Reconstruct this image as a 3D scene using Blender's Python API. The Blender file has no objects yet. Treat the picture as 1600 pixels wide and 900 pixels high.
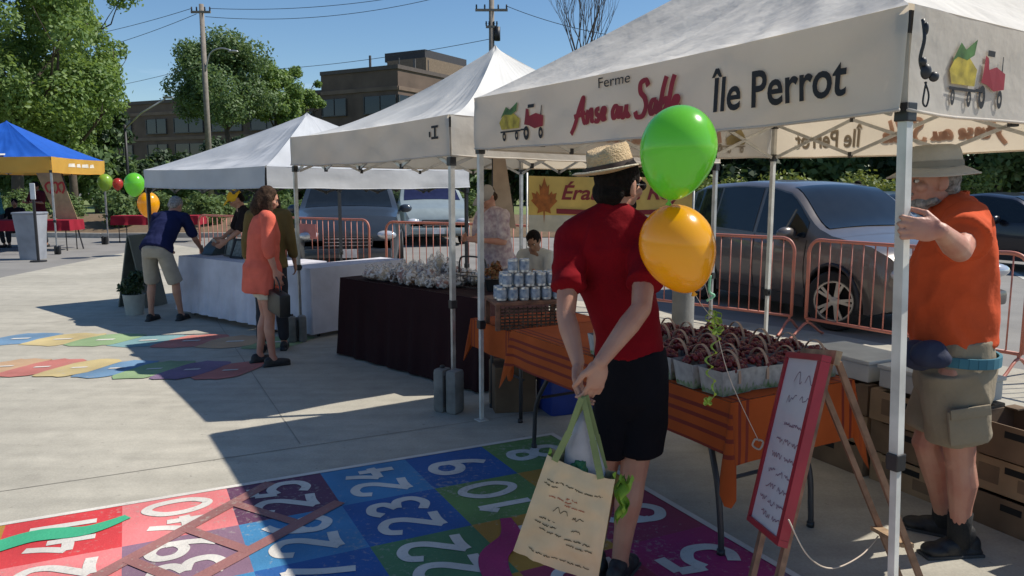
import bpy, bmesh, math, random
import numpy as np
from mathutils import Vector, Matrix, noise
R = math.radians
D = bpy.data
SC = bpy.context.scene
COL = SC.collection
rnd = random.Random(7)

# ------------------------------------------------------------------ camera
FPX, CAMH, HORIZON = 1200.0, 1.62, 290.0
TILT = math.atan((450 - HORIZON) / FPX)
cam = D.cameras.new('camera'); cam.sensor_width = 36; cam.lens = FPX / 1600 * 36
cam.clip_start = 0.05; cam.clip_end = 2000
cam_o = D.objects.new('camera', cam); COL.objects.link(cam_o)
cam_o.location = (0, 0, CAMH); cam_o.rotation_euler = (math.pi / 2 - TILT, 0, 0)
SC.camera = cam_o

# ------------------------------------------------------------------ sky, sun, exposure
SUN_DIR = Vector((1.75, 0.32, 2.2)).normalized()
w = D.worlds.new('World'); SC.world = w; w.use_nodes = True
nt = w.node_tree; nt.nodes.clear()
sky = nt.nodes.new('ShaderNodeTexSky'); sky.sky_type = 'NISHITA'; sky.sun_disc = False
sky.sun_elevation = math.asin(SUN_DIR.z); sky.sun_rotation = math.atan2(SUN_DIR.x, SUN_DIR.y)
sky.air_density = 1.0; sky.dust_density = 0.1; sky.ozone_density = 3.0
bg = nt.nodes.new('ShaderNodeBackground'); bg.inputs[1].default_value = 0.086
wo = nt.nodes.new('ShaderNodeOutputWorld')
# thin streaks of cirrus mixed into the sky
tc = nt.nodes.new('ShaderNodeTexCoord'); mp = nt.nodes.new('ShaderNodeMapping'); mp.inputs['Scale'].default_value = (1.2, 1.2, 7.0)
mp.inputs['Rotation'].default_value = (0.1, 0.15, 0.4)
nz = nt.nodes.new('ShaderNodeTexNoise'); nz.inputs['Scale'].default_value = 2.2; nz.inputs['Detail'].default_value = 7; nz.inputs['Roughness'].default_value = 0.62
cr = nt.nodes.new('ShaderNodeValToRGB'); cr.color_ramp.elements[0].position = 0.6; cr.color_ramp.elements[1].position = 0.9
cr.color_ramp.elements[1].color = (0.5, 0.5, 0.5, 1)
mx = nt.nodes.new('ShaderNodeMix'); mx.data_type = 'RGBA'; mx.inputs[7].default_value = (8, 9.2, 11.0, 1)
L = nt.links.new
L(tc.outputs['Generated'], mp.inputs[0]); L(mp.outputs[0], nz.inputs[0]); L(nz.outputs[0], cr.inputs[0])
L(cr.outputs[0], mx.inputs[0]); hs_ = nt.nodes.new('ShaderNodeHueSaturation'); hs_.inputs['Saturation'].default_value = 1.14; L(sky.outputs[0], hs_.inputs['Color']); L(hs_.outputs[0], mx.inputs[6]); L(mx.outputs[2], bg.inputs[0]); L(bg.outputs[0], wo.inputs[0])
sun = D.lights.new('sun', 'SUN'); sun.energy = 4.1; sun.angle = R(0.53); sun.color = (1.0, 0.94, 0.84)
sun_o = D.objects.new('sun', sun); COL.objects.link(sun_o)
sun_o.rotation_euler = SUN_DIR.to_track_quat('Z', 'Y').to_euler(); sun_o.location = (10, 2, 20)
SC.view_settings.view_transform = 'Standard'; SC.view_settings.look = 'None'
SC.view_settings.exposure = 0.45; SC.view_settings.gamma = 1
SC.cycles.max_bounces = 6; SC.cycles.transparent_max_bounces = 8; SC.cycles.use_denoising = True

# ------------------------------------------------------------------ survey helpers: where things stand in the place (metres)
_c, _s = math.cos(TILT), math.sin(TILT)
def _ray(px, py):
    x = (px - 800) / FPX; y = -(py - 450) / FPX
    return Vector((x, _c + y * _s, -_s + y * _c))
def G(px, py, z=0.0):
    d = _ray(px, py); k = (z - CAMH) / d.z
    return Vector((d.x * k, d.y * k, z))
def A(px, py, Y):
    d = _ray(px, py); k = Y / d.y
    return Vector((d.x * k, Y, CAMH + d.z * k))
def V(*a): return Vector(a)

# ------------------------------------------------------------------ materials
_mats = {}
def mat(name, col, rough=0.7, metal=0.0, var=0.12, vscale=6.0, bump=0.0, bscale=40.0, trans=0.0, tcol=None,
        spec=0.5, sheen=0.0, coat=0.0, col2=None, island=0.0, sss=0.0, detail=4, coords='Object', bdist=.01):
    if name in _mats: return _mats[name]
    m = D.materials.new(name); m.use_nodes = True; n = m.node_tree; l = n.links.new
    b = n.nodes['Principled BSDF']; out = n.nodes['Material Output']
    b.inputs['Roughness'].default_value = rough; b.inputs['Metallic'].default_value = metal
    b.inputs['Specular IOR Level'].default_value = spec
    if sheen: b.inputs['Sheen Weight'].default_value = sheen
    if coat: b.inputs['Coat Weight'].default_value = coat; b.inputs['Coat Roughness'].default_value = 0.05
    if sss: b.inputs['Subsurface Weight'].default_value = sss; b.inputs['Subsurface Radius'].default_value = (0.02, 0.008, 0.004)
    t = n.nodes.new('ShaderNodeTexCoord')
    c1 = (*col, 1); c2 = (*(col2 if col2 else [max(0, x * (1 - var * 2)) for x in col]), 1)
    if not col2: c1 = (*[min(1, x * (1 + var * .6)) for x in col], 1)
    no = n.nodes.new('ShaderNodeTexNoise'); no.inputs['Scale'].default_value = vscale; no.inputs['Detail'].default_value = detail
    l(t.outputs[coords], no.inputs[0])
    mr = n.nodes.new('ShaderNodeMapRange'); mr.inputs[1].default_value = 0.3; mr.inputs[2].default_value = 0.7
    l(no.outputs[0], mr.inputs[0])
    fac = mr.outputs[0]
    if island:
        g = n.nodes.new('ShaderNodeNewGeometry'); mi = n.nodes.new('ShaderNodeMix'); mi.inputs[0].default_value = island
        l(fac, mi.inputs[2]); l(g.outputs['Random Per Island'], mi.inputs[3]); fac = mi.outputs[0]
    mix = n.nodes.new('ShaderNodeMix'); mix.data_type = 'RGBA'
    mix.inputs[6].default_value = c2; mix.inputs[7].default_value = c1
    l(fac, mix.inputs[0]); l(mix.outputs[2], b.inputs['Base Color'])
    if bump:
        n2 = n.nodes.new('ShaderNodeTexNoise'); n2.inputs['Scale'].default_value = bscale; n2.inputs['Detail'].default_value = 3
        l(t.outputs[coords], n2.inputs[0])
        bp = n.nodes.new('ShaderNodeBump'); bp.inputs['Strength'].default_value = bump; bp.inputs['Distance'].default_value = bdist
        l(n2.outputs[0], bp.inputs['Height']); l(bp.outputs[0], b.inputs['Normal'])
    if trans:
        tr = n.nodes.new('ShaderNodeBsdfTranslucent'); tr.inputs[0].default_value = (*(tcol or col), 1)
        ms = n.nodes.new('ShaderNodeMixShader'); ms.inputs[0].default_value = trans
        l(b.outputs[0], ms.inputs[1]); l(tr.outputs[0], ms.inputs[2]); l(ms.outputs[0], out.inputs[0])
    _mats[name] = m
    return m
def glass(name, col=(0.03, 0.04, 0.05), rough=0.04):
    return mat(name, col, rough, var=0.1, spec=0.5)

# ------------------------------------------------------------------ object helpers
def tag(o, label=None, cat=None, group=None, kind=None):
    if label: o['label'] = label
    if cat: o['category'] = cat
    if group: o['group'] = group
    if kind: o['kind'] = kind
    return o
def empty(name, loc, rz=0.0, label=None, cat=None, group=None):
    o = D.objects.new(name, None); COL.objects.link(o); o.location = loc; o.rotation_euler = (0, 0, rz); o.empty_display_size = .1
    return tag(o, label, cat, group)
def copy_tree(o, parent=None):
    c = o.copy(); COL.objects.link(c)
    if parent is not None: c.parent = parent
    for ch in list(o.children): copy_tree(ch, c)
    return c

class MB:
    """a mesh under construction"""
    def __init__(s): s.v = []; s.f = []; s.mi = []; s.cur = 0
    def add(s, vs, fs):
        b = len(s.v); s.v += [tuple(p) for p in vs]; s.f += [tuple(i + b for i in f) for f in fs]; s.mi += [s.cur] * len(fs); return s
    def box(s, c, size, M=None, bev=0.0):
        x, y, z = [k / 2 for k in size]; c = Vector(c)
        if bev > 0:
            bm = bmesh.new(); bmesh.ops.create_cube(bm, size=1)
            for q in bm.verts: q.co = Vector((q.co.x * size[0], q.co.y * size[1], q.co.z * size[2]))
            bmesh.ops.bevel(bm, geom=bm.edges[:], offset=bev, segments=2, affect='EDGES', profile=.6)
            bm.verts.index_update(); vs = [q.co.copy() for q in bm.verts]; fs = [[q.index for q in f.verts] for f in bm.faces]; bm.free()
        else:
            vs = [Vector((a, b, d)) for a in (-x, x) for b in (-y, y) for d in (-z, z)]
            fs = [(0, 1, 3, 2), (4, 6, 7, 5), (0, 4, 5, 1), (2, 3, 7, 6), (0, 2, 6, 4), (1, 5, 7, 3)]
        if M is not None: vs = [M @ q for q in vs]
        return s.add([q + c for q in vs], fs)
    def bar(s, p, q, wd, th, up=(0, 0, 1)):
        p, q = Vector(p), Vector(q); d = (q - p); Lh = d.length; d.normalize(); u = Vector(up)
        if abs(d.dot(u)) > .98: u = Vector((1, 0, 0))
        sx = d.cross(u).normalized(); uz = sx.cross(d)
        vs = []
        for e in (p, q):
            for a, b in ((-1, -1), (1, -1), (1, 1), (-1, 1)): vs.append(e + sx * a * wd / 2 + uz * b * th / 2)
        return s.add(vs, [(0, 1, 2, 3), (7, 6, 5, 4), (0, 4, 5, 1), (1, 5, 6, 2), (2, 6, 7, 3), (3, 7, 4, 0)])
    def tube(s, pts, r, n=8, side=None, ry=None, cap=True):
        pts = [Vector(p) for p in pts]; k = len(pts)
        r = [r] * k if not hasattr(r, '__len__') else list(r)
        ry = r if ry is None else ([ry] * k if not hasattr(ry, '__len__') else list(ry))
        prev = Vector(side) if side is not None else None; vs = []
        for i in range(k):
            t = (pts[min(i + 1, k - 1)] - pts[max(i - 1, 0)])
            t = t.normalized() if t.length > 1e-9 else Vector((0, 0, 1))
            if prev is None: prev = Vector((1, 0, 0)) if abs(t.x) < .9 else Vector((0, 1, 0))
            sd = (prev - t * prev.dot(t)); sd = sd.normalized() if sd.length > 1e-6 else t.orthogonal().normalized()
            nn = t.cross(sd)
            if side is None: prev = sd
            for j in range(n):
                a = 2 * math.pi * j / n
                vs.append(pts[i] + sd * (r[i] * math.cos(a)) + nn * (ry[i] * math.sin(a)))
        fs = [(i * n + j, i * n + (j + 1) % n, (i + 1) * n + (j + 1) % n, (i + 1) * n + j) for i in range(k - 1) for j in range(n)]
        if cap: fs += [tuple(range(n - 1, -1, -1)), tuple((k - 1) * n + j for j in range(n))]
        return s.add(vs, fs)
    def ell(s, c, rad, M=None, nu=16, nv=10):
        c = Vector(c); rad = (rad, rad, rad) if not hasattr(rad, '__len__') else rad; vs = [Vector((0, 0, rad[2]))]
        for i in range(1, nv):
            a = math.pi * i / nv
            for j in range(nu):
                b = 2 * math.pi * j / nu
                vs.append(Vector((rad[0] * math.sin(a) * math.cos(b), rad[1] * math.sin(a) * math.sin(b), rad[2] * math.cos(a))))
        vs.append(Vector((0, 0, -rad[2]))); e = len(vs) - 1
        fs = [(0, 1 + j, 1 + (j + 1) % nu) for j in range(nu)]
        for i in range(nv - 2):
            for j in range(nu):
                a = 1 + i * nu; fs.append((a + j, a + nu + j, a + nu + (j + 1) % nu, a + (j + 1) % nu))
        a = 1 + (nv - 2) * nu; fs += [(a + j, e, a + (j + 1) % nu) for j in range(nu)]
        if M is not None: vs = [M @ q for q in vs]
        return s.add([q + c for q in vs], fs)
    def lathe(s, prof, c=(0, 0, 0), n=24, M=None, sx=1, sy=1, cap=True):
        c = Vector(c); vs = []
        for r_, z_ in prof:
            for j in range(n):
                a = 2 * math.pi * j / n; vs.append(Vector((r_ * sx * math.cos(a), r_ * sy * math.sin(a), z_)))
        k = len(prof)
        fs = [(i * n + j, i * n + (j + 1) % n, (i + 1) * n + (j + 1) % n, (i + 1) * n + j) for i in range(k - 1) for j in range(n)]
        if cap and prof[0][0] > 1e-5: fs.append(tuple(range(n - 1, -1, -1)))
        if cap and prof[-1][0] > 1e-5: fs.append(tuple((k - 1) * n + j for j in range(n)))
        if M is not None: vs = [M @ q for q in vs]
        return s.add([q + c for q in vs], fs)
    def prism(s, poly, axis_vec, flip=False):
        """poly: list of 3D points (planar), extruded along axis_vec"""
        a = [Vector(p) for p in poly]; n = len(a); av = Vector(axis_vec); b = [p + av for p in a]
        fs = [tuple(range(n - 1, -1, -1)), tuple(range(n, 2 * n))] + [(i, (i + 1) % n, n + (i + 1) % n, n + i) for i in range(n)]
        return s.add(a + b, fs)
    def grid(s, fn, nu, nv):
        vs = [fn(i / nu, j / nv) for i in range(nu + 1) for j in range(nv + 1)]
        fs = [(i * (nv + 1) + j, (i + 1) * (nv + 1) + j, (i + 1) * (nv + 1) + j + 1, i * (nv + 1) + j + 1) for i in range(nu) for j in range(nv)]
        return s.add(vs, fs)
    def build(s, name, m, parent=None, smooth=False, autos=None, normals=True):
        me = D.meshes.new(name); me.from_pydata(s.v, [], s.f); 
        ms = m if isinstance(m, (list, tuple)) else [m]
        for q in ms: me.materials.append(q)
        if len(ms) > 1: me.polygons.foreach_set('material_index', s.mi)
        if normals:
            bm = bmesh.new(); bm.from_mesh(me); bmesh.ops.recalc_face_normals(bm, faces=bm.faces); bm.to_mesh(me); bm.free()
        if smooth: me.polygons.foreach_set('use_smooth', [True] * len(me.polygons))
        if smooth and autos:
            try: me.set_sharp_from_angle(angle=R(autos))
            except Exception: pass
        me.update(); o = D.objects.new(name, me); COL.objects.link(o)
        if parent is not None: o.parent = parent
        return o

def fuse(mb, name, m, parent, voxel=0.012, smooth=4, fold=0.0, fscale=9.0, fdir=(1, 1, .35), seed=0.0, factor=.5):
    """union of overlapping closed pieces into one continuous skin"""
    o = mb.build(name, m, parent, normals=True)
    r_ = o.modifiers.new('r', 'REMESH'); r_.mode = 'VOXEL'; r_.voxel_size = voxel; r_.use_smooth_shade = True
    if smooth:
        sm = o.modifiers.new('s', 'SMOOTH'); sm.factor = factor; sm.iterations = smooth
    dg = bpy.context.evaluated_depsgraph_get(); dg.update()
    me = D.meshes.new_from_object(o.evaluated_get(dg)); o.modifiers.clear(); old = o.data; o.data = me; D.meshes.remove(old); me.name = name
    if not me.materials: me.materials.append(m)
    if fold:
        nv = len(me.vertices); co = np.empty(nv * 3); me.vertices.foreach_get('co', co); co = co.reshape(-1, 3)
        nn = np.empty(nv * 3); me.vertices.foreach_get('normal', nn); nn = nn.reshape(-1, 3)
        d = np.empty(nv)
        for i in range(nv):
            p = Vector((co[i, 0] * fdir[0], co[i, 1] * fdir[1], co[i, 2] * fdir[2])) * fscale + Vector((seed, seed * 2, seed * .5))
            q = noise.noise_vector(p * .6) * 1.2
            d[i] = (1 - 2 * abs(noise.noise(p + q))) * .7 + noise.noise(p * 2.3 + q) * .5
        co += nn * (d * fold)[:, None]
        me.vertices.foreach_set('co', co.ravel())
    me.polygons.foreach_set('use_smooth', [True] * len(me.polygons)); me.update()
    return o

def rotM(*e): return Matrix.Rotation(e[2], 3, 'Z') @ Matrix.Rotation(e[1], 3, 'Y') @ Matrix.Rotation(e[0], 3, 'X')
def basis(xa, za):
    z = Vector(za).normalized(); x = Vector(xa); x = (x - z * x.dot(z)).normalized(); y = z.cross(x)
    return Matrix((x, y, z)).transposed()

# ------------------------------------------------------------------ lettering helpers
def text_geo(s, size=1.0, shear=0.0, off=0.0, spacing=1.0):
    c = D.curves.new('t', 'FONT'); c.body = s; c.size = size; c.shear = shear; c.offset = off; c.space_character = spacing; c.resolution_u = 4
    o = D.objects.new('t', c); COL.objects.link(o)
    dg = bpy.context.evaluated_depsgraph_get(); dg.update()
    me = D.meshes.new_from_object(o.evaluated_get(dg))
    vs = [tuple(v.co) for v in me.vertices]; fs = [tuple(p.vertices) for p in me.polygons]
    D.objects.remove(o); D.curves.remove(c); D.meshes.remove(me)
    return vs, fs
def fit_text(s, x0, x1, y0, y1, **k):
    vs, fs = text_geo(s, **k)
    xs = [v[0] for v in vs]; ys = [v[1] for v in vs]
    a, b, c, d = min(xs), max(xs), min(ys), max(ys)
    return [(x0 + (v[0] - a) / (b - a) * (x1 - x0), y0 + (v[1] - c) / (d - c) * (y1 - y0)) for v in vs], fs
def catmull(p, n=6, closed=False):
    p = [Vector((*q, 0)) if len(q) == 2 else Vector(q) for q in p]; out = []; k = len(p)
    rng = range(k if closed else k - 1)
    for i in rng:
        if closed: a, b, c, d = p[(i - 1) % k], p[i], p[(i + 1) % k], p[(i + 2) % k]
        else: a, b, c, d = p[max(i - 1, 0)], p[i], p[i + 1], p[min(i + 2, k - 1)]
        for j in range(n):
            t = j / n
            out.append(.5 * ((2 * b) + (c - a) * t + (2 * a - 5 * b + 4 * c - d) * t * t + (3 * b - a - 3 * c + d) * t ** 3))
    if not closed: out.append(p[-1])
    return out
def ribbon(mb, pts, wd, fmap, lift=0.0, closed=False, taper=False):
    """flat brush stroke through 2-D pts, mapped by fmap(x, y, lift)"""
    pts = [Vector(p[:2]) for p in pts]; k = len(pts); vs = []
    for i in range(k):
        a = pts[(i - 1) % k] if closed else pts[max(i - 1, 0)]; b = pts[(i + 1) % k] if closed else pts[min(i + 1, k - 1)]
        d = b - a; d = d.normalized() if d.length > 1e-9 else Vector((1, 0)); nrm = Vector((-d.y, d.x))
        ww = wd / 2 * (1 if not taper else (.35 + .65 * math.sin(math.pi * min(max(i / (k - 1), .05), .95))))
        vs += [fmap(*(pts[i] + nrm * ww), lift), fmap(*(pts[i] - nrm * ww), lift)]
    fs = [(2 * i, 2 * i + 1, 2 * ((i + 1) % k) + 1, 2 * ((i + 1) % k)) for i in range(k if closed else k - 1)]
    mb.add(vs, fs)
DIG = {  # hand-painted numerals: strokes (closed?, points) in a box 0.6 wide and 1 high
 '0': [(1, [(.3, 1), (.06, .75), (.02, .4), (.15, .08), (.35, .0), (.55, .25), (.58, .6), (.5, .9)])],
 '1': [(0, [(.12, .72), (.34, .98)]), (0, [(.34, 1), (.32, .5), (.3, 0)])],
 '2': [(0, [(.04, .76), (.14, .97), (.36, 1), (.54, .84), (.5, .58), (.28, .3), (.04, .03)]), (0, [(.04, .03), (.3, .05), (.6, .02)])],
 '3': [(0, [(.06, .86), (.24, 1), (.48, .92), (.5, .7), (.26, .54)]), (0, [(.26, .54), (.54, .44), (.56, .16), (.3, 0), (.04, .12)])],
 '4': [(0, [(.3, 1), (.2, .7), (.03, .4)]), (0, [(.03, .4), (.3, .39), (.6, .42)]), (0, [(.44, .7), (.42, .35), (.4, 0)])],
 '5': [(0, [(.54, .98), (.3, .97), (.14, .96)]), (0, [(.14, .96), (.1, .75), (.08, .58)]), (0, [(.08, .58), (.34, .64), (.56, .44), (.5, .12), (.26, 0), (.04, .1)])],
 '6': [(0, [(.5, 1), (.26, .84), (.1, .5), (.08, .3)]), (1, [(.3, 0), (.08, .14), (.08, .38), (.3, .52), (.52, .38), (.52, .14)])],
 '7': [(0, [(.03, .96), (.3, .95), (.58, .97)]), (0, [(.58, .97), (.36, .5), (.22, 0)])],
 '8': [(1, [(.3, 1), (.12, .9), (.14, .66), (.3, .55), (.48, .66), (.5, .9)]), (1, [(.3, .52), (.08, .36), (.1, .08), (.3, 0), (.5, .08), (.54, .34)])],
 '9': [(1, [(.3, .5), (.08, .62), (.08, .88), (.3, 1), (.52, .88), (.52, .62)]), (0, [(.53, .76), (.52, .5), (.44, .2), (.3, 0)])],
}
def paint_number(mb, s, fmap, h, wd=0.13):
    """s centred at 0,0; height h"""
    wtot = sum(.6 for _ in s) + .16 * (len(s) - 1); x = -wtot / 2; k = 0
    for ch in s:
        for closed, pts in DIG[ch]:
            q = catmull([((p[0] + x) * h, (p[1] - .5) * h) for p in pts], 6, bool(closed))
            ribbon(mb, q, wd * h, fmap, 0.0008 * k, bool(closed)); k += 1
        x += .76
def scribble(mb, x0, x1, y, hgt, wd, fmap, rg, words=3, lift=0):
    """illegible handwriting: short joined up-and-down strokes"""
    x = x0
    for wi in range(words):
        we = x0 + (x1 - x0) * (wi + .82) / words; pts = []
        while x < we:
            pts.append((x, y + rg.uniform(-.5, .5) * hgt)); x += hgt * rg.uniform(.28, .5)
        if len(pts) > 1: ribbon(mb, catmull(pts, 3), wd, fmap, lift)
        x = x0 + (x1 - x0) * (wi + 1) / words
# ------------------------------------------------------------------ ground, asphalt, plaza
def asphalt_mat():
    m = mat('asphalt', (0.23, 0.22, 0.205), 0.9, var=0.1, vscale=1.2, bump=0.35, bscale=90, detail=8)
    return m
def concrete_mat():
    m = D.materials.new('concrete'); m.use_nodes = True; n = m.node_tree; l = n.links.new; b = n.nodes['Principled BSDF']
    b.inputs['Roughness'].default_value = .88
    t = n.nodes.new('ShaderNodeTexCoord')
    def nse(sc, det, lo, hi):
        q = n.nodes.new('ShaderNodeTexNoise'); q.inputs['Scale'].default_value = sc; q.inputs['Detail'].default_value = det; l(t.outputs['Object'], q.inputs[0])
        r_ = n.nodes.new('ShaderNodeMapRange'); r_.inputs[1].default_value = lo; r_.inputs[2].default_value = hi; l(q.outputs[0], r_.inputs[0]); return r_.outputs[0], q.outputs[0]
    f1, _ = nse(.55, 6, .35, .65); f2, _ = nse(6, 8, .3, .7); f3, r3 = nse(90, 3, .25, .75)
    mp = n.nodes.new('ShaderNodeMapping'); mp.inputs['Scale'].default_value = (.5, 5, 1); mp.inputs['Rotation'].default_value = (0, 0, R(-25)); l(t.outputs['Object'], mp.inputs[0])
    q = n.nodes.new('ShaderNodeTexNoise'); q.inputs['Scale'].default_value = 1.4; q.inputs['Detail'].default_value = 6; l(mp.outputs[0], q.inputs[0])
    def mixc(fac, a, bb, k=None):
        x = n.nodes.new('ShaderNodeMix'); x.data_type = 'RGBA'
        if hasattr(a, 'links'): l(a, x.inputs[6])
        else: x.inputs[6].default_value = (*a, 1)
        if hasattr(bb, 'links'): l(bb, x.inputs[7])
        else: x.inputs[7].default_value = (*bb, 1)
        l(fac, x.inputs[0]); return x.outputs[2]
    c = mixc(f1, (.375, .35, .29), (.45, .42, .35))
    def mul(c, f, lo, hi):
        r_ = n.nodes.new('ShaderNodeMapRange'); r_.inputs[3].default_value = lo; r_.inputs[4].default_value = hi; l(f, r_.inputs[0])
        x = n.nodes.new('ShaderNodeVectorMath'); x.operation = 'SCALE'; l(c, x.inputs[0]); l(r_.outputs[0], x.inputs['Scale']); return x.outputs[0]
    c = mul(c, f2, .88, 1.05); c = mul(c, f3, .88, 1.07); f4, _ = nse(19, 2, .70, .76); c = mul(c, f4, 1.0, .72); f5, _ = nse(2.3, 7, .6, .78); c = mul(c, f5, 1.0, .86)
    r_ = n.nodes.new('ShaderNodeMapRange'); r_.inputs[1].default_value = .35; r_.inputs[2].default_value = .62; l(q.outputs[0], r_.inputs[0]); c = mul(c, r_.outputs[0], .9, 1.03)
    l(c, b.inputs['Base Color'])
    bp = n.nodes.new('ShaderNodeBump'); bp.inputs['Strength'].default_value = .25; bp.inputs['Distance'].default_value = .004; l(r3, bp.inputs['Height']); l(bp.outputs[0], b.inputs['Normal'])
    return m
M_asph = asphalt_mat(); M_conc = concrete_mat()
def sheet(name, pts, z, m, th=0.0):
    mb = MB(); mb.add([V(p[0], p[1], z) for p in pts], [tuple(range(len(pts)))])
    o = mb.build(name, m); tag(o, kind='structure'); return o
sheet('ground', [(-900, -60), (900, -60), (900, 1400), (-900, 1400)], 0.0, M_asph)
plaza = [(-9.6, 21.5), (-9.05, 13.4), (-8.2, 2), (-7.5, -6), (14, -8), (7.4, 2.4), (4.75, 6.3), (3.5, 8.3), (2.3, 9.55), (-3.0, 14.2)]
sheet('plaza', plaza, 0.004, M_conc)
# saw-cut joints in the slab
jm = mat('joint_dark', (.27, .25, .21), .95, var=.1)
ga = Vector((math.cos(R(26.5)), math.sin(R(26.5)), 0)); gb = Vector((ga.y, -ga.x, 0))
TR = Vector((.256, 4.84, 0))          # far right corner of the painted board
def strip(mb, p, q, wd, z):
    p = Vector(p); q = Vector(q); d = (q - p).normalized(); nn = Vector((-d.y, d.x, 0)) * wd / 2
    mb.add([(p + nn).xy.to_3d() + V(0, 0, z), (q + nn).xy.to_3d() + V(0, 0, z), (q - nn).xy.to_3d() + V(0, 0, z), (p - nn).xy.to_3d() + V(0, 0, z)], [(0, 1, 2, 3)])
mb = MB()
for k in (.5, 3.4, 6.3): strip(mb, TR - gb * k - ga * 6.4, TR - gb * k + ga * (2.4 if k > 1 else 3.4), .007, .0062)
for k in (-4.4, -1.5, 1.45): strip(mb, TR + ga * k - gb * .56, TR + ga * k - gb * 6.2, .007, .0064)
o = mb.build('plaza_joints', jm); tag(o, kind='structure')
# faded parking lines on the asphalt
pm = mat('road_paint', (.55, .55, .52), .8, var=.25, vscale=8)
mb = MB()
for k in range(7):
    p = V(5.2 + k * 2.6, 9.5 + k * 1.1, 0); strip(mb, p, p + V(1.9, 4.4, 0), .1, .005)
strip(mb, V(4, 24, 0), V(34, 31, 0), .12, .0055)
o = mb.build('parking_lines', pm); tag(o, kind='structure')

# ------------------------------------------------------------------ the painted number board
C = dict(red=(.62, .045, .05), pink=(.72, .2, .2), purple=(.115, .04, .09), lilac=(.24, .14, .2), sky=(.05, .22, .42), blue=(.015, .1, .32),
         green=(.12, .24, .07), dgreen=(.07, .2, .09), orange=(.42, .22, .03), rose=(.3, .03, .08), magenta=(.38, .02, .13), white=(.68, .64, .58), brown=(.32, .14, .13), snake=(.05, .42, .22))
def paint(n):
    if 'paint_' + n in _mats: return _mats['paint_' + n]
    m = mat('paint_' + n, C[n], .78, var=.14, vscale=2.5, bump=.3, bscale=70, detail=8); nn = m.node_tree; b = nn.nodes['Principled BSDF']; old = b.inputs['Base Color'].links[0].from_socket
    t = nn.nodes['Texture Coordinate']; w1 = nn.nodes.new('ShaderNodeTexNoise'); w1.inputs['Scale'].default_value = 34; w1.inputs['Detail'].default_value = 9; w1.inputs['Roughness'].default_value = .7
    w2 = nn.nodes.new('ShaderNodeTexNoise'); w2.inputs['Scale'].default_value = 1.7; w2.inputs['Detail'].default_value = 4; ad = nn.nodes.new('ShaderNodeMath'); ad.operation = 'MULTIPLY_ADD'; ad.inputs[1].default_value = .45
    l = nn.links.new; l(t.outputs['Object'], w1.inputs[0]); l(t.outputs['Object'], w2.inputs[0]); l(w2.outputs[0], ad.inputs[0]); l(w1.outputs[0], ad.inputs[2])
    rr = nn.nodes.new('ShaderNodeMapRange'); rr.inputs[1].default_value = .80; rr.inputs[2].default_value = .95; rr.inputs[4].default_value = .75; l(ad.outputs[0], rr.inputs[0])
    mx_ = nn.nodes.new('ShaderNodeMix'); mx_.data_type = 'RGBA'; mx_.inputs[7].default_value = (.36, .34, .29, 1); l(rr.outputs[0], mx_.inputs[0]); l(old, mx_.inputs[6]); l(mx_.outputs[2], b.inputs['Base Color']); return m
cell = .5
def bpos(u, v, z): p = TR - ga * u * cell + gb * v * cell; return V(p.x, p.y, z)     # u to the left, v towards the camera
cells = {(0, 0): ('8', 'green'), (1, 0): ('9', 'blue'), (2, 0): ('24', 'sky'), (3, 0): ('25', 'purple'), (4, 0): ('40', 'pink'), (5, 0): ('41', 'red'),
         (6, 0): ('56', 'orange'), (0, 1): ('7', 'orange'), (1, 1): ('10', 'green'), (2, 1): ('23', 'blue'), (3, 1): ('26', 'sky'), (4, 1): ('39', 'lilac'), (5, 1): ('42', 'pink'), (6, 1): ('55', 'green'),
         (0, 2): ('6', 'rose'), (1, 2): ('11', 'orange'), (2, 2): ('22', 'dgreen'), (3, 2): ('27', 'blue'), (4, 2): ('38', 'sky'), (5, 2): ('43', 'lilac'),
         (0, 3): ('5', 'magenta'), (1, 3): ('12', 'rose'), (2, 3): ('21', 'orange'), (3, 3): ('28', 'green'), (4, 3): ('37', 'blue'),
         (0, 4): ('4', 'lilac'), (1, 4): ('13', 'magenta'), (2, 4): ('20', 'rose'), (3, 4): ('29', 'orange')}
by = {}
for (u, v), (num, c) in cells.items(): by.setdefault(c, []).append((u, v))
for c, lst in by.items():
    mb = MB()
    for u, v in lst: mb.add([bpos(u, v, .0065), bpos(u + 1, v, .0065), bpos(u + 1, v + 1, .0065), bpos(u, v + 1, .0065)], [(0, 1, 2, 3)])
    tag(mb.build('painted_squares_' + c, paint(c)), kind='structure')
mb = MB(); mb2 = MB()
for (u, v), (num, c) in cells.items():
    ctr = bpos(u + .5, v + .5, 0)
    def fm(x, y, lift, ctr=ctr): p = ctr - gb * x - ga * y; return V(p.x, p.y, .0085 + lift * .35)
    paint_number(mb, num, fm, .32 if len(num) == 1 else .28, .18)
tag(mb.build('painted_numbers', paint('white')), kind='structure')
mb = MB()
def bline(mb, u0, v0, u1, v1, wd, z): strip(mb, bpos(u0, v0, 0), bpos(u1, v1, 0), wd, z)
bline(mb, 7, -.03, -.03, -.03, .035, .0088); bline(mb, -.03, -.065, -.03, 6, .035, .0092)
tag(mb.build('painted_border_line', paint('white')), kind='structure')
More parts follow.
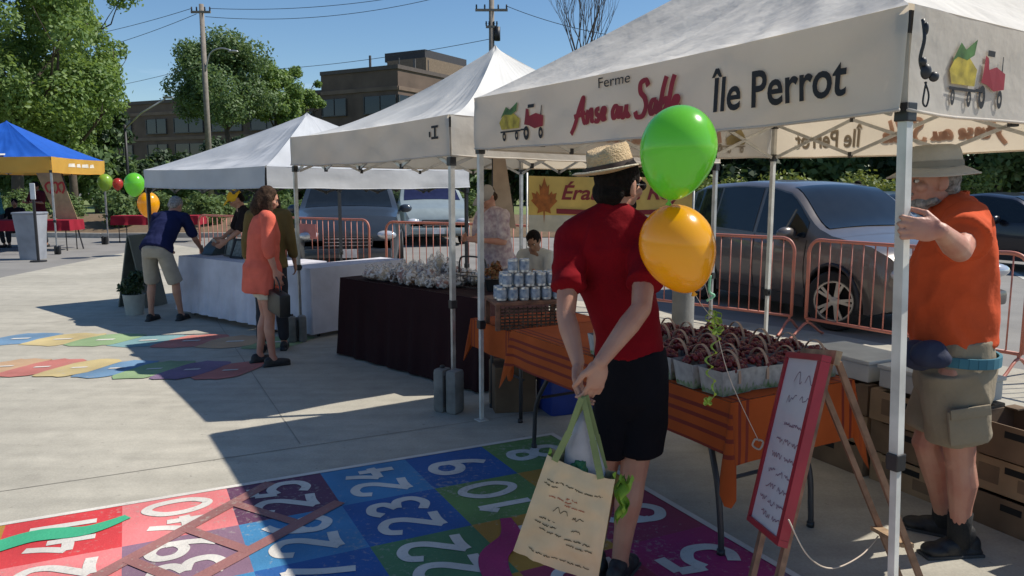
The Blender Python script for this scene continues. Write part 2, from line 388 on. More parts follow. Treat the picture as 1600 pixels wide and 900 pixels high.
# two crossing ladders and three snakes painted over the squares
mb = MB()
bline(mb, 3.55, .05, 5.3, 1.62, .07, .0102); bline(mb, 3.0, .9, 4.9, 2.25, .07, .0106)
for t in (.25, .52, .8):
    a = Vector((3.55 + 1.75 * t, .05 + 1.57 * t)); b_ = Vector((3.0 + 1.9 * t, .9 + 1.35 * t)); bline(mb, a.x, a.y, b_.x, b_.y, .055, .011)
tag(mb.build('painted_ladders', paint('brown')), kind='structure')
def bmap(x, y, lift): return bpos(x, y, .0118 + lift)
mb = MB(); ribbon(mb, catmull([(4.95, .33), (5.3, .5), (5.75, .42), (6.3, .62), (7, .5)], 8), .26, bmap, 0, taper=True)
tag(mb.build('painted_snake_green', paint('snake')), kind='structure')
mb = MB(); ribbon(mb, catmull([(1.65, 2.02), (1.78, 2.4), (2.1, 2.7), (2.2, 3.2), (1.9, 3.7)], 8), .26, bmap, 0, taper=True)
tag(mb.build('painted_snake_red', paint('magenta')), kind='structure')

# ------------------------------------------------------------------ second, worn game painted further off (bands of colour circles)
C.update(fred=(.5, .17, .14), fyel=(.53, .42, .2), fblue=(.14, .25, .38), fgrn=(.25, .36, .18), fpurple=(.2, .13, .22), fteal=(.19, .33, .34), forange=(.53, .34, .2))
rg = random.Random(3)
rows = [((0, 530), (470, 536), ['fblue', 'fyel', 'fgrn', 'fteal', 'fred', 'forange', 'fgrn']),
        ((-20, 574), (390, 581), ['forange', 'fred', 'fyel', 'fblue', 'fgrn', 'fpurple', 'fred'])]
cells2 = {}
for r_i, (p, q, cols) in enumerate(rows):
    p = G(*p); q = G(*q); n = len(cols)
    for k, c in enumerate(cols):
        ctr = p.lerp(q, (k + .5) / n); d = (q - p).normalized(); nn = V(-d.y, d.x, 0); hw = (q - p).length / n * .52
        pts = []
        for j in range(22):
            a = 2 * math.pi * j / 22; rr = hw * 1.1 * (1 + rg.uniform(-.05, .05)); ca, sa = math.cos(a), math.sin(a); pts.append(ctr + d * rr * math.copysign(abs(ca) ** .6, ca) + nn * .34 * (1 + rg.uniform(-.1, .1)) * math.copysign(abs(sa) ** .6, sa) + d * .1 * sa)
        cells2.setdefault(c, []).append((pts, .0075 + .0008 * (k % 3) + .003 * r_i))
        cells2.setdefault('white', []).append(([ctr + d * (x * hw * .34) + nn * (y * hw * .12 + x * hw * .1) for x, y in ((-1, -1), (1, -1), (1, 1), (-1, 1))], .0125 + .003 * r_i))
for c, lst in cells2.items():
    mb = MB()
    for pts, z in lst: mb.add([V(p.x, p.y, z) for p in pts], [tuple(range(len(pts)))])
    tag(mb.build('painted_circles_' + c, paint(c)), kind='structure')

# ------------------------------------------------------------------ kerb and planted bank at the far left
km = mat('kerb_stone', (.42, .4, .36), .9, bump=.3)
mb = MB(); mb.bar(V(-12.8, 24.0, .07), V(-3.2, 24.6, .07), .16, .16); mb.bar(V(-12.8, 24.0, .07), V(-30, 27, .07), .16, .155)
tag(mb.build('kerb', km), kind='structure')
mb = MB()
def bank(u, v):
    x = -32 + 44 * u; y = 24.15 + v * 5.2 + (0 if x > -12 else (-12 - x) * .17); h = .1 + .45 * math.sin(min(v * 2.2, 1.57)) + .04 * noise.noise(V(x, y, 0)); return V(x, y, h if 0 < v < 1 else .02)
mb.grid(bank, 60, 10)
tag(mb.build('planting_bank', mat('soil', (.16, .11, .065), .95, bump=.5, bscale=20), smooth=True), kind='structure')
mb = MB(); mb.grid(lambda u, v: V(-60 + 150 * u, 31 + 60 * v, .02 + .25 * noise.noise(V(u * 9, v * 9, 0)) ** 2), 60, 30)
tag(mb.build('lawn', mat('lawn_green', (.1, .17, .04), .95, col2=(.2, .2, .08), vscale=.5, bump=.4, bscale=30), smooth=True), kind='structure')

# ------------------------------------------------------------------ office building
brick = mat('brown_brick', (.14, .098, .074), .9, var=.15, vscale=.6, bump=.2, bscale=6)
brickL = mat('brown_brick_band', (.19, .135, .1), .9, var=.12, vscale=.8)
wgl = glass('office_glass', (.012, .014, .018)); ribm = mat('window_frame_grey', (.09, .085, .08), .6)
def bldg(name, label, near, dl, dr, ll, lr, top, floors, strip_l, strip_r):
    root = empty(name, (near.x, near.y, 0), 0, label, 'building')
    dl = Vector(dl).normalized(); dr = Vector(dr).normalized()
    base = [V(0, 0, 0), dl * ll, dl * ll + dr * lr, dr * lr]
    mb = MB(); mb.prism([p + V(0, 0, -.3) for p in base], V(0, 0, top + .3)); mb.build('wall', brick, root)
    mb = MB(); nl = Vector((-dl.y, dl.x, 0)); nl = nl if nl.y < 0 else -nl; nr = Vector((-dr.y, dr.x, 0)); nr = nr if nr.x > 0 else -nr
    mb.prism([V(0, 0, top) + nl * .12 + nr * .12, dl * ll + V(0, 0, top) + nl * .12, dl * ll + dr * lr + V(0, 0, top), dr * lr + V(0, 0, top) + nr * .12], V(0, 0, .35)); mb.build('parapet', mat('parapet_dark', (.1, .08, .07), .8), root)
    for (d, nn, ln, segs) in ((dl, nl, ll, strip_l), (dr, nr, lr, strip_r)):
        for fz in floors:
            for a, b in segs:
                c = d * ((a + b) / 2 * ln) + nn * .03; W = (b - a) * ln; M = basis(d, (0, 0, 1))
                m2 = MB(); m2.box(c + V(0, 0, fz), (W, .14, 1.5), M); win = m2.build('window', wgl, root)
                m3 = MB(); k = max(1, int(W / 1.4))
                for j in range(k + 1): m3.box(c + nn * .08 + d * (-W / 2 + W * j / k) + V(0, 0, fz), (.07, .1, 1.54), M)
                m3.box(c + nn * .1 + V(0, 0, fz - .8), (W + .1, .16, .1), M); m3.build('frame', ribm, win)
    for fz in floors:
        m4 = MB(); m4.bar(nl * .05 + V(0, 0, fz + 1.35), dl * ll + nl * .05 + V(0, 0, fz + 1.35), .1, .35); m4.bar(nr * .055 + V(0, 0, fz + 1.35), dr * lr + nr * .055 + V(0, 0, fz + 1.35), .1, .35)
        m4.build('brick_band', brickL, root)
    return root, dl, dr, nl, nr
n0 = A(625, 300, 70)
br, dl, dr, nl, nr = bldg('office_building', 'tall brown brick office block with a rooftop penthouse, its near corner between sun and shade', V(n0.x, 70, 0), (-8.6, 5, 0), (5, 8.6, 0), 9.2, 26, 11.9,
     [2.2, 5.6, 8.9], [(.03, .33), (.62, .97)] if False else [(.02, .42), (.66, .98)], [(.0, .96)])
mb = MB()
pc = dl * 3.5 + dr * 9; mb.prism([pc + V(0, 0, 12.2), pc + dl * 5 + V(0, 0, 12.2), pc + dl * 5 + dr * 9 + V(0, 0, 12.2), pc + dr * 9 + V(0, 0, 12.2)], V(0, 0, 2.2)); ph = mb.build('penthouse', mat('penthouse_tan', (.2, .15, .1), .85), br)
mb = MB(); pc = dl * 4 + dr * 9.5 ; mb.prism([pc - nl * 0 + V(0, 0, 14.4), pc + dl * 5.2 + V(0, 0, 14.4), pc + dl * 5.2 + dr * 7.6 + V(0, 0, 14.4), pc + dr * 7.6 + V(0, 0, 14.4)], V(0, 0, .9)); mb.build('plant_room', mat('plant_room_dark', (.04, .04, .045), .7), ph)
for k in range(7): mb = MB(); q = dl * (.6 + 1.1 * k) + dr * (1 + (k * 3.7) % 8); mb.tube([q + V(0, 0, 12.2), q + V(0, 0, 13.0 + (k % 3) * .5)], .12 if k % 2 else .05, 6); mb.build('vent_pipe', ribm, br)

n1 = A(506, 300, 76); e1 = A(178, 300, 88)
d1 = (V(e1.x, 88, 0) - V(n1.x, 76, 0)); L1 = d1.length
b2, *_ = bldg('office_wing', 'long low dark brown wing of the office block behind the mid green tree', V(n1.x, 76, 0), d1, (5, 8.6, 0), L1, 14, 10.4,
     [1.9, 5.3, 8.0], [(.03, .12), (.16, .3), (.34, .48), (.52, .66), (.7, .8), (.88, .93)], [(.05, .9)])

# ------------------------------------------------------------------ trees
leafA = mat('leaf_fresh', (.19, .28, .07), .6, col2=(.075, .14, .04), vscale=.9, island=.6, trans=.3, tcol=(.32, .46, .09))
leafB = mat('leaf_mid', (.14, .21, .075), .6, col2=(.055, .105, .04), vscale=.9, island=.6, trans=.25, tcol=(.24, .36, .1))
leafC = mat('leaf_dark', (.045, .085, .03), .6, col2=(.01, .025, .01), vscale=.9, island=.6, trans=.18, tcol=(.08, .14, .04))
leafY = mat('leaf_yellowish', (.2, .24, .05), .6, col2=(.07, .12, .02), vscale=1.5, island=.5, trans=.25, tcol=(.3, .34, .06))
bark = mat('bark', (.09, .07, .055), .95, bump=.6, bscale=14)
def leaves(name, centers, radii, count, size, m, parent, seed=1, flat=.9):
    """leaf-sized faces gathered in clumps; numpy"""
    r = np.random.RandomState(seed); C_ = np.array(centers, float); Rr = np.array(radii, float)
    if Rr.ndim == 1: Rr = np.stack([Rr, Rr, Rr * flat], 1)
    wgt = (Rr[:, 0] ** 2); wgt /= wgt.sum(); idx = r.choice(len(C_), count, p=wgt)
    d = r.normal(size=(count, 3)); d /= np.linalg.norm(d, axis=1)[:, None]
    rad = r.uniform(.25, 1, count) ** .45 * (1 + .12 * r.normal(size=count))
    P = C_[idx] + d * Rr[idx] * rad[:, None]
    nrm = d * .7 + r.normal(size=(count, 3)) * .6; nrm[:, 2] += .35; nrm /= np.linalg.norm(nrm, axis=1)[:, None]
    t = np.cross(nrm, r.normal(size=(count, 3))); t /= np.linalg.norm(t, axis=1)[:, None]; b = np.cross(nrm, t)
    sz = size * r.uniform(.6, 1.35, count)[:, None]
    q = np.stack([P - t * sz, P - b * sz * .55, P + t * sz, P + b * sz * .55], 1).reshape(-1, 3)
    q[:, 2] = np.maximum(q[:, 2], .02)
    me = D.meshes.new(name); n = count
    me.vertices.add(4 * n); me.vertices.foreach_set('co', q.ravel()); me.loops.add(4 * n); me.loops.foreach_set('vertex_index', np.arange(4 * n, dtype=np.int32))
    me.polygons.add(n); me.polygons.foreach_set('loop_start', np.arange(0, 4 * n, 4, dtype=np.int32)); me.polygons.foreach_set('loop_total', np.full(n, 4, dtype=np.int32))
    me.materials.append(m); me.update(calc_edges=True); me.validate()
    o = D.objects.new(name, me); COL.objects.link(o)
    if parent is not None: o.parent = parent
    return o
def branch(mb, p, d, ln, r_, depth, rg, tips, spread=.55, up=.15):
    k = 4; pts = [p.copy()]; dd = d.copy()
    for i in range(k):
        dd = (dd + V(rg.uniform(-.12, .12), rg.uniform(-.12, .12), up * .3)).normalized(); pts.append(pts[-1] + dd * ln / k)
    mb.tube(pts, [r_ * (1 - .5 * i / k) for i in range(k + 1)], 6 if depth > 1 else 4)
    if depth <= 0: tips.append(pts[-1]); return
    nb = rg.choice((2, 3)) if depth < 3 else 3
    for j in range(nb):
        a = rg.uniform(0, 6.28); s = rg.uniform(.6, 1) * spread; o_ = dd.orthogonal().normalized(); o2 = dd.cross(o_)
        nd = (dd + (o_ * math.cos(a) + o2 * math.sin(a)) * s * 1.3 + V(0, 0, up)).normalized()
        branch(mb, pts[-1 if j else -2] if True else p, nd, ln * rg.uniform(.62, .82), r_ * .52, depth - 1, rg, tips, spread, up)
def tree(name, label, pos, h, crown_w, crown_z0, m, seed, nl_=9000, lsize=.22, group=None, trunk_r=None, clumps=26, cat='tree'):
    rg = random.Random(seed); root = empty(name, (pos[0], pos[1], 0), 0, label, cat, group)
    mb = MB(); tips = []; tr = trunk_r or h * .018
    p = V(0, 0, -.1); pts = [p, V(rg.uniform(-.1, .1), 0, crown_z0 * .6), V(rg.uniform(-.2, .2), rg.uniform(-.2, .2), crown_z0 + (h - crown_z0) * .25)]
    mb.tube(pts, [tr * 1.3, tr, tr * .8], 8)
    for j in range(5):
        a = j * 1.257 + rg.uniform(-.3, .3); branch(mb, pts[-1] if j % 2 else pts[1].lerp(pts[2], .6), V(math.cos(a), math.sin(a), 1.0).normalized(), (h - crown_z0) * .3, tr * .5, 2, rg, tips)
    mb.build('trunk', bark, root, smooth=True)
    cs = []; rs = []; ch = h - crown_z0
    for j in range(clumps):
        t = rg.random(); z = crown_z0 + ch * (.12 + .82 * t); wz = crown_w / 2 * math.sin(math.pi * (.18 + .72 * t)) ** .7
        a = rg.uniform(0, 6.283); rr = wz * math.sqrt(rg.uniform(.1, 1)) * .85
        cs.append((rr * math.cos(a), rr * math.sin(a), z)); rs.append(crown_w * rg.uniform(.07, .17))
    for tp in tips[::3]: cs.append(tuple(tp)); rs.append(crown_w * .1)
    leaves('crown', cs, rs, nl_, lsize, m, root, seed)
    return root
gr = 'trees standing along the left edge'
tree('broadleaf_tree', 'tall fresh green tree cut by the left edge of the photo', A(30, 290, 34), 13.8, 8.8, 2.4, leafA, 1, 56000, .11, gr, clumps=64)
tree('broadleaf_tree', 'fresh green tree with an airy crown, nearest to the open sky at left', A(112, 290, 38), 10.6, 5.6, 2.2, leafA, 2, 21000, .105, gr, clumps=40)
tree('broadleaf_tree', 'dark green tree low behind the two fresh green trees at left', A(70, 290, 42), 8.0, 9, 1, leafB, 3, 12000, .2, gr)
tree('broadleaf_tree', 'small dark tree in front of the left end of the office wing', A(150, 290, 44), 6.6, 5.5, .8, leafC, 4, 8000, .2, gr)
tree('broadleaf_tree', 'wide mid green tree rising over the roof of the office wing', A(360, 290, 58), 12.2, 9.6, 5.6, leafB, 15, 30000, .125, None, clumps=48)
tree('broadleaf_tree', 'second green crown beside the wide tree, its top bright', A(436, 290, 62), 11.2, 5.6, 6.0, leafA, 16, 13000, .125, None, clumps=18)
tree('broadleaf_tree', 'small round tree top right of the wide tree over the office roof', A(468, 290, 64), 11.2, 3.4, 6.5, leafA, 17, 6500, .12, None, clumps=10)
for i, (px, Y, h, wd, lb) in enumerate([(215, 46, 3.4, 4.5, 'dark bush standing left of the lamp post before the office wing'), (262, 47, 3.6, 4.6, 'dark bush standing right of the lamp post before the office wing'),
        (312, 46, 3.2, 4.8, 'dark bush at the foot of the left utility pole'), (372, 48, 4.6, 4.6, 'dark spruce-like bush right of the left utility pole'),
        (440, 50, 4.4, 5, 'dark bush behind the peak of the low white tent'), (520, 52, 4.4, 5.2, 'dark bush just right of the low white tent peak')]):
    tree('large_bush', lb, A(px, 290, Y), h, wd, .3, leafC if i % 2 else leafB, 30 + i, 4200, .16, 'bushes before the office building', clumps=14, cat='bush')
# right-hand background trees
rb = [(690, 40, 5.2, 6), (800, 42, 5.4, 6.5), (905, 37, 5.2, 6), (1000, 38, 5.0, 6), (1120, 36, 5.6, 7), (1215, 38, 6.4, 7), (1300, 36, 6.4, 7), (1385, 40, 7, 8), (1470, 34, 7, 7.5), (1560, 32, 10.2, 8), (1660, 30, 9.5, 8)]
where = ['behind the pale van', 'right of the pale van', 'behind the maple banner', 'behind the hatted man in red', 'behind the green balloon', 'behind the grey car roof', 'behind the far walker in lilac', 'left of the bucket hat',
         'right of the bucket hat', 'rising above the printed white tent roof at right', 'cut by the right edge of the photo']
for i, (px, Y, h, wd) in enumerate(rb):
    tree('shade_tree', 'dark leafy tree ' + where[i], A(px, 290, Y), h, wd, .9, leafC if i % 3 else leafB, 60 + i, 7000, .2, 'trees beyond the car park', clumps=22)
# hedges: uncountable planting
def hedge(name, x0, x1, y0, y1, z0, z1, m, n, size, seed, slope=0):
    r = random.Random(seed); cs = []; rs = []
    for i in range(int((x1 - x0) * 3)):
        x = r.uniform(x0, x1); t = r.random(); cs.append((x, y0 + (y1 - y0) * t + (x - x0) * slope, z0 + (z1 - z0) * (.25 + .5 * r.random()))); q = (z1 - z0) * r.uniform(.3, .5); rs.append(q)
    o = leaves(name, cs, rs, n, size, m, None, seed); tag(o, kind='stuff'); return o
gr1 = mat('tall_grass_green', (.13, .2, .055), .7, col2=(.045, .085, .025), vscale=1.6, island=.5, trans=.25, tcol=(.22, .3, .08))
tag(hedge('tall_grass', -32, -1.2, 25.2, 28.5, .3, 1.4, gr1, 52000, .07, 5), 'band of tall green grasses along the far kerb')
tag(hedge('low_hedge', 6.0, 16.5, 27, 29, .1, 2.0, leafY, 16000, .09, 6), 'yellow green clipped hedge beyond the grey car')
tag(hedge('dark_shrubbery', -46, 40, 60, 64, 0, 4.0, leafC, 30000, .24, 8), 'dark belt of shrubs far behind the car park')

# bare tree
rg = random.Random(12); root = empty('bare_tree', (A(912, 290, 33).x, 33, 0), 0, 'leafless dark tree with thin twigs against the sky behind the tent roofs', 'tree')
mb = MB(); tips = []; mb.tube([V(0, 0, -.1), V(.1, 0, 3), V(0, .1, 5.6)], [.16, .13, .1], 8)
for j in range(6):
    a = j * 1.05 + .3; branch(mb, V(0, .1, 4.6 + .18 * j), V(math.cos(a) * .28, math.sin(a) * .28, 1).normalized(), 2.0, .055, 4, rg, tips, .34, .28)
mb.build('trunk', mat('bare_bark', (.075, .065, .06), .9), root, smooth=True)

# ------------------------------------------------------------------ utility poles, lamp posts, wires
wood = mat('pole_wood', (.24, .21, .18), .9, bump=.5, bscale=20); dark = mat('dark_metal', (.03, .03, .033), .5, .3); galv = mat('galvanised', (.45, .45, .45), .4, .7)
def upole(label, px, Y, ztop, arms):
    b = A(px, 290, Y); root = empty('utility_pole', (b.x, Y, 0), 0, label, 'utility pole')
    mb = MB(); mb.tube([V(0, 0, -.2), V(0, 0, ztop)], [.19, .13], 10); mb.build('pole', wood, root, True)
    for z, hw in arms:
        m = MB(); m.bar(V(-hw, -.12, z), V(hw, -.12, z), .1, .12); ca = m.build('crossarm', wood, root)
        for s in (-1, -.45, .45, 1):
            m = MB(); m.lathe([(.02, 0), (.05, .02), (.03, .06), (.06, .1), (.03, .14), (.05, .2), (0, .24)], V(s * hw * .93, -.12, z + .06), 8); m.build('insulator', dark, ca, True)
    return root
ul = upole('grey wooden utility pole with a curved lamp arm, left of the tents', 329, 45, 11.75, [(11.3, .55)])
m = MB(); m.tube(catmull([(.1, -.1, 8.1), (.4, -.15, 9.0), (1.0, -.2, 9.3), (1.6, -.2, 9.2)], 5), .045, 6); la = m.build('lamp_arm', galv, ul, True)
m = MB(); m.ell(V(1.75, -.2, 9.14), (.3, .12, .08)); m.build('lamp_head', galv, la, True)
ur = upole('dark utility pole with two insulated crossarms behind the peaked white tent', 769, 42, 12.6, [(10.75, .85), (9.9, .3)])
m = MB(); m.tube([V(.3, -.1, 9.2), V(.3, -.1, 9.9)], .16, 10); m.build('transformer', dark, ur, True)
lr = empty('lamp_post', (A(201, 290, 40).x, 40, 0), 0, 'thin dark lamp post with a slanting arm in front of the office wing', 'lamp post')
m = MB(); m.tube([V(0, 0, 0), V(0, 0, 4.7)], [.09, .07], 8); m.build('pole', dark, lr, True)
m = MB(); m.tube([V(0, 0, 4.5), V(.9, 0, 5.3), V(2.15, 0, 6.0)], [.05, .04, .04], 6); ar = m.build('arm', galv, lr, True)
m = MB(); m.box(V(2.3, 0, 6.06), (.5, .18, .1), bev=.03); m.build('lamp_head', galv, ar)
def wire(label, p, q, sag):
    m = MB(); p = Vector(p); q = Vector(q); n = 24; o0 = p.copy()
    m.tube([p.lerp(q, i / n) + V(0, 0, -sag * 4 * (i / n) * (1 - i / n)) - o0 for i in range(n + 1)], .016, 5)
    o = m.build('overhead_wire', mat('wire_black', (.03, .03, .035), .6), None, True); o.location = o0
    tag(o, label, 'wire', 'overhead wires')
pl = V(A(329, 290, 45).x, 44.88, 11.5); pr = V(A(769, 290, 42).x, 41.88, 11.0)
wire('upper wire running left from the grey utility pole', A(-60, 75, 60), pl + V(-.5, 0, 0), .6)
wire('second wire running left from the grey utility pole, just under the upper one', A(-60, 105, 58), pl + V(-.25, 0, -.3), .8)
wire('upper wire between the two utility poles', pl + V(.5, 0, 0), V(pr.x - .7, pr.y, 12.2), .5)
wire('lower wire between the two utility poles', pl + V(.25, 0, -.45), V(pr.x - .4, pr.y, 12.0), .7)
wire('low wire crossing the sky gap left of the wide green tree', A(60, 152, 70), A(330, 98, 50), .3)
wire('wire running right from the dark utility pole crossarm', V(pr.x + .8, pr.y, 10.95), A(1250, 60, 30), .8)
wire('low thin wire ending left at the dark utility pole', A(430, 108, 52), V(pr.x, pr.y, 9.3), .2)
# ------------------------------------------------------------------ canopy tents
def fabric(name, col, tr=.35, tcol=None, bump=.25, bs=9):
    return mat(name, col, .75, var=.07, vscale=2.2, bump=bump, bscale=bs, trans=tr, tcol=tcol or col, detail=6, bdist=.03)
F_white = fabric('canopy_cloth_offwhite', (.72, .70, .655), .27, (.75, .62, .44), bump=.5, bs=7)
F_val = fabric('valance_cloth', (.72, .69, .63), .4, (.84, .7, .52))
F_peak = fabric('canopy_cloth_white', (.74, .735, .71), .22, (.72, .63, .48), bs=4)
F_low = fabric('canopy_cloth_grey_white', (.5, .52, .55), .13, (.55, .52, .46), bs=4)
F_blue = fabric('canopy_cloth_blue', (.01, .12, .58), .3, (.01, .15, .65), bs=4)
F_yel = fabric('valance_cloth_yellow', (.85, .48, .08), .4, (.9, .52, .1))
alu = mat('brushed_steel', (.5, .5, .5), .38, .65, var=.15, vscale=12); aluw = mat('powder_coated_pole', (.62, .61, .57), .4, .1, var=.15, vscale=8)
blackp = mat('black_plastic', (.02, .02, .022), .45); dkpole = mat('dark_pole_paint', (.025, .025, .03), .4, .2)

def tent(name, label, cor, zt, zb, zp, conc, Froof, Fval, pole, pr=.02, pole_pts=None, seed=0, kind='canopy tent', clip_z=.72, truss=True, sag=.035, ridgebulge=0, zts=None):
    """cor: near, left, back, right (xy). returns root and valance mapping functions"""
    cor = [V(c[0], c[1], 0) for c in cor]; ctr = sum(cor, V(0, 0, 0)) / 4
    root = empty(name, (ctr.x, ctr.y, 0), 0, label, kind); Cc = [c - ctr for c in cor]
    zts = zts or [zt] * 4; zbs = [z - (zt - zb) for z in zts]
    ap = V(0, 0, zp); vm = {}
    mbr = MB()
    for i in range(4):
        a, b = Cc[i], Cc[(i + 1) % 4]; za, zc = zts[i], zts[(i + 1) % 4]; d = (b - a).normalized(); out = (a + b); out.z = 0; out.normalize()
        def roof(u, v, a=a, b=b, out=out, za=za, zc=zc, i=i):
            e = a.lerp(b, u); z0 = za + (zc - za) * u; p = e.lerp(V(0, 0, 0), v)
            ss = 4 * u * (1 - u); k = conc * (1 + .25 * ss)
            z = z0 + (zp - z0) * v ** k - sag * ss * 1.4 * math.sin(math.pi * v ** .7)
            z -= .018 * ss * (1 - v)
            q = V(p.x, p.y, z); wv = noise.noise(V(q.x * 2.2 + i * 7, q.y * 2.2, seed)) * .018 + noise.noise(V(u * 22 + i, v * 2.5, seed + 4)) * .022 * (1 - v) * (.3 + ss)
            wv += (1 - 2 * abs(noise.noise(V(q.x * 1.4 + q.y * 2.6, q.y * 1.1 - q.x, seed + 9)))) * .03 * ss
            return q + V(0, 0, wv * (1 if 0 < u < 1 else 0) * (1 if v > 0 else 0)) + (out * .013 if v == 0 else V(0, 0, 0))
        mbr.grid(roof, 60, 40)
        def val(u, t, off=0.0, a=a, b=b, out=out, za=za, zc=zc, i=i):
            e = a.lerp(b, u); z0 = za + (zc - za) * u; z1 = z0 - (zt - zb); ss = 4 * u * (1 - u)
            wv = .012 * math.sin(u * 17 + i * 2 + seed) * t + .02 * t * noise.noise(V(u * 5 + i * 3, t * 1.2, seed)) + .006 * noise.noise(V(u * 14, t * 3, seed + i))
            z = z0 + (z1 - z0) * t - .018 * ss * (1 - t) - .02 * ss * t + .008 * noise.noise(V(u * 7, i, seed)) * t
            return V(e.x, e.y, z) + out * (.012 + wv + off)
        vm[i] = val
    o = mbr.build('canopy', Froof, root, True)
    for i in range(4):
        mv = MB(); mv.grid(lambda u, v, i=i: vm[i](u, v), 44, 6)
        mv.build('valance', Fval, root, True)
    rb = mat(Froof.name + '_hem', tuple(x * .62 for x in (.6, .58, .53)) if 'blue' not in Froof.name else (.02, .1, .4), .8)
    for i in range(4):
        mv = MB(); mv.tube([vm[i](k / 30, 1.0) for k in range(31)], .006, 5); mv.build('hem', Fval, root, True)
    # frame
    pp = [V(p[0], p[1], 0) - ctr for p in (pole_pts or cor)]
    for i in range(4):
        q = pp[i]; inn = (-Cc[i]).normalized() * .03; x0 = V(q.x, q.y, 0) + inn; top = V(Cc[i].x, Cc[i].y, zts[i] - .03) + inn
        M = basis((Cc[(i + 1) % 4] - Cc[i]), (0, 0, 1)); mid = x0.lerp(top, clip_z / 2.1)
        m = MB(); m.bar(x0 + V(0, 0, .012), mid, pr * 1.5, pr * 1.5, up=M.col[0]); m.bar(mid, top, pr * 2, pr * 2, up=M.col[0]); po = m.build('pole', pole, root)
        m = MB(); m.box(mid, (pr * 2.7, pr * 2.9, .06), M, bev=.005); m.box(mid + M.col[0] * pr * 1.7, (pr * .9, pr * .9, .03), M, bev=.003); m.build('height_clip', blackp, po)
        m = MB(); m.box(x0 + V(0, 0, .006), (.075, .075, .008), M); m.build('foot_plate', pole, po)
        m = MB(); m.box(top + V(0, 0, -.02), (pr * 3, pr * 3, .07), M, bev=.004); m.build('bracket', blackp, po); m = MB(); m.box(x0.lerp(top, .86), (pr * 3, pr * 3, .06), M, bev=.004); m.build('bracket', blackp, po)
    if truss:
        for i in range(4):
            a = Cc[i] * .975; b = Cc[(i + 1) % 4] * .975; za = zts[i]; zc = zts[(i + 1) % 4]; m = MB(); hh = (zt - zb)
            hi = .06; lo = hh + .06 if hh < .3 else hh + .0
            z = lambda u, dn: za + (zc - za) * u - dn
            P = lambda u, dn: V(a.lerp(b, u).x, a.lerp(b, u).y, z(u, dn))
            m.bar(P(.01, hi), P(.25, lo), .014, .024); m.bar(P(.01, lo), P(.25, hi), .014, .024)
            m.bar(P(.25, hi), P(.5, lo), .014, .024); m.bar(P(.25, lo), P(.5, hi), .014, .024)
            m.bar(P(.5, hi), P(.75, lo), .014, .024); m.bar(P(.5, lo), P(.75, hi), .014, .024)
            m.bar(P(.75, hi), P(.99, lo), .014, .024); m.bar(P(.75, lo), P(.99, hi), .014, .024)
            tr = m.build('scissor_truss', pole, root)
            for u in (.25, .5, .75):
                for dn in (hi, lo): m = MB(); m.box(P(u, dn), (.03, .03, .04), bev=.004); m.build('joint', blackp, tr)
    for i in range(4):
        m = MB(); q = Cc[i] * .96; m.bar(V(q.x, q.y, zts[i] - .05), V(0, 0, zp - .03) if conc < 1.15 else V(q.x * .3, q.y * .3, zts[i] + (zp - zts[i]) * .35), .014, .022); m.build('rafter', pole, root)
    if conc >= 1.15: m = MB(); m.tube([V(0, 0, zts[0] - .1), V(0, 0, zp - .02)], .018, 8); m.build('centre_mast', pole, root, True)
    return root, vm, Cc

def tmap(vf, off):   # text space: x 0..1 along the edge seen from outside, y 0..1 up
    return lambda x, y, lift=0.0: vf(x, 1 - y, off + lift)
ink_red = mat('ink_dark_red', (.3, .012, .025), .7, var=.15); ink_black = mat('ink_black', (.012, .012, .014), .7)
ink_y = mat('ink_yellow', (.55, .42, .05), .7, var=.3, vscale=20); ink_g = mat('ink_green', (.09, .2, .05), .7, var=.3, vscale=20)
fade_r = mat('ink_red_showing_through', (.55, .38, .3), .8, trans=.5, tcol=(.78, .48, .36)); fade_b = mat('ink_black_showing_through', (.32, .28, .23), .8, trans=.45, tcol=(.55, .45, .34))
fade_y = mat('ink_yellow_showing_through', (.5, .4, .2), .8, trans=.4, tcol=(.5, .4, .2))

SCRIPT = [  # brush script "Anse au Sable": strokes in a 13.4 x 3 box, x right, y up
 [(-.3, -.7), (.4, .2), (1.2, 1.7), (1.6, 2.4), (1.7, 2.3), (1.55, 1.2), (1.75, .25), (2.0, .4)], [(.3, .85), (1.1, .95), (2.0, 1.1)],
 [(2.1, 1.2), (2.3, 1.0), (2.2, .2), (2.5, .9), (2.85, 1.3), (2.95, .9), (2.9, .3), (3.2, .4)],
 [(4.0, 1.3), (3.6, 1.2), (3.6, .85), (3.95, .6), (3.7, .2), (3.3, .3)],
 [(4.25, .65), (4.7, .8), (4.8, 1.15), (4.5, 1.25), (4.3, .8), (4.45, .3), (4.95, .4)],
 [(6.6, 1.15), (6.2, 1.25), (5.85, .8), (5.95, .3), (6.35, .5), (6.65, 1.1), (6.6, .4), (6.9, .35)],
 [(7.1, 1.2), (7.05, .5), (7.3, .25), (7.65, .7), (7.8, 1.2), (7.75, .5), (7.95, .3), (8.2, .5)],
 [(10.4, 2.5), (10.1, 3.0), (9.5, 2.8), (9.5, 2.1), (10.0, 1.6), (10.2, .9), (9.8, .2), (9.1, .15), (8.9, .6)],
 [(11.4, 1.3), (10.95, 1.3), (10.7, .8), (10.85, .3), (11.2, .5), (11.45, 1.15), (11.45, .45), (11.7, .4)],
 [(12.5, 3.0), (12.1, 1.9), (11.95, .9), (12.0, .3), (12.4, .35), (12.65, .9), (12.5, 1.3), (12.1, 1.0)],
 [(13.4, 3.0), (13.1, 2.1), (12.9, 1.0), (12.95, .35), (13.2, .3)],
 [(13.35, .7), (13.8, .85), (13.9, 1.2), (13.6, 1.3), (13.4, .8), (13.55, .3), (14.0, .35), (14.3, .6)]]
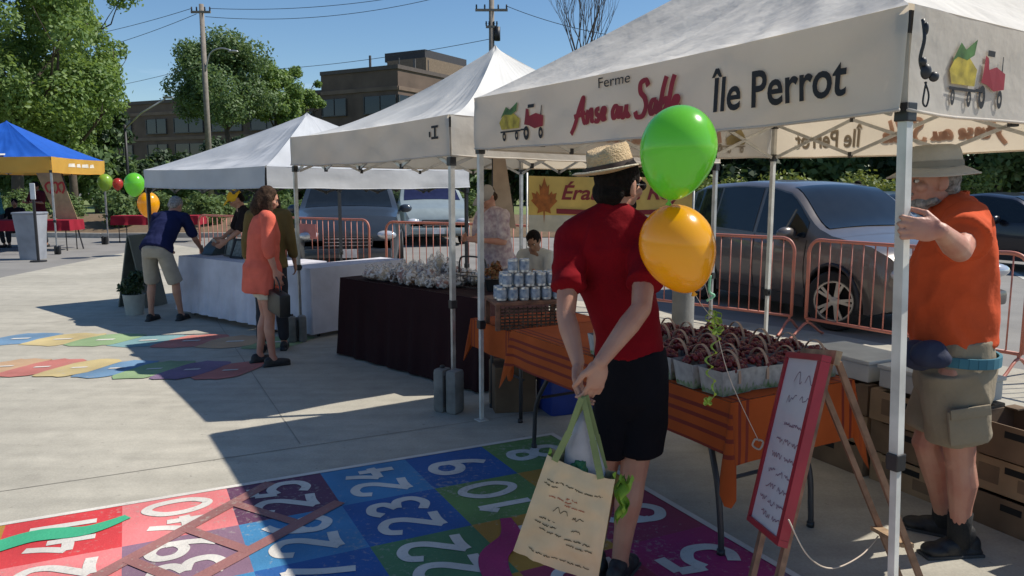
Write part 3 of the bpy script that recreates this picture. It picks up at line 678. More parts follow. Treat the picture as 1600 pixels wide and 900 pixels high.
def signwriting(vf, parent, off, red, black, yel, grn, redw=None, layout=((.12, .29), (.375, .665), (.72, .93))):
    f = tmap(vf, off)
    (e0, e1), (s0, s1), (p0, p1) = layout
    m = MB(); sx = (s1 - s0) / 14.6
    for k, st in enumerate(SCRIPT):
        q = catmull([(s0 + (x + .3) * sx, .27 + (y + .0) * .172) for x, y in st], 6)
        # stroke width is set in metres through the anisotropic map
        pts = [Vector(p[:2]) for p in q]; n = len(pts); L1 = 3.05; H1 = .33; vs = []
        for i in range(n):
            a = pts[max(i - 1, 0)]; b = pts[min(i + 1, n - 1)]; d = Vector(((b.x - a.x) * L1, (b.y - a.y) * H1)); d = d.normalized() if d.length > 1e-9 else Vector((1, 0))
            wd = (.0155 if 0 else .011) * (1 + .45 * abs(d.y)); nn = Vector((-d.y, d.x)) * wd
            for sg in (1, -1): vs.append(f(pts[i].x + sg * nn.x / L1, pts[i].y + sg * nn.y / H1, .0005 * k if off > 0 else -.0005 * k))
        m.add(vs, [(2 * i, 2 * i + 1, 2 * i + 3, 2 * i + 2) for i in range(n - 1)])
    m.build('script_lettering', red, parent, normals=False)
    vs, fs = fit_text('Ferme', s0 + .075, s0 + .16, .8, .93, size=1, offset=0) if False else fit_text('Ferme', s0 + .08, s0 + .165, .80, .95)
    m = MB(); m.add([f(x, y) for x, y in vs], fs); m.build('small_lettering', black, parent, normals=False)
    vs, fs = fit_text('Île Perrot', p0, p1, .22, .76, off=.018)
    m = MB(); m.add([f(x, y) for x, y in vs], fs); m.build('place_name_lettering', black, parent, normals=False)
    # tractor with a cart of vegetables
    W = e1 - e0; ex = lambda x: e0 + W * x
    m = MB()
    for cx, cy, rr in ((.1, .2, .045), (.4, .2, .045), (.62, .23, .065), (.92, .22, .052)):
        ring = [(cx + rr * .9 * math.cos(a), cy + rr * 1.9 * math.sin(a)) for a in [6.283 * k / 14 for k in range(14)]]
        inn = [(cx + rr * .35 * math.cos(a), cy + rr * .75 * math.sin(a)) for a in [6.283 * k / 14 for k in range(14)]]
        m.add([f(ex(x), y) for x, y in ring + inn], [(k, (k + 1) % 14, 14 + (k + 1) % 14, 14 + k) for k in range(14)])
    for poly in ([(.02, .3), (.5, .3), (.5, .27), (.02, .27)], [(.66, .72), (.8, .72), (.8, .66), (.66, .66)], [(.5, .31), (.62, .31), (.62, .28), (.5, .28)], [(.93, .5), (.95, .68), (.965, .68), (.955, .5)]):
        m.add([f(ex(x), y, .0006) for x, y in poly], [(0, 1, 2, 3)])
    m.build('emblem_wheels', black, parent, normals=False)
    m = MB(); m.add([f(ex(x), y, .0012) for x, y in [(.6, .5), (.62, .66), (.68, .64), (.7, .52), (.84, .56), (1.0, .5), (.98, .33), (.8, .3), (.68, .36), (.58, .38)]], [(0, 1, 2, 3, 9), (9, 3, 8), (3, 4, 7, 8), (4, 5, 6, 7)]); m.build('emblem_tractor', red, parent, normals=False)
    m = MB(); m.add([f(ex(x), y, .0012) for x, y in [(.05, .33), (.0, .46), (.1, .62), (.3, .62), (.48, .5), (.47, .33)]], [(0, 1, 2, 3, 4, 5)]); m.build('emblem_load', yel, parent, normals=False)
    m = MB(); m.add([f(ex(x), y, .0018) for x, y in [(.03, .54), (.14, .74), (.24, .68), (.42, .8), (.4, .64), (.28, .58), (.12, .6)]], [(0, 1, 2, 6), (2, 3, 4, 5), (2, 5, 6)]); m.build('emblem_leaves', grn, parent, normals=False)

# tent 1, printed, nearest
T1 = [(1.27, 2.54), (-.24, 5.18), (2.28, 6.80), (3.84, 4.14)]
t1, v1, c1 = tent('printed_canopy_tent', 'large off-white canopy tent with red and black lettering on its valance, nearest the camera', T1, 2.19, 1.862, 3.14, 1.06, F_white, F_val, aluw, .0165, seed=2, kind='canopy tent', clip_z=.66, pole_pts=[(1.335, 2.50), T1[1], T1[2], T1[3]])
# v1[0]: near->left is seen from outside right to left, so mirror u
def flip(vf): return lambda u, t, off=0.0: vf(1 - u, t, off)
signwriting(flip(v1[0]), t1, .007, ink_red, ink_black, ink_y, ink_g)
signwriting(flip(v1[3]), t1, .007, ink_red, ink_black, ink_y, ink_g, layout=((.075, .19), (.34, .62), (.72, .93)))
for k in (1, 2):
    signwriting(flip(v1[k]), t1, .007, ink_red, ink_black, ink_y, ink_g)
    signwriting(flip(v1[k]), t1, -.012, fade_r, fade_b, fade_y, fade_y)
# strap knot on its near corner
root = empty('strap_bundle', (1.272, 2.54, 1.975), 0, 'black rolled strap with a loop tied on the near corner of the printed tent', 'strap')
o_ = V(.012, -.05, 0); m = MB(); m.tube(catmull([o_ + V(0, 0, .16), o_ + V(.004, -.01, .1), o_ + V(0, 0, .04), o_ + V(.012, 0, 0)], 5), .006, 6); m.ell(o_ + V(.008, -.008, .13), (.008, .008, .02)); m.build('strap', blackp, root, True)
m = MB(); m.ell(o_ + V(.018, -.006, .0), (.017, .012, .024)); m.ell(o_ + V(.045, -.004, -.015), (.016, .011, .016)); m.ell(o_ + V(.005, -.01, .03), (.011, .009, .014)); m.build('knot', blackp, root, True)
m = MB(); m.tube(catmull([o_ + V(.02, 0, -.03), o_ + V(.035, 0, -.07), o_ + V(.03, 0, -.105), o_ + V(.018, 0, -.095), o_ + V(.02, 0, -.06), o_ + V(.024, 0, -.03)], 5), .003, 5); m.build('loop', blackp, root, True)
# tent 2, peaked white
N2 = V(-.43, 5.44, 0); L2 = V(-2.26, 7.99, 0); B2 = V(.12, 9.75, 0); R2 = V(1.93, 7.25, 0)
t2, v2, c2 = tent('peaked_canopy_tent', 'white canopy tent with a tall pointed peak, second from the camera', [N2, L2, B2, R2], 2.11, 1.83, 2.93, 1.5, F_peak, F_val, alu, .017, seed=5, clip_z=.78)
m = MB(); f = tmap(flip(v2[0]), .006)
for a in ([(.925, .5), (.955, .5), (.955, .44), (.925, .44)], [(.925, .78), (.955, .78), (.955, .72), (.925, .72)], [(.937, .74), (.945, .74), (.945, .48), (.937, .48)], [(.915, .64), (.922, .64), (.922, .5), (.915, .5)]): m.add([f(x, y) for x, y in a], [(0, 1, 2, 3)])
m.build('printed_mark', ink_black, t2, normals=False)
# tent 3, low
N3 = V(-2.66, 8.4, 0); L3 = V(-4.95, 10.46, 0); B3 = V(-2.84, 12.75, 0); R3 = V(-.6, 10.66, 0)
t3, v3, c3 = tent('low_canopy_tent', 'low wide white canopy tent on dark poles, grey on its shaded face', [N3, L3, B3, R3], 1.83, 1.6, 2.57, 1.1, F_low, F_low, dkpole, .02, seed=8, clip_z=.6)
# tent 4, blue and yellow
N4 = V(-10.85, 18.3, 0); u4 = V(-.14, .99, 0); w4 = V(-.99, -.14, 0)
T4 = [N4, N4 + w4 * 3.3, N4 + w4 * 3.3 + u4 * 3.3, N4 + u4 * 3.3]
t4, v4, c4 = tent('blue_canopy_tent', 'bright blue canopy tent with a yellow valance at the far left', T4, 2.3, 1.93, 3.22, 1.12, F_blue, F_yel, alu, .02, seed=11)
vs, fs = fit_text('MARCHÉ', .35, .75, .35, .68)
m = MB(); f = tmap(flip(v4[3]), .006)
for k, (a, b) in enumerate(((.28, .4), (.42, .5), (.52, .66), (.68, .76))): m.add([f(x, y) for x, y in ((a, .45), (b, .45), (b - .01, .7), (a + .01, .66))], [(0, 1, 2, 3)])
m.build('faded_white_print', mat('ink_white', (.75, .7, .6), .7), t4, normals=False)
m = MB()
for k in range(7):
    a = .04 + k * .07
    def rf(u, v, a=a): return None
# white lettering strip at the foot of the blue roof
def roofpt(u, v):   # front-left facet of tent 4 (near -> left)
    a, b = c4[0], c4[1]; e = a.lerp(b, u); p = e.lerp(V(0, 0, 0), v); z0 = 2.3; return V(p.x, p.y, z0 + (3.22 - z0) * v ** (1.12 * (1 + u * (1 - u))) + .012)
for k in range(8):
    a = .3 + k * .065; m.add([roofpt(x, y) for x, y in ((a, .05), (a + .045, .05), (a + .045, .13 + .03 * (k % 2)), (a, .13))], [(0, 1, 2, 3)])
m.build('roof_lettering_strip', mat('ink_white', (.75, .7, .6), .7), t4, normals=False)

# ------------------------------------------------------------------ tent weights
wm = mat('weight_grey_plastic', (.2, .2, .19), .7, var=.2, vscale=9, bump=.4, bscale=30)
def weight(p, label, h=.33, wd=.2, rz=0.0, m_=None):
    root = empty('tent_weight', (p[0], p[1], 0), rz, label, 'weight', 'weights at the tent pole feet')
    m = MB()
    for s in (-1, 1): m.box(V(s * wd * .27, -.0, h / 2), (wd * .46, wd * .62, h), bev=.03)
    m.box(V(0, .04, h / 2 - .01), (wd * .5, wd * .3, h * .9), bev=.01); m.build('tank', m_ or wm, root, True, 40)
    m = MB(); m.tube([V(-wd * .27, 0, h - .005), V(-wd * .27, 0, h + .018)], .018, 10); m.build('filler_cap', blackp, root, True)
    m = MB(); m.tube([V(0, -wd * .28, .05), V(0, -wd * .28, h - .04)], .007, 6); m.build('strap', blackp, root)
    return root
weight((-.455, 5.38), 'grey two-part tank weight at the near foot of the peaked white tent', .32, .2, R(-30))
weight((-2.24, 7.88), 'grey tank weight at the left foot of the peaked white tent', .28, .19, R(20))
weight((-10.78, 18.18), 'small dark weight at the near foot of the blue tent', .2, .14, 0, blackp)
weight((-11.3, 21.3), 'small dark weight at the right foot of the blue tent', .22, .16, 0, blackp)
# ------------------------------------------------------------------ vehicles
tyre = mat('tyre_rubber', (.018, .018, .018), .85, bump=.3); rimm = mat('alloy_rim', (.5, .48, .46), .3, .85); well = mat('wheel_well_black', (.008, .008, .008), .95)
lampg = mat('headlamp_glass', (.6, .62, .65), .08, .3, spec=.9, coat=1); chrome = mat('chrome', (.6, .6, .62), .15, 1.0); trim = mat('bumper_black', (.02, .02, .022), .6); tail = mat('tail_lamp_red', (.35, .01, .01), .2, coat=1)
plate_m = mat('number_plate_white', (.7, .7, .72), .5)
def paintm(name, col, metal=.35): return mat(name, col, .3, metal, var=.05, coat=.6)
def interp(tab, x):
    for (a, va), (b, vb) in zip(tab, tab[1:]):
        if x <= b: t = (x - a) / (b - a); t = t * t * (3 - 2 * t) * .5 + t * .5; return va + (vb - va) * t
    return tab[-1][1]
def car(name, label, pos, rz, L_, W, H, top, belt, glass_x, wheels, m_paint, group=None, steer=0.0, cat='car', shell_w=None, tint=(.012, .016, .02), detail=True, wr=.34, tumble=.78, mirror_x=None, roof_flat=None):
    """x forward from rear 0 to front L_; top: [(x, z)] outline of hood/glass/roof; belt: [(x, z)]; glass_x: dict of x positions"""
    root = empty(name, (pos[0], pos[1], 0), rz, label, cat, group); x0 = -L_ / 2
    hw = lambda x: W / 2 * (1 - .10 * max(0, (abs(x - L_ / 2) / (L_ / 2)) - .62) / .38 - .12 * max(0, (abs(x - L_ / 2) / (L_ / 2)) - .93) / .07)
    zt = lambda x: interp(top, x); zb = lambda x: min(interp(belt, x), zt(x) - .012)
    def side_y(x, z):
        b = zb(x); w_ = hw(x)
        if z <= b:
            t = (z - .2) / (b - .2); return w_ * (.93 + .09 * math.sin(math.pi * min(max(t, 0), 1) * .78) - .015 * t)
        T = zt(x); full = max(T for _, T in top); t = (z - b) / max(full - b, .05); return w_ * ((.93 + .09 * math.sin(math.pi * .78) - .015) + (tumble - 1.0) * min(t, 1.1))
    N = 40; xs = [L_ * i / N for i in range(N + 1)]; secs = []
    for x in xs:
        b = zb(x); T = zt(x); ring = []
        lo = .24 + .1 * max(0, (abs(x - L_ / 2) / (L_ / 2)) - .85) / .15
        zs = [lo, lo + .12, lo + .3, (lo + b) / 2 + .12, b - .04, b]
        for z in zs: ring.append((side_y(x, z), z))
        for t in (.35, .7, .93): z = b + (T - b) * t; ring.append((side_y(x, z), z))
        yt = side_y(x, T); ring.append((yt * .93, T + .0)); ring.append((yt * .6, T + .02)); ring.append((yt * .25, T + .032))
        secs.append(ring)
    mb = MB(); vs = []; k = len(secs[0])
    for x, ring in zip(xs, secs):
        for y, z in ring: vs.append(V(x + x0, y, z))
        for y, z in reversed(ring): vs.append(V(x + x0, -y, z))
    n = 2 * k; fs = [(i * n + j, i * n + (j + 1) % n, (i + 1) * n + (j + 1) % n, (i + 1) * n + j) for i in range(N) for j in range(n)]
    fs += [tuple(range(n - 1, -1, -1)), tuple(N * n + j for j in range(n))]
    mb.add(vs, fs); body = mb.build('body', [m_paint, well], root, True, 32)
    cut = MB()
    for wx in wheels:
        for s in (-1, 1): cut.tube([V(wx + x0, s * (W / 2 - .24), wr), V(wx + x0, s * (W / 2 + .2), wr)], wr * 1.17, 28)
    co = cut.build('cut', well); bo = body.modifiers.new('b', 'BOOLEAN'); bo.operation = 'DIFFERENCE'; bo.object = co; bo.solver = 'EXACT'
    try: bo.material_mode = 'TRANSFER'
    except Exception: pass
    dg = bpy.context.evaluated_depsgraph_get(); dg.update(); me = D.meshes.new_from_object(body.evaluated_get(dg)); body.modifiers.clear(); body.data = me
    D.objects.remove(co)
    # side windows: polygons given in (x, z-fraction between belt and roof)
    gm = glass('car_glass_%d' % int(tint[0] * 1000), tint)
    def sidept(x, t, s, off):
        b = zb(x) + .025; T = zt(x) - .06; z = b + (T - b) * t; return V(x + x0, s * (side_y(x, z) + off), z)
    for s in (-1, 1):
        for (xa, xb, ca, cb) in glass_x['side']:
            m = MB(); ns = 8; xsl = [xa + (xb - xa) * i / ns for i in range(ns + 1)]
            vs = []
            for i, x in enumerate(xsl):
                for t in (0, .5, 1): vs.append(sidept(x, t, s, .006))
            m.add(vs, [(i * 3 + j, (i + 1) * 3 + j, (i + 1) * 3 + j + 1, i * 3 + j + 1) for i in range(ns) for j in range(2)]); m.build('side_window', gm, root, True)
        if detail:
            # door shut lines, sill, handles
            m = MB()
            for dx in glass_x.get('doors', []): m.tube([V(dx + x0, s * (side_y(dx, z) + .001), z) for z in [.34 + (zb(dx) - .34) * q / 6 for q in range(7)]], .0045, 4)
            m.build('door_gap', well, root)
            for dx in glass_x.get('handles', []):
                m = MB(); z = zb(dx) - .1; m.box(V(dx + x0, s * (side_y(dx, z) + .014), z), (.19, .022, .03), bev=.008); m.build('door_handle', m_paint, root)
            m = MB(); m.bar(V(wheels[0] + x0 + wr * 1.3, s * (W / 2 * .955), .27), V(wheels[1] + x0 - wr * 1.3, s * (W / 2 * .955), .27), .06, .13); m.build('sill', trim, root)
            for wx in wheels:
                m = MB(); R1 = wr * 1.2
                m.tube([V(wx + x0 + R1 * math.cos(a), s * (side_y(wx, .6) + .0), wr + R1 * math.sin(a)) for a in [math.pi * (q / 16) for q in range(-1, 18)]], .022, 6); m.build('wheel_arch', trim if glass_x.get('clad', True) else m_paint, root, True)
        mxp = mirror_x or glass_x['ws'][0] - .1
        m = MB(); zc = zb(mxp) + .06; m.ell(V(mxp + x0, s * (W / 2 + .12), zc), (.07, .13, .085)); m.bar(V(mxp + x0 + .02, s * (W / 2 - .04), zc - .05), V(mxp + x0, s * (W / 2 + .08), zc - .03), .06, .04); m.build('wing_mirror', m_paint, root, True)
    # windscreen / rear window as curved sheets lying on the glass slope
    for nm, (xa, xb) in (('windscreen', glass_x['ws']), ('rear_window', glass_x['rw'])):
        m = MB()
        def gp(u, v, xa=xa, xb=xb):
            x = xb + (xa - xb) * u if nm == 'windscreen' else xa + (xb - xa) * u; x = xa + (xb - xa) * u
            T = zt(x); yt = side_y(x, T) * .93; y = yt * (2 * v - 1) * .95; q = abs(2 * v - 1)
            zz = T + (.032 * (1 - (q * 1.05) ** 2) if q < .95 else 0) + .014
            return V(x + x0, y, zz)
        m.grid(gp, 8, 12); m.build(nm, gm, root, True)
    # front face
    xf = L_ + x0; hz = zt(L_ * .985); wf = hw(L_ * .97)
    m = MB(); m.box(V(xf + .0, 0, .62), (.05, wf * 1.0, .2), bev=.02); g = m.build('grille', trim, root)
    m = MB()
    for q in range(3): m.box(V(xf + .028, 0, .56 + .06 * q), (.012, wf * .96, .014))
    m.build('grille_bar', chrome, g)
    m = MB(); m.box(V(xf + .03, 0, .42), (.14, wf * 1.75, .17), bev=.05); m.build('front_bumper', m_paint if glass_x.get('painted_bumper', True) else trim, root, True, 40)
    m = MB(); m.box(V(xf + .105, 0, .42), (.012, .3, .15), bev=.004); m.build('number_plate', plate_m, root)
    for s in (-1, 1):
        m = MB(); m.ell(V(xf - .06, s * wf * .76, hz - .14), (.12, .2, .085), rotM(0, 0, -s * .35)); m.build('headlight', lampg, root, True)
        m = MB(); m.box(V(x0 + .02, s * wf * .85, .95), (.08, .16, .26), bev=.03); m.build('tail_light', tail, root)
    m = MB(); m.box(V(x0 - .02, 0, .45), (.14, wf * 1.75, .2), bev=.05); m.build('rear_bumper', m_paint, root, True, 40)
    for i, wx in enumerate(wheels):
        for s in (-1, 1):
            ang = steer if i == 1 else 0.0; c = V(wx + x0, s * (W / 2 - .1), wr); M = Matrix.Rotation(ang, 3, 'Z') @ Matrix.Rotation(R(-90) * s, 3, 'X')
            m = MB(); m.lathe([(wr * .6, -.1), (wr * .93, -.1), (wr, -.06), (wr, .06), (wr * .94, .095), (wr * .66, .1), (wr * .64, .06), (wr * .6, .0)], V(0, 0, 0), 30, M, cap=False); wh = m.build('wheel', tyre, root, True, 40); wh.location = c
            m = MB(); m.lathe([(wr * .6, .0), (wr * .66, .05), (wr * .68, .1), (wr * .62, .098), (wr * .6, .05)], V(0, 0, 0), 30, M, cap=False)
            for q in range(5):
                a = q * 2 * math.pi / 5
                for da in (-.15, .15):
                    p = V(math.cos(a + da * .5) * wr * .12, math.sin(a + da * .5) * wr * .12, .07); e = V(math.cos(a + da) * wr * .64, math.sin(a + da) * wr * .64, .075)
                    m.bar(M @ p, M @ e, .032 * wr / .34, .02, up=M @ V(0, 0, 1))
            m.lathe([(0, .09), (wr * .15, .085), (wr * .17, .05), (0, .05)], V(0, 0, 0), 12, M); m.build('rim', rimm, wh, True, 30)
            m = MB(); m.lathe([(0, .012), (wr * .6, .012), (wr * .6, .0), (0, .0)], V(0, 0, 0), 20, M); m.build('brake_disc', well, wh)
    return root
suv_top = [(0, .95), (.06, 1.12), (.35, 1.52), (.75, 1.63), (1.6, 1.665), (2.2, 1.645), (2.55, 1.585), (3.25, 1.12), (3.45, 1.06), (3.95, .98), (4.2, .87), (4.28, .7)]
suv_belt = [(0, .9), (.3, 1.06), (2.6, 1.0), (3.5, .98), (4.0, .93), (4.28, .66)]
suv = car('grey_suv', 'dark grey car parked behind the orange barriers, its front wheel turned out', (0, 0), 0, 4.28, 1.8, 1.66, suv_top, suv_belt,
    dict(side=[(.55, 1.15, 0, 0), (1.2, 2.05, 0, 0), (2.12, 3.02, 0, 0)], ws=(2.5, 3.26), rw=(.1, .5), doors=[1.17, 2.1, 3.05], handles=[1.35, 2.3]), (.88, 3.5), paintm('car_paint_grey', (.13, .113, .103), .3), steer=R(22), mirror_x=2.86)
def place_car(root, L_, wx, side, W, P, head):
    """put the ground point of wheel wx (side +1 left of heading) at P with heading angle head"""
    lx = wx - L_ / 2; ly = side * (W / 2); c, s = math.cos(head), math.sin(head)
    root.location = (P[0] - (lx * c - ly * s), P[1] - (lx * s + ly * c), 0); root.rotation_euler = (0, 0, head)
place_car(suv, 4.28, 3.5, -1, 1.8, (3.56, 8.5), R(-70))
van_top = [(0, 1.0), (.08, 1.4), (.3, 1.78), (1.0, 1.84), (2.6, 1.84), (3.15, 1.76), (3.85, 1.2), (4.05, 1.15), (4.6, 1.06), (4.8, .86), (4.85, .7)]
van_belt = [(0, 1.0), (.4, 1.12), (3.6, 1.1), (4.1, 1.05), (4.6, 1.0), (4.85, .66)]
van1 = car('blue_van', 'dark blue-grey van with a long hood facing the stalls, left of the pale van', (-3.35, 16.1), R(-80), 4.85, 1.95, 1.84, van_top, van_belt,
    dict(side=[(.4, 1.2, 0, 0), (1.28, 2.3, 0, 0), (2.38, 3.5, 0, 0)], ws=(3.12, 3.86), rw=(.1, .3), doors=[1.24, 2.34, 3.5], handles=[2.5], painted_bumper=True), (.9, 3.95), paintm('car_paint_blue_grey', (.045, .058, .075), .3), tint=(.012, .03, .05))
mini_top = [(0, 1.0), (.06, 1.4), (.3, 1.8), (1.0, 1.88), (2.7, 1.88), (3.2, 1.78), (3.95, 1.2), (4.1, 1.12), (4.6, .98), (4.8, .8), (4.85, .66)]
van2 = car('pale_van', 'pale silver-green van facing the stalls with sun on its hood, behind the peaked tent pole', (-2.6, 22.9), R(-75), 4.85, 1.9, 1.88, mini_top, van_belt,
    dict(side=[(.4, 1.2, 0, 0), (1.28, 2.3, 0, 0), (2.38, 3.5, 0, 0)], ws=(3.18, 3.93), rw=(.1, .3), doors=[1.24, 2.34, 3.5], handles=[2.5], clad=False), (.9, 3.95), paintm('car_paint_pale', (.30, .35, .35), .2), tint=(.02, .022, .06))
sed_top = [(0, .85), (.08, .95), (.7, 1.02), (.95, 1.1), (1.5, 1.4), (2.2, 1.46), (2.8, 1.4), (3.5, .99), (3.7, .95), (4.3, .83), (4.55, .7), (4.6, .6)]
sed_belt = [(0, .82), (.9, .95), (3.5, .9), (4.2, .82), (4.6, .56)]
gx = dict(side=[(1.2, 1.9, 0, 0), (1.97, 3.1, 0, 0)], ws=(2.78, 3.5), rw=(.98, 1.48), doors=[1.93, 3.2], handles=[1.2, 2.2], clad=False)
def sedan(nm, label, pos, rz, col): return car(nm, label, pos, rz, 4.6, 1.8, 1.46, sed_top, sed_belt, gx, (.9, 3.65), paintm('car_paint_' + nm, col), wr=.32, group='cars parked across the lot')
gc = 'cars parked across the lot'
sedan('black_car', 'shiny black car parked right behind the shoulder of the man in orange', A(1560, 300, 15.5).xy + V(.2, 0, 0).xy, R(-62), (.012, .012, .02))
sedan('dark_car', 'dark car cut by the right edge of the photo, beyond the shiny black one', A(1640, 300, 20.5).xy, R(-70), (.05, .06, .08))
sedan('teal_car', 'grey-blue car further off, left of the pole the man in orange grips', A(1392, 300, 17.5).xy, R(-75), (.12, .17, .2))
sedan('silver_car', 'low silver car far off between the grey car roof and the walker in lilac', A(1290, 300, 24).xy, R(-70), (.3, .32, .35))

# ------------------------------------------------------------------ crowd barriers
bar_m = mat('barrier_orange_paint', (.52, .16, .10), .5, var=.25, vscale=7, col2=(.38, .15, .12)); barpale = mat('barrier_orange_faded', (.55, .2, .15), .55, var=.2, vscale=9)
def barrier(p, q, label, sign=False, H=1.05, lo=.2):
    p = V(p[0], p[1], 0); q = V(q[0], q[1], 0); d = q - p; L_ = d.length; ang = math.atan2(d.y, d.x)
    root = empty('crowd_barrier', ((p + q) / 2), ang, label, 'barrier', 'orange crowd barriers between plaza and cars'); h = L_ / 2; r_ = .12
    m = MB(); pts = [V(-h, 0, lo)]
    pts += catmull([(-h, 0, H - r_ * 2), (-h, 0, H - r_), (-h + r_ * .35, 0, H - r_ * .3), (-h + r_, 0, H), (-h + 2 * r_, 0, H)], 4)
    pts += catmull([(h - 2 * r_, 0, H), (h - r_, 0, H), (h - r_ * .35, 0, H - r_ * .3), (h, 0, H - r_), (h, 0, H - r_ * 2)], 4); pts.append(V(h, 0, lo))
    m.tube(pts, .019, 8); m.tube([V(-h, 0, lo), V(h, 0, lo)], .017, 8); m.build('frame', bar_m, root, True)
    nb = int(L_ / .125)
    for k in range(1, nb):
        x = -h + L_ * k / nb; m = MB(); m.tube([V(x, 0, lo), V(x, 0, H)], .0075, 6); m.build('upright', barpale, root, True)
    for s in (-1, 1):
        m = MB(); x = s * (h - .02); m.tube(catmull([(x, -.28, .012), (x, -.2, .05), (x, 0, .16), (x, .2, .05), (x, .28, .012)], 4), .015, 6); m.tube([V(x, 0, .15), V(x, 0, lo)], .015, 6); m.build('foot', bar_m, root, True)
    if sign:
        m = MB(); m.box(V(-h * .4, -.03, .82), (.4, .01, .26), bev=.002); m.build('notice_board', mat('notice_red', (.5, .16, .14), .6), root)
    return root
barrier((1.62, 9.72), (3.07, 8.33), 'orange barrier behind the berry table, left of the rear tent pole foot')
barrier((3.17, 8.17), (4.32, 6.38), 'orange barrier in front of the grey car wheel, passing behind the man in orange')
barrier((4.42, 6.2), (5.5, 4.45), 'orange barrier at the right edge of the photo')
barrier((-2.0, 12.2), (-.2, 11.3), 'orange barrier in front of the blue van bumper, left part of the run')
barrier((-.08, 11.2), (1.5, 9.85), 'orange barrier behind the bagged goods, in front of the pale van')
barrier((-4.1, 13.9), (-2.4, 12.9), 'orange barrier with a small red notice behind the woman in coral', sign=True)
barrier((-6.1, 15.0), (-4.3, 14.0), 'orange barrier behind the man in the navy shirt')
# ------------------------------------------------------------------ tables and cloths
legm = mat('table_leg_dark', (.06, .06, .065), .45, .4); topm = mat('table_top_pale', (.55, .55, .52), .6)
def cloth_mat(name, base, stripes=None, ang=0.0, bump=.3, tr=0.0):
    m = mat(name, base, .85, var=.1, vscale=4, bump=bump, bscale=14, spec=.2, trans=tr)
    if stripes:
        n = m.node_tree; l = n.links.new; b = n.nodes['Principled BSDF']; old = b.inputs['Base Color'].links[0].from_socket
        u = n.nodes.new('ShaderNodeUVMap'); sp = n.nodes.new('ShaderNodeSeparateXYZ'); l(u.outputs[0], sp.inputs[0])
        # stripe bands run along the cloth, set by v
        r_ = n.nodes.new('ShaderNodeValToRGB'); r_.color_ramp.interpolation = 'CONSTANT'; e = r_.color_ramp.elements
        e[0].position = 0; e[0].color = (0, 0, 0, 1); e[1].position = .98; e[1].color = (0, 0, 0, 1)
        for p, c in stripes: x = e.new(p); x.color = (c, c, c, 1)
        l(sp.outputs[1], r_.inputs[0]); mx_ = n.nodes.new('ShaderNodeMix'); mx_.data_type = 'RGBA'; mx_.inputs[7].default_value = (.2, .035, .022, 1)
        l(r_.outputs[0], mx_.inputs[0]); l(old, mx_.inputs[6]); l(mx_.outputs[2], b.inputs['Base Color'])
    return m
def folding_table(label, P0, u, wv, Lg, Wd, H, insets=.1, curved=True):
    """P0 near corner, u long direction, wv depth direction"""
    P0 = V(*P0, 0); u = V(*u, 0).normalized(); wv = V(*wv, 0).normalized(); c = P0 + u * Lg / 2 + wv * Wd / 2
    root = empty('folding_table', c, math.atan2(u.y, u.x), label, 'table'); 
    sgn = 1 if u.cross(wv).z > 0 else -1
    m = MB(); m.box(V(0, 0, H - .02), (Lg - .02, Wd - .02, .035), bev=.01); m.build('table_top', topm, root)
    for sx in (-1, 1):
        for sy in (-1, 1):
            x = sx * (Lg / 2 - .12); y = sy * (Wd / 2 - .09); m = MB()
            m.tube(catmull([(x - sx * .16, y * .82, H - .04), (x - sx * .14, y * .86, H - .2), (x - sx * .03, y, H * .42), (x, y, .1), (x + sx * .004, y, .012)], 6) if curved else [V(x, y, H - .03), V(x, y, .012)], .0135, 8); 
            lg_ = m.build('leg', legm, root, True); m = MB(); m.tube([V(x + sx * .004, y, 0), V(x + sx * .004, y, .03)], .018, 8); m.build('rubber_foot', blackp, lg_, True)
        m = MB(); x = sx * (Lg / 2 - .15); m.tube([V(x, -Wd / 2 + .1, H * .45), V(x, Wd / 2 - .1, H * .45)], .009, 6); m.build('crossbar', legm, root)
    return root, c
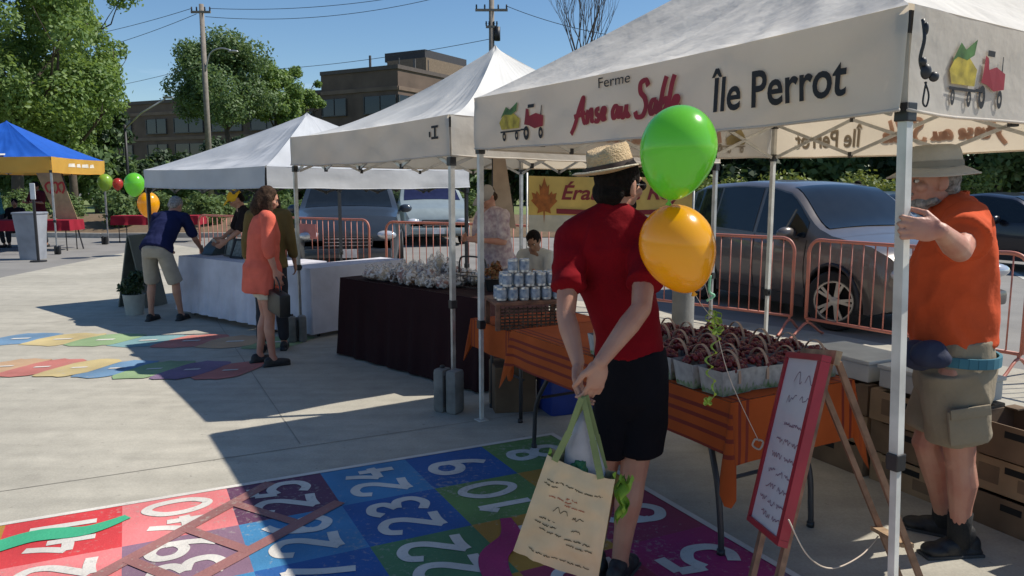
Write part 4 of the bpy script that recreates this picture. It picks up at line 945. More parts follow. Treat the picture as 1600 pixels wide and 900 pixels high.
def draped(name, label, P0, u, wv, Lg, Wd, H, drop, m_, waves=.02, nw=26, flare=.03, seed=0, corner_drop=0.0, cat='tablecloth', drops=None, tuck=0, top_wave=.002):
    """cloth lying on a table: top sheet plus a skirt whose length may differ on the four sides (near long, far end, back long, near end)"""
    P0 = V(*P0, 0); u = V(*u, 0).normalized(); wv = V(*wv, 0).normalized(); drops = drops or [drop] * 4; org = P0 + u * Lg / 2 + wv * Wd / 2
    loc = lambda a, b, z: P0 + u * a + wv * b + V(0, 0, z) - org
    mb = MB(); uv = []; nu_, nv_ = 40, 16
    for i in range(nu_ + 1):
        for j in range(nv_ + 1):
            a = Lg * i / nu_; b = Wd * j / nv_; z = H + .004 + top_wave * noise.noise(V(a * 5, b * 5, seed)); mb.v.append(tuple(loc(a, b, z))); uv.append((a, b / Wd))
    mb.f += [(i * (nv_ + 1) + j, (i + 1) * (nv_ + 1) + j, (i + 1) * (nv_ + 1) + j + 1, i * (nv_ + 1) + j + 1) for i in range(nu_) for j in range(nv_)]; 
    # perimeter with rounded corners
    per = []
    sides = [(V(0, 0, 0), V(Lg, 0, 0), V(0, -1, 0), 0), (V(Lg, 0, 0), V(Lg, Wd, 0), V(1, 0, 0), 1), (V(Lg, Wd, 0), V(0, Wd, 0), V(0, 1, 0), 2), (V(0, Wd, 0), V(0, 0, 0), V(-1, 0, 0), 3)]
    for a, b, nrm, si in sides:
        ln = (b - a).length; k = max(8, int(ln / .022))
        for q in range(k):
            t = q / k; per.append((a.lerp(b, t), nrm, si, t, ln))
        # corner fan
        nn = sides[(si + 1) % 4][2]
        for q in range(1, 7): s_ = q / 7; per.append((b, (nrm * (1 - s_) + nn * s_).normalized(), si + .5, s_, 0))
    n = len(per); base = len(mb.v); rows_ = 10; acc = 0.0; last = None
    phs = []
    for (p, nrm, si, t, ln) in per:
        if last is not None: acc += (p - last).length + (.02 if ln == 0 else 0)
        last = p; phs.append(acc)
    for r_i in range(rows_ + 1):
        s_ = r_i / rows_
        for (p, nrm, si, t, ln), ph in zip(per, phs):
            if ln == 0:
                d0 = drops[int(si)]; d1 = drops[(int(si) + 1) % 4]; dr = (d0 * (1 - t) + d1 * t) + corner_drop * math.sin(math.pi * t); cw = math.sin(math.pi * t)
            else:
                e = min(t, 1 - t) * ln; dr = drops[int(si)] + (corner_drop * max(0, 1 - e / .22) * 0); cw = 0
            z = H + .004 - dr * s_
            wv_ = waves * s_ * (math.sin(ph * nw + seed) + .6 * math.sin(ph * nw * 1.73 + seed * 2) + .8 * noise.noise(V(ph * 3, s_ * 2, seed)))
            off = .006 + flare * s_ + wv_ + (.09 * cw * corner_drop / .2 * s_ if corner_drop else 0)
            q = p + nrm * off
            mb.v.append(tuple(loc(q.x, q.y, max(z, .012)))); 
            vv = q.y / Wd
            if si in (0, 2) or ln == 0: vv = (-s_ * dr / Wd) if nrm.y < -.3 else (1 + s_ * dr / Wd if nrm.y > .3 else q.y / Wd)
            uv.append((q.x, vv))
    for r_i in range(rows_):
        for j in range(n):
            a = base + r_i * n + j; b = base + r_i * n + (j + 1) % n; mb.f.append((a, b, b + n, a + n))
    mb.mi = [0] * len(mb.f)
    o = mb.build(name, m_, None, True, 60); o.location = org
    ul = o.data.uv_layers.new(name='UVMap')
    for lp in o.data.loops: a, b = uv[lp.vertex_index]; ul.data[lp.index].uv = (a, (b + 1) / 3)     # v: -1..2 mapped to 0..1
    tag(o, label, cat); return o
# front table with berries
uA = (-.49, .87); wA = (.87, .49); PA = (.90, 3.06)
folding_table('folding table on curved dark legs under the striped orange cloth', PA, uA, wA, 1.83, .76, .735)
st = []
for c in (-.30, -.22, -.15, -.09, .04, .10, .88, .95, 1.05, 1.12, 1.22):
    st += [((c + 1) / 3, 1.0), ((c + .02 + 1) / 3, 0.0)]
orange = cloth_mat('cloth_orange_striped', (.42, .085, .018), st)
draped('tablecloth', 'orange cloth with dark red stripes hanging from the berry table, corner pointing down', PA, uA, wA, 1.83, .76, .735, .24, orange, waves=.006, nw=9, flare=.012, seed=1, corner_drop=.17, drops=[.22, .2, .22, .27])
# second table at the far end
PB = (-.02, 4.98); folding_table('small folding table beyond the berry table, next to the brown cloth', (PB[0] + .02, PB[1] + .0), (.87, .49), (-.49, .87), .8, .6, .66, curved=False)
draped('tablecloth', 'orange cloth on the small table beyond the berry table, under the crate stand', (PB[0] + .02, PB[1]), (.87, .49), (-.49, .87), .8, .6, .66, .2, orange, waves=.008, nw=10, flare=.01, seed=4, corner_drop=.12)
# maroon table
uM = (.705, -.709); PM = (-1.64, 7.3)
maroon = cloth_mat('cloth_dark_maroon', (.022, .006, .008), bump=.5)
folding_table('folding table under the long dark maroon cloth', (PM[0] + .03, PM[1] + .03), uM, (.709, .705), 1.93, .72, .745)
draped('tablecloth', 'long dark maroon cloth reaching the ground in front of the bagged goods', PM, uM, (.709, .705), 1.98, .76, .745, .73, maroon, waves=.012, nw=22, flare=.05, seed=7, drops=[.73, .73, .73, .73], corner_drop=.0)
# white tables
white = cloth_mat('cloth_white', (.62, .62, .7), bump=.3, tr=.08)
Q = (-2.62, 8.35); ul_ = (-.78, .63); ud = (.63, .78)
folding_table('folding table under the white cloth between the navy shirt and the coral shirt', (Q[0] - .02, Q[1] + .03), ul_, ud, 1.95, .68, .745)
draped('tablecloth', 'white pleated cloth with picture frames on it, its skirt near the ground', Q, ul_, ud, 2.0, .72, .745, .66, white, waves=.014, nw=30, flare=.06, seed=3, drops=[.68, .66, .6, .7])
Q2 = (-2.62 + .63 * .9, 8.35 + .78 * .9); Q2 = (-2.12, 8.02)
folding_table('folding table under the plain white cloth behind the maroon table', (Q2[0] + .02, Q2[1] + .02), (.62, .78), (-.78, .62), 1.32, .4, .745, curved=False)
draped('tablecloth', 'plain white cloth with a sunlit top edge, behind the dark maroon table', Q2, (.62, .78), (-.78, .62), 1.36, .42, .75, .7, white, waves=.005, nw=12, flare=.02, seed=9)
# red tables by the blue tent
redc = cloth_mat('cloth_raspberry', (.28, .015, .03))
for (p, lb, Ln) in (((-13.9, 18.9), 'raspberry red cloth on the table inside the blue tent', 2.9), ((-11.4, 21.9), 'raspberry red cloth on the table right of the blue tent', 2.4)):
    folding_table(lb.replace('raspberry red cloth on the', 'folding').replace('folding table', 'folding table with red cloth'), (p[0] + .03, p[1] + .03), (.995, .08), (-.08, .995), Ln - .06, .7, .76, curved=False)
    draped('tablecloth', lb, p, (.995, .08), (-.08, .995), Ln, .76, .76, .26, redc, waves=.02, nw=14, flare=.02, seed=Ln)

# ------------------------------------------------------------------ berry baskets
bask = mat('basket_card_white', (.40, .40, .39), .75, var=.15, vscale=30); gprint = mat('basket_print_green', (.06, .16, .03), .75, var=.35, vscale=45, col2=(.4, .42, .36)); handm = mat('basket_handle_wood', (.46, .31, .22), .6)
berry = mat('berry_dark_red', (.21, .016, .02), .35, var=.4, vscale=30, island=.6, bump=.3, bscale=200)
def make_basket(seed):
    rg = random.Random(seed); root = empty('berry_basket', (0, 0, 0), 0, 'white card basket heaped with dark red berries on the orange cloth', 'basket', 'berry baskets packed on the orange table')
    L1, W1, H1 = .2, .13, .105
    def wall(z0, z1, k0, k1, th=.004):
        m = MB(); vs = []
        for z, k in ((z0, k0), (z1, k1)):
            for x, y in ((-1, -1), (1, -1), (1, 1), (-1, 1)): vs.append(V(x * L1 / 2 * k, y * W1 / 2 * k, z))
        m.add(vs, [(0, 1, 5, 4), (1, 2, 6, 5), (2, 3, 7, 6), (3, 0, 4, 7), (0, 3, 2, 1)]); return m
    wall(.0, H1, .84, 1.0).build('card_box', bask, root)
    m = MB(); g = rg.random()
    # printed grass tufts on the lower half of the box sides
    for (ax, nx, half, oth) in ((V(1, 0, 0), V(0, -1, 0), L1 / 2, W1 / 2), (V(1, 0, 0), V(0, 1, 0), L1 / 2, W1 / 2), (V(0, 1, 0), V(-1, 0, 0), W1 / 2, L1 / 2), (V(0, 1, 0), V(1, 0, 0), W1 / 2, L1 / 2)):
        n = int(half / .006); pts = []
        for q in range(n + 1):
            t = -1 + 2 * q / n; h = (.022 + .03 * rg.random()) if q % 2 else .016
            k = .84 + .16 * h / H1; pts.append((ax * (t * half * k * .98) + nx * (oth * k + .0012) + V(0, 0, h)))
        b0 = [ax * (-1 + 2 * q / n) * half * .83 + nx * (oth * .842 + .0012) + V(0, 0, .002) for q in range(n + 1)]
        m.add(b0 + pts, [(q, q + 1, n + 2 + q, n + 1 + q) for q in range(n)])
    m.build('printed_grass', gprint, root)
    m = MB()
    for q in range(42):
        a = rg.uniform(0, 6.28); r_ = math.sqrt(rg.random()); x = r_ * math.cos(a) * L1 * .47; y = r_ * math.sin(a) * W1 * .44
        z = H1 - .008 + (1 - r_ * r_) * .034 + rg.uniform(-.004, .006); m.ell(V(x, y, z), (.014 * rg.uniform(.8, 1.15), .014, .013), rotM(rg.random() * 3, rg.random() * 3, 0), 8, 6)
    o = m.build('berries', berry, root, True); o['kind'] = 'stuff'
    m = MB(); n = 18; pts = [V(0, -W1 / 2 * 1.03 * math.cos(math.pi * q / n), .045 + (H1 + .022) * math.sin(math.pi * q / n) ** .8) for q in range(n + 1)]
    for a, b in zip(pts, pts[1:]): m.bar(a, b, .014, .003, up=V(1, 0, 0).cross((b - a).normalized()))
    m.build('handle', handm, root, True, 40)
    return root
protos = [make_basket(s) for s in (1, 2, 3)]; used = [False] * 3
U = V(*uA, 0).normalized(); Wv = V(*wA, 0).normalized(); P0 = V(*PA, 0); rg = random.Random(5); kk = 0
for i in range(6):
    for j in range(4):
        if (i, j) in ((5, 3),): continue
        a = .13 + i * .165 + rg.uniform(-.015, .015); b = .10 + j * .185 + rg.uniform(-.01, .01)
        if b > .72: continue
        k = kk % 3; kk += 1
        o = protos[k] if not used[k] else copy_tree(protos[k]); used[k] = True
        p = P0 + U * a + Wv * b; o.location = (p.x, p.y, .7405); o.rotation_euler = (0, 0, math.atan2(Wv.y, Wv.x) + rg.uniform(-.12, .12)); s = rg.uniform(.92, 1.06); o.scale = (s, s, s)

# ------------------------------------------------------------------ crate stand with cans
woodr = mat('wood_reddish', (.26, .12, .07), .7, var=.3, vscale=12, bump=.3, bscale=30); woodp = mat('wood_pine', (.42, .28, .16), .65, var=.25, vscale=14, bump=.25)
cs = empty('crate_stand', (.1, 5.22, 0), R(14), 'reddish wooden stand with a dark woven basket front, holding silver cans', 'stand')
m = MB(); m.box(V(0, 0, .845), (.52, .36, .022), bev=.004); m.build('shelf', woodr, cs)
for x in (-.24, .24):
    for y in (-.16, .16): m = MB(); m.box(V(x, y, .75), (.03, .03, .17), bev=.003); m.build('leg', woodr, cs)
m = MB()
for k in range(7): m.tube([V(-.22, -.15, .672 + k * .022), V(.22, -.15, .672 + k * .022)], .006, 5)
for k in range(15): m.tube([V(-.22 + k * .0314, -.15 + (.008 if k % 2 else -.008), .668), V(-.22 + k * .0314, -.15 + (-.008 if k % 2 else .008), .82)], .005, 5)
m.build('woven_front', mat('wicker_dark', (.13, .08, .05), .8, var=.4, vscale=30), cs)
can = mat('can_silver', (.62, .64, .66), .3, .75, var=.2, vscale=40); canl = mat('can_label_blue', (.10, .16, .26), .5, var=.4, vscale=30, col2=(.5, .55, .6))
def make_can():
    root = empty('can', (0, 0, 0), 0, 'silver can with a pale blue label in the stack on the wooden stand', 'can', 'cans stacked on the wooden stand'); m = MB()
    m.lathe([(0, 0), (.031, 0), (.034, .004), (.034, .088), (.031, .092), (.03, .089), (0, .089)], n=16); m.build('tin', can, root, True, 30)
    m = MB(); m.lathe([(.0345, .018), (.0347, .02), (.0347, .074), (.0345, .076)], n=16); m.f = m.f[:-2]; m.mi = m.mi[:-2]; m.build('paper_band', canl, root, True, 30); return root
pc_ = make_can(); first = True
for lvl, n in ((0, 6), (1, 5), (2, 2)):
    for k in range(n):
        for row in range(2):
            if lvl == 2 and row: continue
            o = pc_ if first else copy_tree(pc_); first = False
            q = V(-.2 + .078 * k + lvl * .039, -.1 + row * .09, .857 + lvl * .094); c, s = math.cos(R(14)), math.sin(R(14)); o.location = (.1 + q.x * c - q.y * s, 5.22 + q.x * s + q.y * c, q.z); o.rotation_euler = (0, 0, k * 1.3)

# bagged goods on the maroon table
bagm0 = mat('clear_bag_base', (.6, .54, .5), .12, var=.4, vscale=20, bump=1.0, bscale=22, coat=.6, trans=.25, col2=(.16, .1, .08)); rg = random.Random(9)
um = V(*uM, 0); wm_ = V(.709, .705, 0); pm_ = V(*PM, 0); bread = mat('baked_goods', (.26, .15, .075), .8, var=.3, vscale=20)
bagm = D.materials.new('clear_bag'); bagm.use_nodes = True; bn_ = bagm.node_tree; bb_ = bn_.nodes['Principled BSDF']; bb_.inputs['Base Color'].default_value = (.75, .72, .7, 1); bb_.inputs['Roughness'].default_value = .12
tp_ = bn_.nodes.new('ShaderNodeBsdfTransparent'); ms_ = bn_.nodes.new('ShaderNodeMixShader'); tn_ = bn_.nodes.new('ShaderNodeTexCoord'); n1_ = bn_.nodes.new('ShaderNodeTexNoise'); n1_.inputs['Scale'].default_value = 26; n1_.inputs['Detail'].default_value = 4
r1_ = bn_.nodes.new('ShaderNodeMapRange'); r1_.inputs[1].default_value = .45; r1_.inputs[2].default_value = .62; r1_.inputs[3].default_value = .12; r1_.inputs[4].default_value = .8
bn_.links.new(tn_.outputs['Object'], n1_.inputs[0]); bn_.links.new(n1_.outputs[0], r1_.inputs[0]); bn_.links.new(r1_.outputs[0], ms_.inputs[0]); bn_.links.new(tp_.outputs[0], ms_.inputs[1]); bn_.links.new(bb_.outputs[0], ms_.inputs[2]); bn_.links.new(ms_.outputs[0], bn_.nodes['Material Output'].inputs[0])
bp1 = bn_.nodes.new('ShaderNodeBump'); bp1.inputs['Strength'].default_value = 1; bn_.links.new(n1_.outputs[0], bp1.inputs['Height']); bn_.links.new(bp1.outputs[0], bb_.inputs['Normal'])
goods = [bread, mat('goods_pinkish', (.34, .17, .14), .7, var=.3, vscale=24), mat('goods_dark', (.09, .05, .035), .7, var=.4, vscale=24), mat('goods_cream', (.5, .42, .3), .8, var=.2, vscale=18)]
k = 0
for i in range(9):
    for j in range(3):
        a = .3 + i * .13 + rg.uniform(-.03, .03); b = .14 + j * .2 + rg.uniform(-.03, .03); p = pm_ + um * a + wm_ * b; k += 1
        root = empty('bagged_goods', (p.x, p.y, .75), rg.uniform(0, 3), 'crinkled clear bag of baked goods in the heap on the maroon cloth', 'bag', 'clear bags of baked goods on the maroon table')
        m = MB(); hh = rg.uniform(.05, .08) * (1.5 if j == 2 else 1) * (1 + .7 * math.exp(-((i - 4) / 2.5) ** 2)); ww = rg.uniform(.07, .09); m.ell(V(0, 0, hh * .55), (ww * .85, ww * .68, hh * .52), None, 14, 9); m.build('contents', goods[k % 4], root, True)
        m = MB(); m.ell(V(0, 0, hh * .62), (ww, ww * .8, hh * .62), None, 24, 18)
        top = len(m.v); pass
        for q in range(len(m.v)):
            p_ = Vector(m.v[q]); d = noise.noise_vector(p_ * 26 + V(k, 0, 0)) * .03 + noise.noise_vector(p_ * 70 + V(k, 3, 0)) * .012; zq = max(0, p_.z / (hh * 1.24) - .7); p_.x *= 1 - zq * 1.6; p_.y *= 1 - zq * 1.6; p_.z += zq * .09; m.v[q] = tuple(V(p_.x + d.x, p_.y + d.y, max(p_.z + d.z, .003)))
        m.build('wrapping', bagm, root, True)
# tray with a black handle and a flower pot
tr_ = empty('basket', (*(pm_ + um * 1.42 + wm_ * .42).xy, .75), R(-40), 'dark wire basket with a black hoop handle on the maroon cloth', 'basket')
m = MB()
for z, s in ((.01, .9), (.06, .96), (.11, 1)): m.tube([V(x * .16 * s, y * .11 * s, z) for x, y in ((-1, -1), (1, -1), (1, 1), (-1, 1), (-1, -1))], .005, 5)
for k in range(9):
    for y in (-1, 1): m.tube([V((-1 + k / 4) * .145, y * .1, .01), V((-1 + k / 4) * .16, y * .11, .11)], .0035, 4)
m.build('wire_body', blackp, tr_)
m = MB(); m.tube(catmull([(-.16, 0, .1), (-.15, 0, .22), (-.1, 0, .26), (.1, 0, .26), (.15, 0, .22), (.16, 0, .1)], 6), .008, 7); m.build('handle', blackp, tr_, True)
fp = empty('flower_pot', (*(pm_ + um * 1.72 + wm_ * .38).xy, .75), 0, 'small pot of rusty orange flowers on the right end of the maroon cloth', 'plant pot')
m = MB(); m.lathe([(0, 0), (.05, 0), (.07, .09), (.075, .1), (.06, .1), (0, .09)], n=16); m.build('pot', blackp, fp, True, 40)
leaves('flowers', [(0, 0, .16), (.03, .02, .2)], [.07, .05], 260, .018, mat('petals_rust', (.4, .1, .03), .6, island=.6, col2=(.12, .1, .03)), fp, 4)

# frames and a device on the white table
def picframe(p, rz, label, w_, h_, tilt=14):
    root = empty('picture_frame', (*p, .757), rz, label, 'picture frame', 'framed cards on the white table'); Mx = rotM(R(-tilt), 0, 0)
    m = MB()
    for c, s in ((V(0, 0, .012), (w_, .016, .024)), (V(0, 0, h_ - .012), (w_, .016, .024)), (V(-w_ / 2 + .012, 0, h_ / 2), (.024, .0158, h_ - .049)), (V(w_ / 2 - .012, 0, h_ / 2), (.024, .0158, h_ - .049))): m.box(Mx @ c, s, Mx)
    m.build('frame', blackp, root); m = MB(); m.box(Mx @ V(0, .002, h_ / 2), (w_ - .05, .004, h_ - .05), Mx); m.build('card', mat('card_grey_green', (.2, .22, .2), .4, var=.3, vscale=25), root)
    m = MB(); m.bar(Mx @ V(0, .012, h_ * .7), V(0, h_ * .42, .004), .03, .006); m.build('stand_leg', blackp, root)
ulv = V(*ul_, 0); udv = V(*ud, 0); q0 = V(*Q, 0)
picframe((q0 + ulv * 1.32 + udv * .26).xy, R(-45), 'black framed card standing alone on the white table', .2, .27)
picframe((q0 + ulv * 1.04 + udv * .2).xy, R(-30), 'darker framed card half behind the coral shirt', .22, .25, 25)
picframe((q0 + ulv * .86 + udv * .36).xy, R(-60), 'small framed card nearest the coral shirt', .18, .2, 20)
root = empty('display_stand', (*(q0 + ulv * 1.8 + udv * .34).xy, .757), R(-40), 'dark sloping display case on the left end of the white table', 'display case')
m = MB(); m.prism([V(-.14, -.1, 0), V(-.14, .1, 0), V(-.14, .1, .2), V(-.14, -.04, .08)], V(.28, 0, 0)); m.build('case', mat('case_teal_dark', (.03, .05, .06), .4), root)
m = MB(); m.box(V(.08, -.02, .17), (.07, .02, .05), rotM(.5, 0, 0), bev=.004); m.build('card_holder', mat('silver_card', (.6, .6, .6), .3, .5), root)

# ------------------------------------------------------------------ produce boxes at the right, behind the man in orange
card = mat('cardboard', (.30, .2, .115), .85, var=.15, vscale=5, bump=.15, bscale=30); cardD = mat('cardboard_dark', (.17, .11, .065), .85, var=.2, vscale=5); cardG = mat('printed_green_card', (.02, .09, .035), .7, var=.2, vscale=7); redp = mat('printed_red', (.4, .07, .03), .7, var=.3, vscale=30); lid = mat('pale_box_lid', (.55, .55, .5), .7, var=.1)
def pbox(p, rz, z, s, m_, label, band=None, open_=True, hand=True):
    root = empty('produce_box', (p.x, p.y, z), rz, label, 'box', 'cardboard produce boxes stacked behind the man in orange'); Lx, Ly, Hz = s; t = .008
    m = MB(); m.box(V(0, 0, t / 2), (Lx - .002, Ly - .002, t))
    for sy in (-1, 1):
        for a, b, w2 in ((-1, 1, 1),): m.box(V(0, sy * (Ly / 2 - t / 2), Hz * .5), (Lx, t, Hz - .012))
    for sx in (-1, 1): m.box(V(sx * (Lx / 2 - t / 2), 0, Hz * .5), (t, Ly - 2 * t, Hz - .012))
    for sx in (-1, 1):
        for sy in (-1, 1): m.box(V(sx * (Lx / 2 - .035), sy * (Ly / 2 - .04), Hz - .005), (.068, .078, .008))
    m.build('carton', m_, root)
    if hand:
        for sy in (-1, 1): m = MB(); m.box(V(0, sy * (Ly / 2 + .0005), Hz * .72), (.1, .003, .032), bev=.001); m.build('hand_hole', well, root)
    if band is not None:
        for sy in (-1, 1):
            for cx_, cz_, sx_, sz_ in ((.22, .4, .38, .34), (-.25, .5, .2, .5)): m = MB(); m.box(V(Lx * cx_, sy * (Ly / 2 + .0015), Hz * cz_), (Lx * sx_, .002, Hz * sz_)); m.build('printed_panel', band, root)
    return root
dB = V(.55, -1.45, 0).normalized() if False else V(.43, -.90, 0).normalized(); nB = V(.9, .43, 0); start = V(1.80, 4.62, 0); rzB = math.atan2(dB.y, dB.x); rg = random.Random(21)
tones = ['brown', 'dark brown', 'green printed']; posn = ['far left end', 'second stack from the left', 'middle stack', 'stack behind the legs of the man in orange', 'right-hand stack']
lev = ['bottom', 'second', 'third', 'top']
for st_ in range(5):
    for lv in range(3):
        gname = 0 if (st_ + lv) % 2 else 1
        if st_ in (3, 4) and lv == 1: gname = 2
        c = start + dB * (.27 + st_ * .53) + nB * (.12 + rg.uniform(-.02, .02)); 
        pbox(c, rzB + rg.uniform(-.03, .03), lv * .178, (.5, .37, .17), (card, cardD, cardG)[gname], '%s produce box, %s layer, %s' % (tones[gname], lev[lv], posn[st_]), band=(redp if st_ > 2 and lv != 1 else (cardD if gname == 0 else None)))
for st_ in range(2):
    c = start + dB * (.27 + st_ * .53) + nB * .12; root = empty('polystyrene_box', (c.x, c.y, .535), rzB, ['pale closed box on top of the cardboard stack, left of the tent pole', 'pale box lid on the cardboard stack right behind the tent pole'][st_], 'box')
    m = MB(); m.box(V(0, 0, .05), (.46, .34, .1), bev=.008); m.build('tub', lid, root); m = MB(); m.box(V(0, 0, .112), (.48, .36, .022), bev=.006); m.build('lid', lid, root)
# a few baskets and crumpled bags on the right-hand stacks
bl = [('white handled basket in the open box just right of the easel', start + dB * .1 + nB * -.18, .52), ('white handled basket in the box left of the tent pole clip', start + dB * 1.0 - nB * .02, .56), ('white handled basket in the box behind the cargo shorts', start + dB * 1.75 + nB * .08, .545), ('white handled basket at the right of the cargo shorts', start + dB * 2.1 + nB * .1, .545)]
for lb, p, z in bl[1:]:
    o = copy_tree(protos[1]); o.location = (p.x, p.y, z); o.rotation_euler = (0, 0, rg.uniform(0, 3)); tag(o, lb); o['group'] = 'loose baskets on the produce boxes'
pbm = mat('carrier_bag_white', (.6, .58, .62), .35, var=.1, vscale=6, bump=.6, bscale=18, trans=.25); pbd = mat('bag_dark_grey', (.07, .06, .07), .5, var=.3, vscale=9, bump=.6, bscale=18)
for lb, p, mm, sc in (('crumpled white carrier bag on the right-hand boxes', start + dB * 2.05 + nB * .22, pbm, .13), ('crumpled dark grey bag on the right-hand boxes beside the white bag', start + dB * 2.28 + nB * .15, pbd, .1)):
    m = MB(); m.ell(V(0, 0, sc * .7), (sc, sc * .8, sc * .8), None, 26, 18)
    for q in range(len(m.v)):
        p_ = Vector(m.v[q]); k_ = 1 + .5 * noise.noise(p_ * 14) + .3 * noise.noise(p_ * 30); m.v[q] = tuple(V(p_.x * k_, p_.y * k_, max(p_.z * k_, .002)))
    o = m.build('carrier_bag', mm, None, True); o.location = (p.x, p.y, .54); tag(o, lb, 'bag')

# dark green crate and blue tub beneath the berry table
root = empty('green_crate', (1.36, 4.62, 0), R(-50), 'dark green plastic bag of stock on the ground under the berry table', 'bag')
m = MB(); m.ell(V(0, 0, .06), (.17, .12, .075), None, 20, 12); m.ell(V(.08, .03, .09), (.09, .08, .06), None, 16, 10); o = fuse(m, 'sack', mat('dark_green_plastic', (.012, .045, .035), .35), root, .012, 3, .01, 12); root.name = 'green_bag'
root = empty('storage_tub', (.42, 5.45, 0), R(20), 'blue storage tub on the ground beyond the berry table', 'tub')
m = MB(); m.box(V(0, 0, .13), (.42, .3, .26), bev=.03); m.build('tub', mat('tub_blue', (.02, .05, .28), .4), root, True, 40); m = MB(); m.box(V(0, 0, .27), (.45, .33, .03), bev=.01); m.build('lid', mat('tub_lid_dark', (.02, .02, .03), .4), root)
root = empty('produce_box', (.0, 5.5, 0), R(10), 'dark box under the crate stand', 'box'); m = MB(); m.box(V(0, 0, .17), (.3, .3, .34), bev=.01); m.build('carton', cardD, root)

# ------------------------------------------------------------------ concrete bollard
root = empty('bollard', (1.86, 8.25, 0), 0, 'grey concrete bollard behind the berry baskets, below the yellow balloon', 'bollard')
m = MB(); m.lathe([(0, 0), (.13, 0), (.13, .02), (.12, .04), (.115, .82), (.1, .88), (.06, .91), (0, .92)], n=20); m.build('post', mat('concrete_post', (.2, .2, .19), .9, bump=.4), root, True, 40)

# ------------------------------------------------------------------ banner
Bz0, Bz1, BY = 1.03, 1.745, 9.95
bx0 = A(826, 300, BY).x; bx1 = A(1082, 300, BY).x
root = empty('banner', ((bx0 + bx1) / 2, BY, 0), 0, 'yellow maple-farm banner with a leaf and brush lettering, partly behind the man in red', 'banner'); bw = (bx1 - bx0) / 2
ysh = mat('banner_yellow', (.62, .42, .1), .6, var=.15, vscale=3, bump=.1, bscale=8); cream = mat('banner_cream', (.5, .46, .36), .6, var=.1)
def bpt(u, v, off=0): return V(-bw + 2 * bw * u, -.012 - off + .014 * math.sin(u * 9) * (1 - v) + .008 * math.sin(u * 23 + v * 3), Bz0 + (Bz1 - Bz0) * v - .02 * math.sin(math.pi * u) * v)
m = MB(); m.grid(lambda u, v: bpt(u, .3 + .7 * v), 40, 6); m.grid(lambda u, v: bpt(u, .3 + .7 * v, -.004), 40, 6); m.build('sheet', ysh, root, True)
m = MB(); m.grid(lambda u, v: bpt(u, .3 * v), 40, 4); m.grid(lambda u, v: bpt(u, .3 * v, -.004), 40, 4); m.build('lower_sheet', cream, root, True)
dr = mat('banner_ink_red', (.22, .02, .025), .7); lo_ = mat('banner_leaf_orange', (.4, .12, .02), .7, var=.25, vscale=12)
vs, fs = fit_text('Érablière Roy', .2, .95, .5, .92, off=.02, shear=.25); m = MB(); m.add([bpt(x, y, .006) for x, y in vs], fs); m.build('brush_lettering', dr, root, normals=False)
m = MB(); m.add([bpt(x, y, .005) for x, y in [(.17, .33), (.4, .31), (.65, .31), (.95, .33), (.95, .41), (.65, .4), (.4, .4), (.17, .42)]], [(0, 1, 6, 7), (1, 2, 5, 6), (2, 3, 4, 5)]); m.build('ribbon_bar', dr, root, normals=False)
leafp = [(0, -1), (.06, -.45), (.5, -.55), (.42, -.35), (.95, 0), (.8, .08), (.9, .35), (.6, .28), (.55, .42), (.3, .15), (.36, .7), (.2, .6), (0, 1), (-.2, .6), (-.36, .7), (-.3, .15), (-.55, .42), (-.6, .28), (-.9, .35), (-.8, .08), (-.95, 0), (-.42, -.35), (-.5, -.55), (-.06, -.45)]
m = MB(); cu, cv = .095, .56; pts = [bpt(cu + x * .085, cv + y * .42, .006) for x, y in leafp]; m.add([bpt(cu, cv, .006)] + pts, [(0, 1 + k, 1 + (k + 1) % 24) for k in range(24)]); m.build('maple_leaf', lo_, root, normals=False)
for s in (-1, 1):
    m = MB(); m.tube([V(s * (bw + .02), .01, 0), V(s * (bw + .02), .01, Bz1 + .04)], .012, 8); m.build('pole', aluw, root, True)
# tan panel and small posters around the maple seller
root = empty('sign_panel', (A(786, 300, 9.3).x, 9.3, 0), R(10), 'tan pennant-shaped panel hanging left of the maple banner', 'sign'); m = MB(); m.prism([V(-.12, 0, 1.15), V(.16, 0, 1.1), V(.02, 0, 2.0), V(-.12, 0, 2.0)], V(0, .01, 0)); m.build('panel', mat('panel_tan', (.36, .27, .2), .7), root)
m = MB(); m.tube([V(-.12, .02, 0), V(-.12, .02, 2.02)], .012, 6); m.build('pole', dkpole, root)

# ------------------------------------------------------------------ easel with whiteboard
def Z(px, py, z): return G(px, py, z)
b0 = A(1238, 545, 2.98); b1 = A(1287, 588, 2.60); b2 = A(1226, 858, 2.50); b3 = A(1178, 790, 2.86)   # top far, top near, bottom near, bottom far
ex = (b1 - b0).normalized(); cz = (b0 + b1) / 2; cb = (b2 + b3) / 2; dz = (cz - cb); hB = dz.length * 1.09; dz.normalize(); wB = ((b1 - b0).length + (b2 - b3).length) / 2
ex = (ex - dz * ex.dot(dz)).normalized(); nrm = dz.cross(ex); nrm = nrm if nrm.x < 0 else -nrm; ctr = (cz + cb) / 2
foot = cb - dz * (cb.z / dz.z); er = V(ctr.x, ctr.y, 0)
root = empty('easel', er, 0, 'wooden folding easel with rear legs and a shelf, holding the red framed board', 'easel'); ewood = mat('easel_wood', (.27, .15, .09), .65, var=.25, vscale=14, bump=.2)
topz = cz + dz * .02 - nrm * .03
for s in (-1, 1):
    a = topz + ex * s * wB * .34; b = a - dz * (a.z / dz.z); m = MB(); m.bar(a - er, b - er, .034, .02, up=nrm); m.build('front_leg', ewood, root)
    back = -nrm; bt = a + back * .03; bb = V(bt.x, bt.y, 0) + V(back.x, back.y, 0).normalized() * .42; bb.z = 0; m = MB(); m.bar(bt - er, bb - er, .03, .02, up=nrm); m.build('rear_leg', ewood, root)
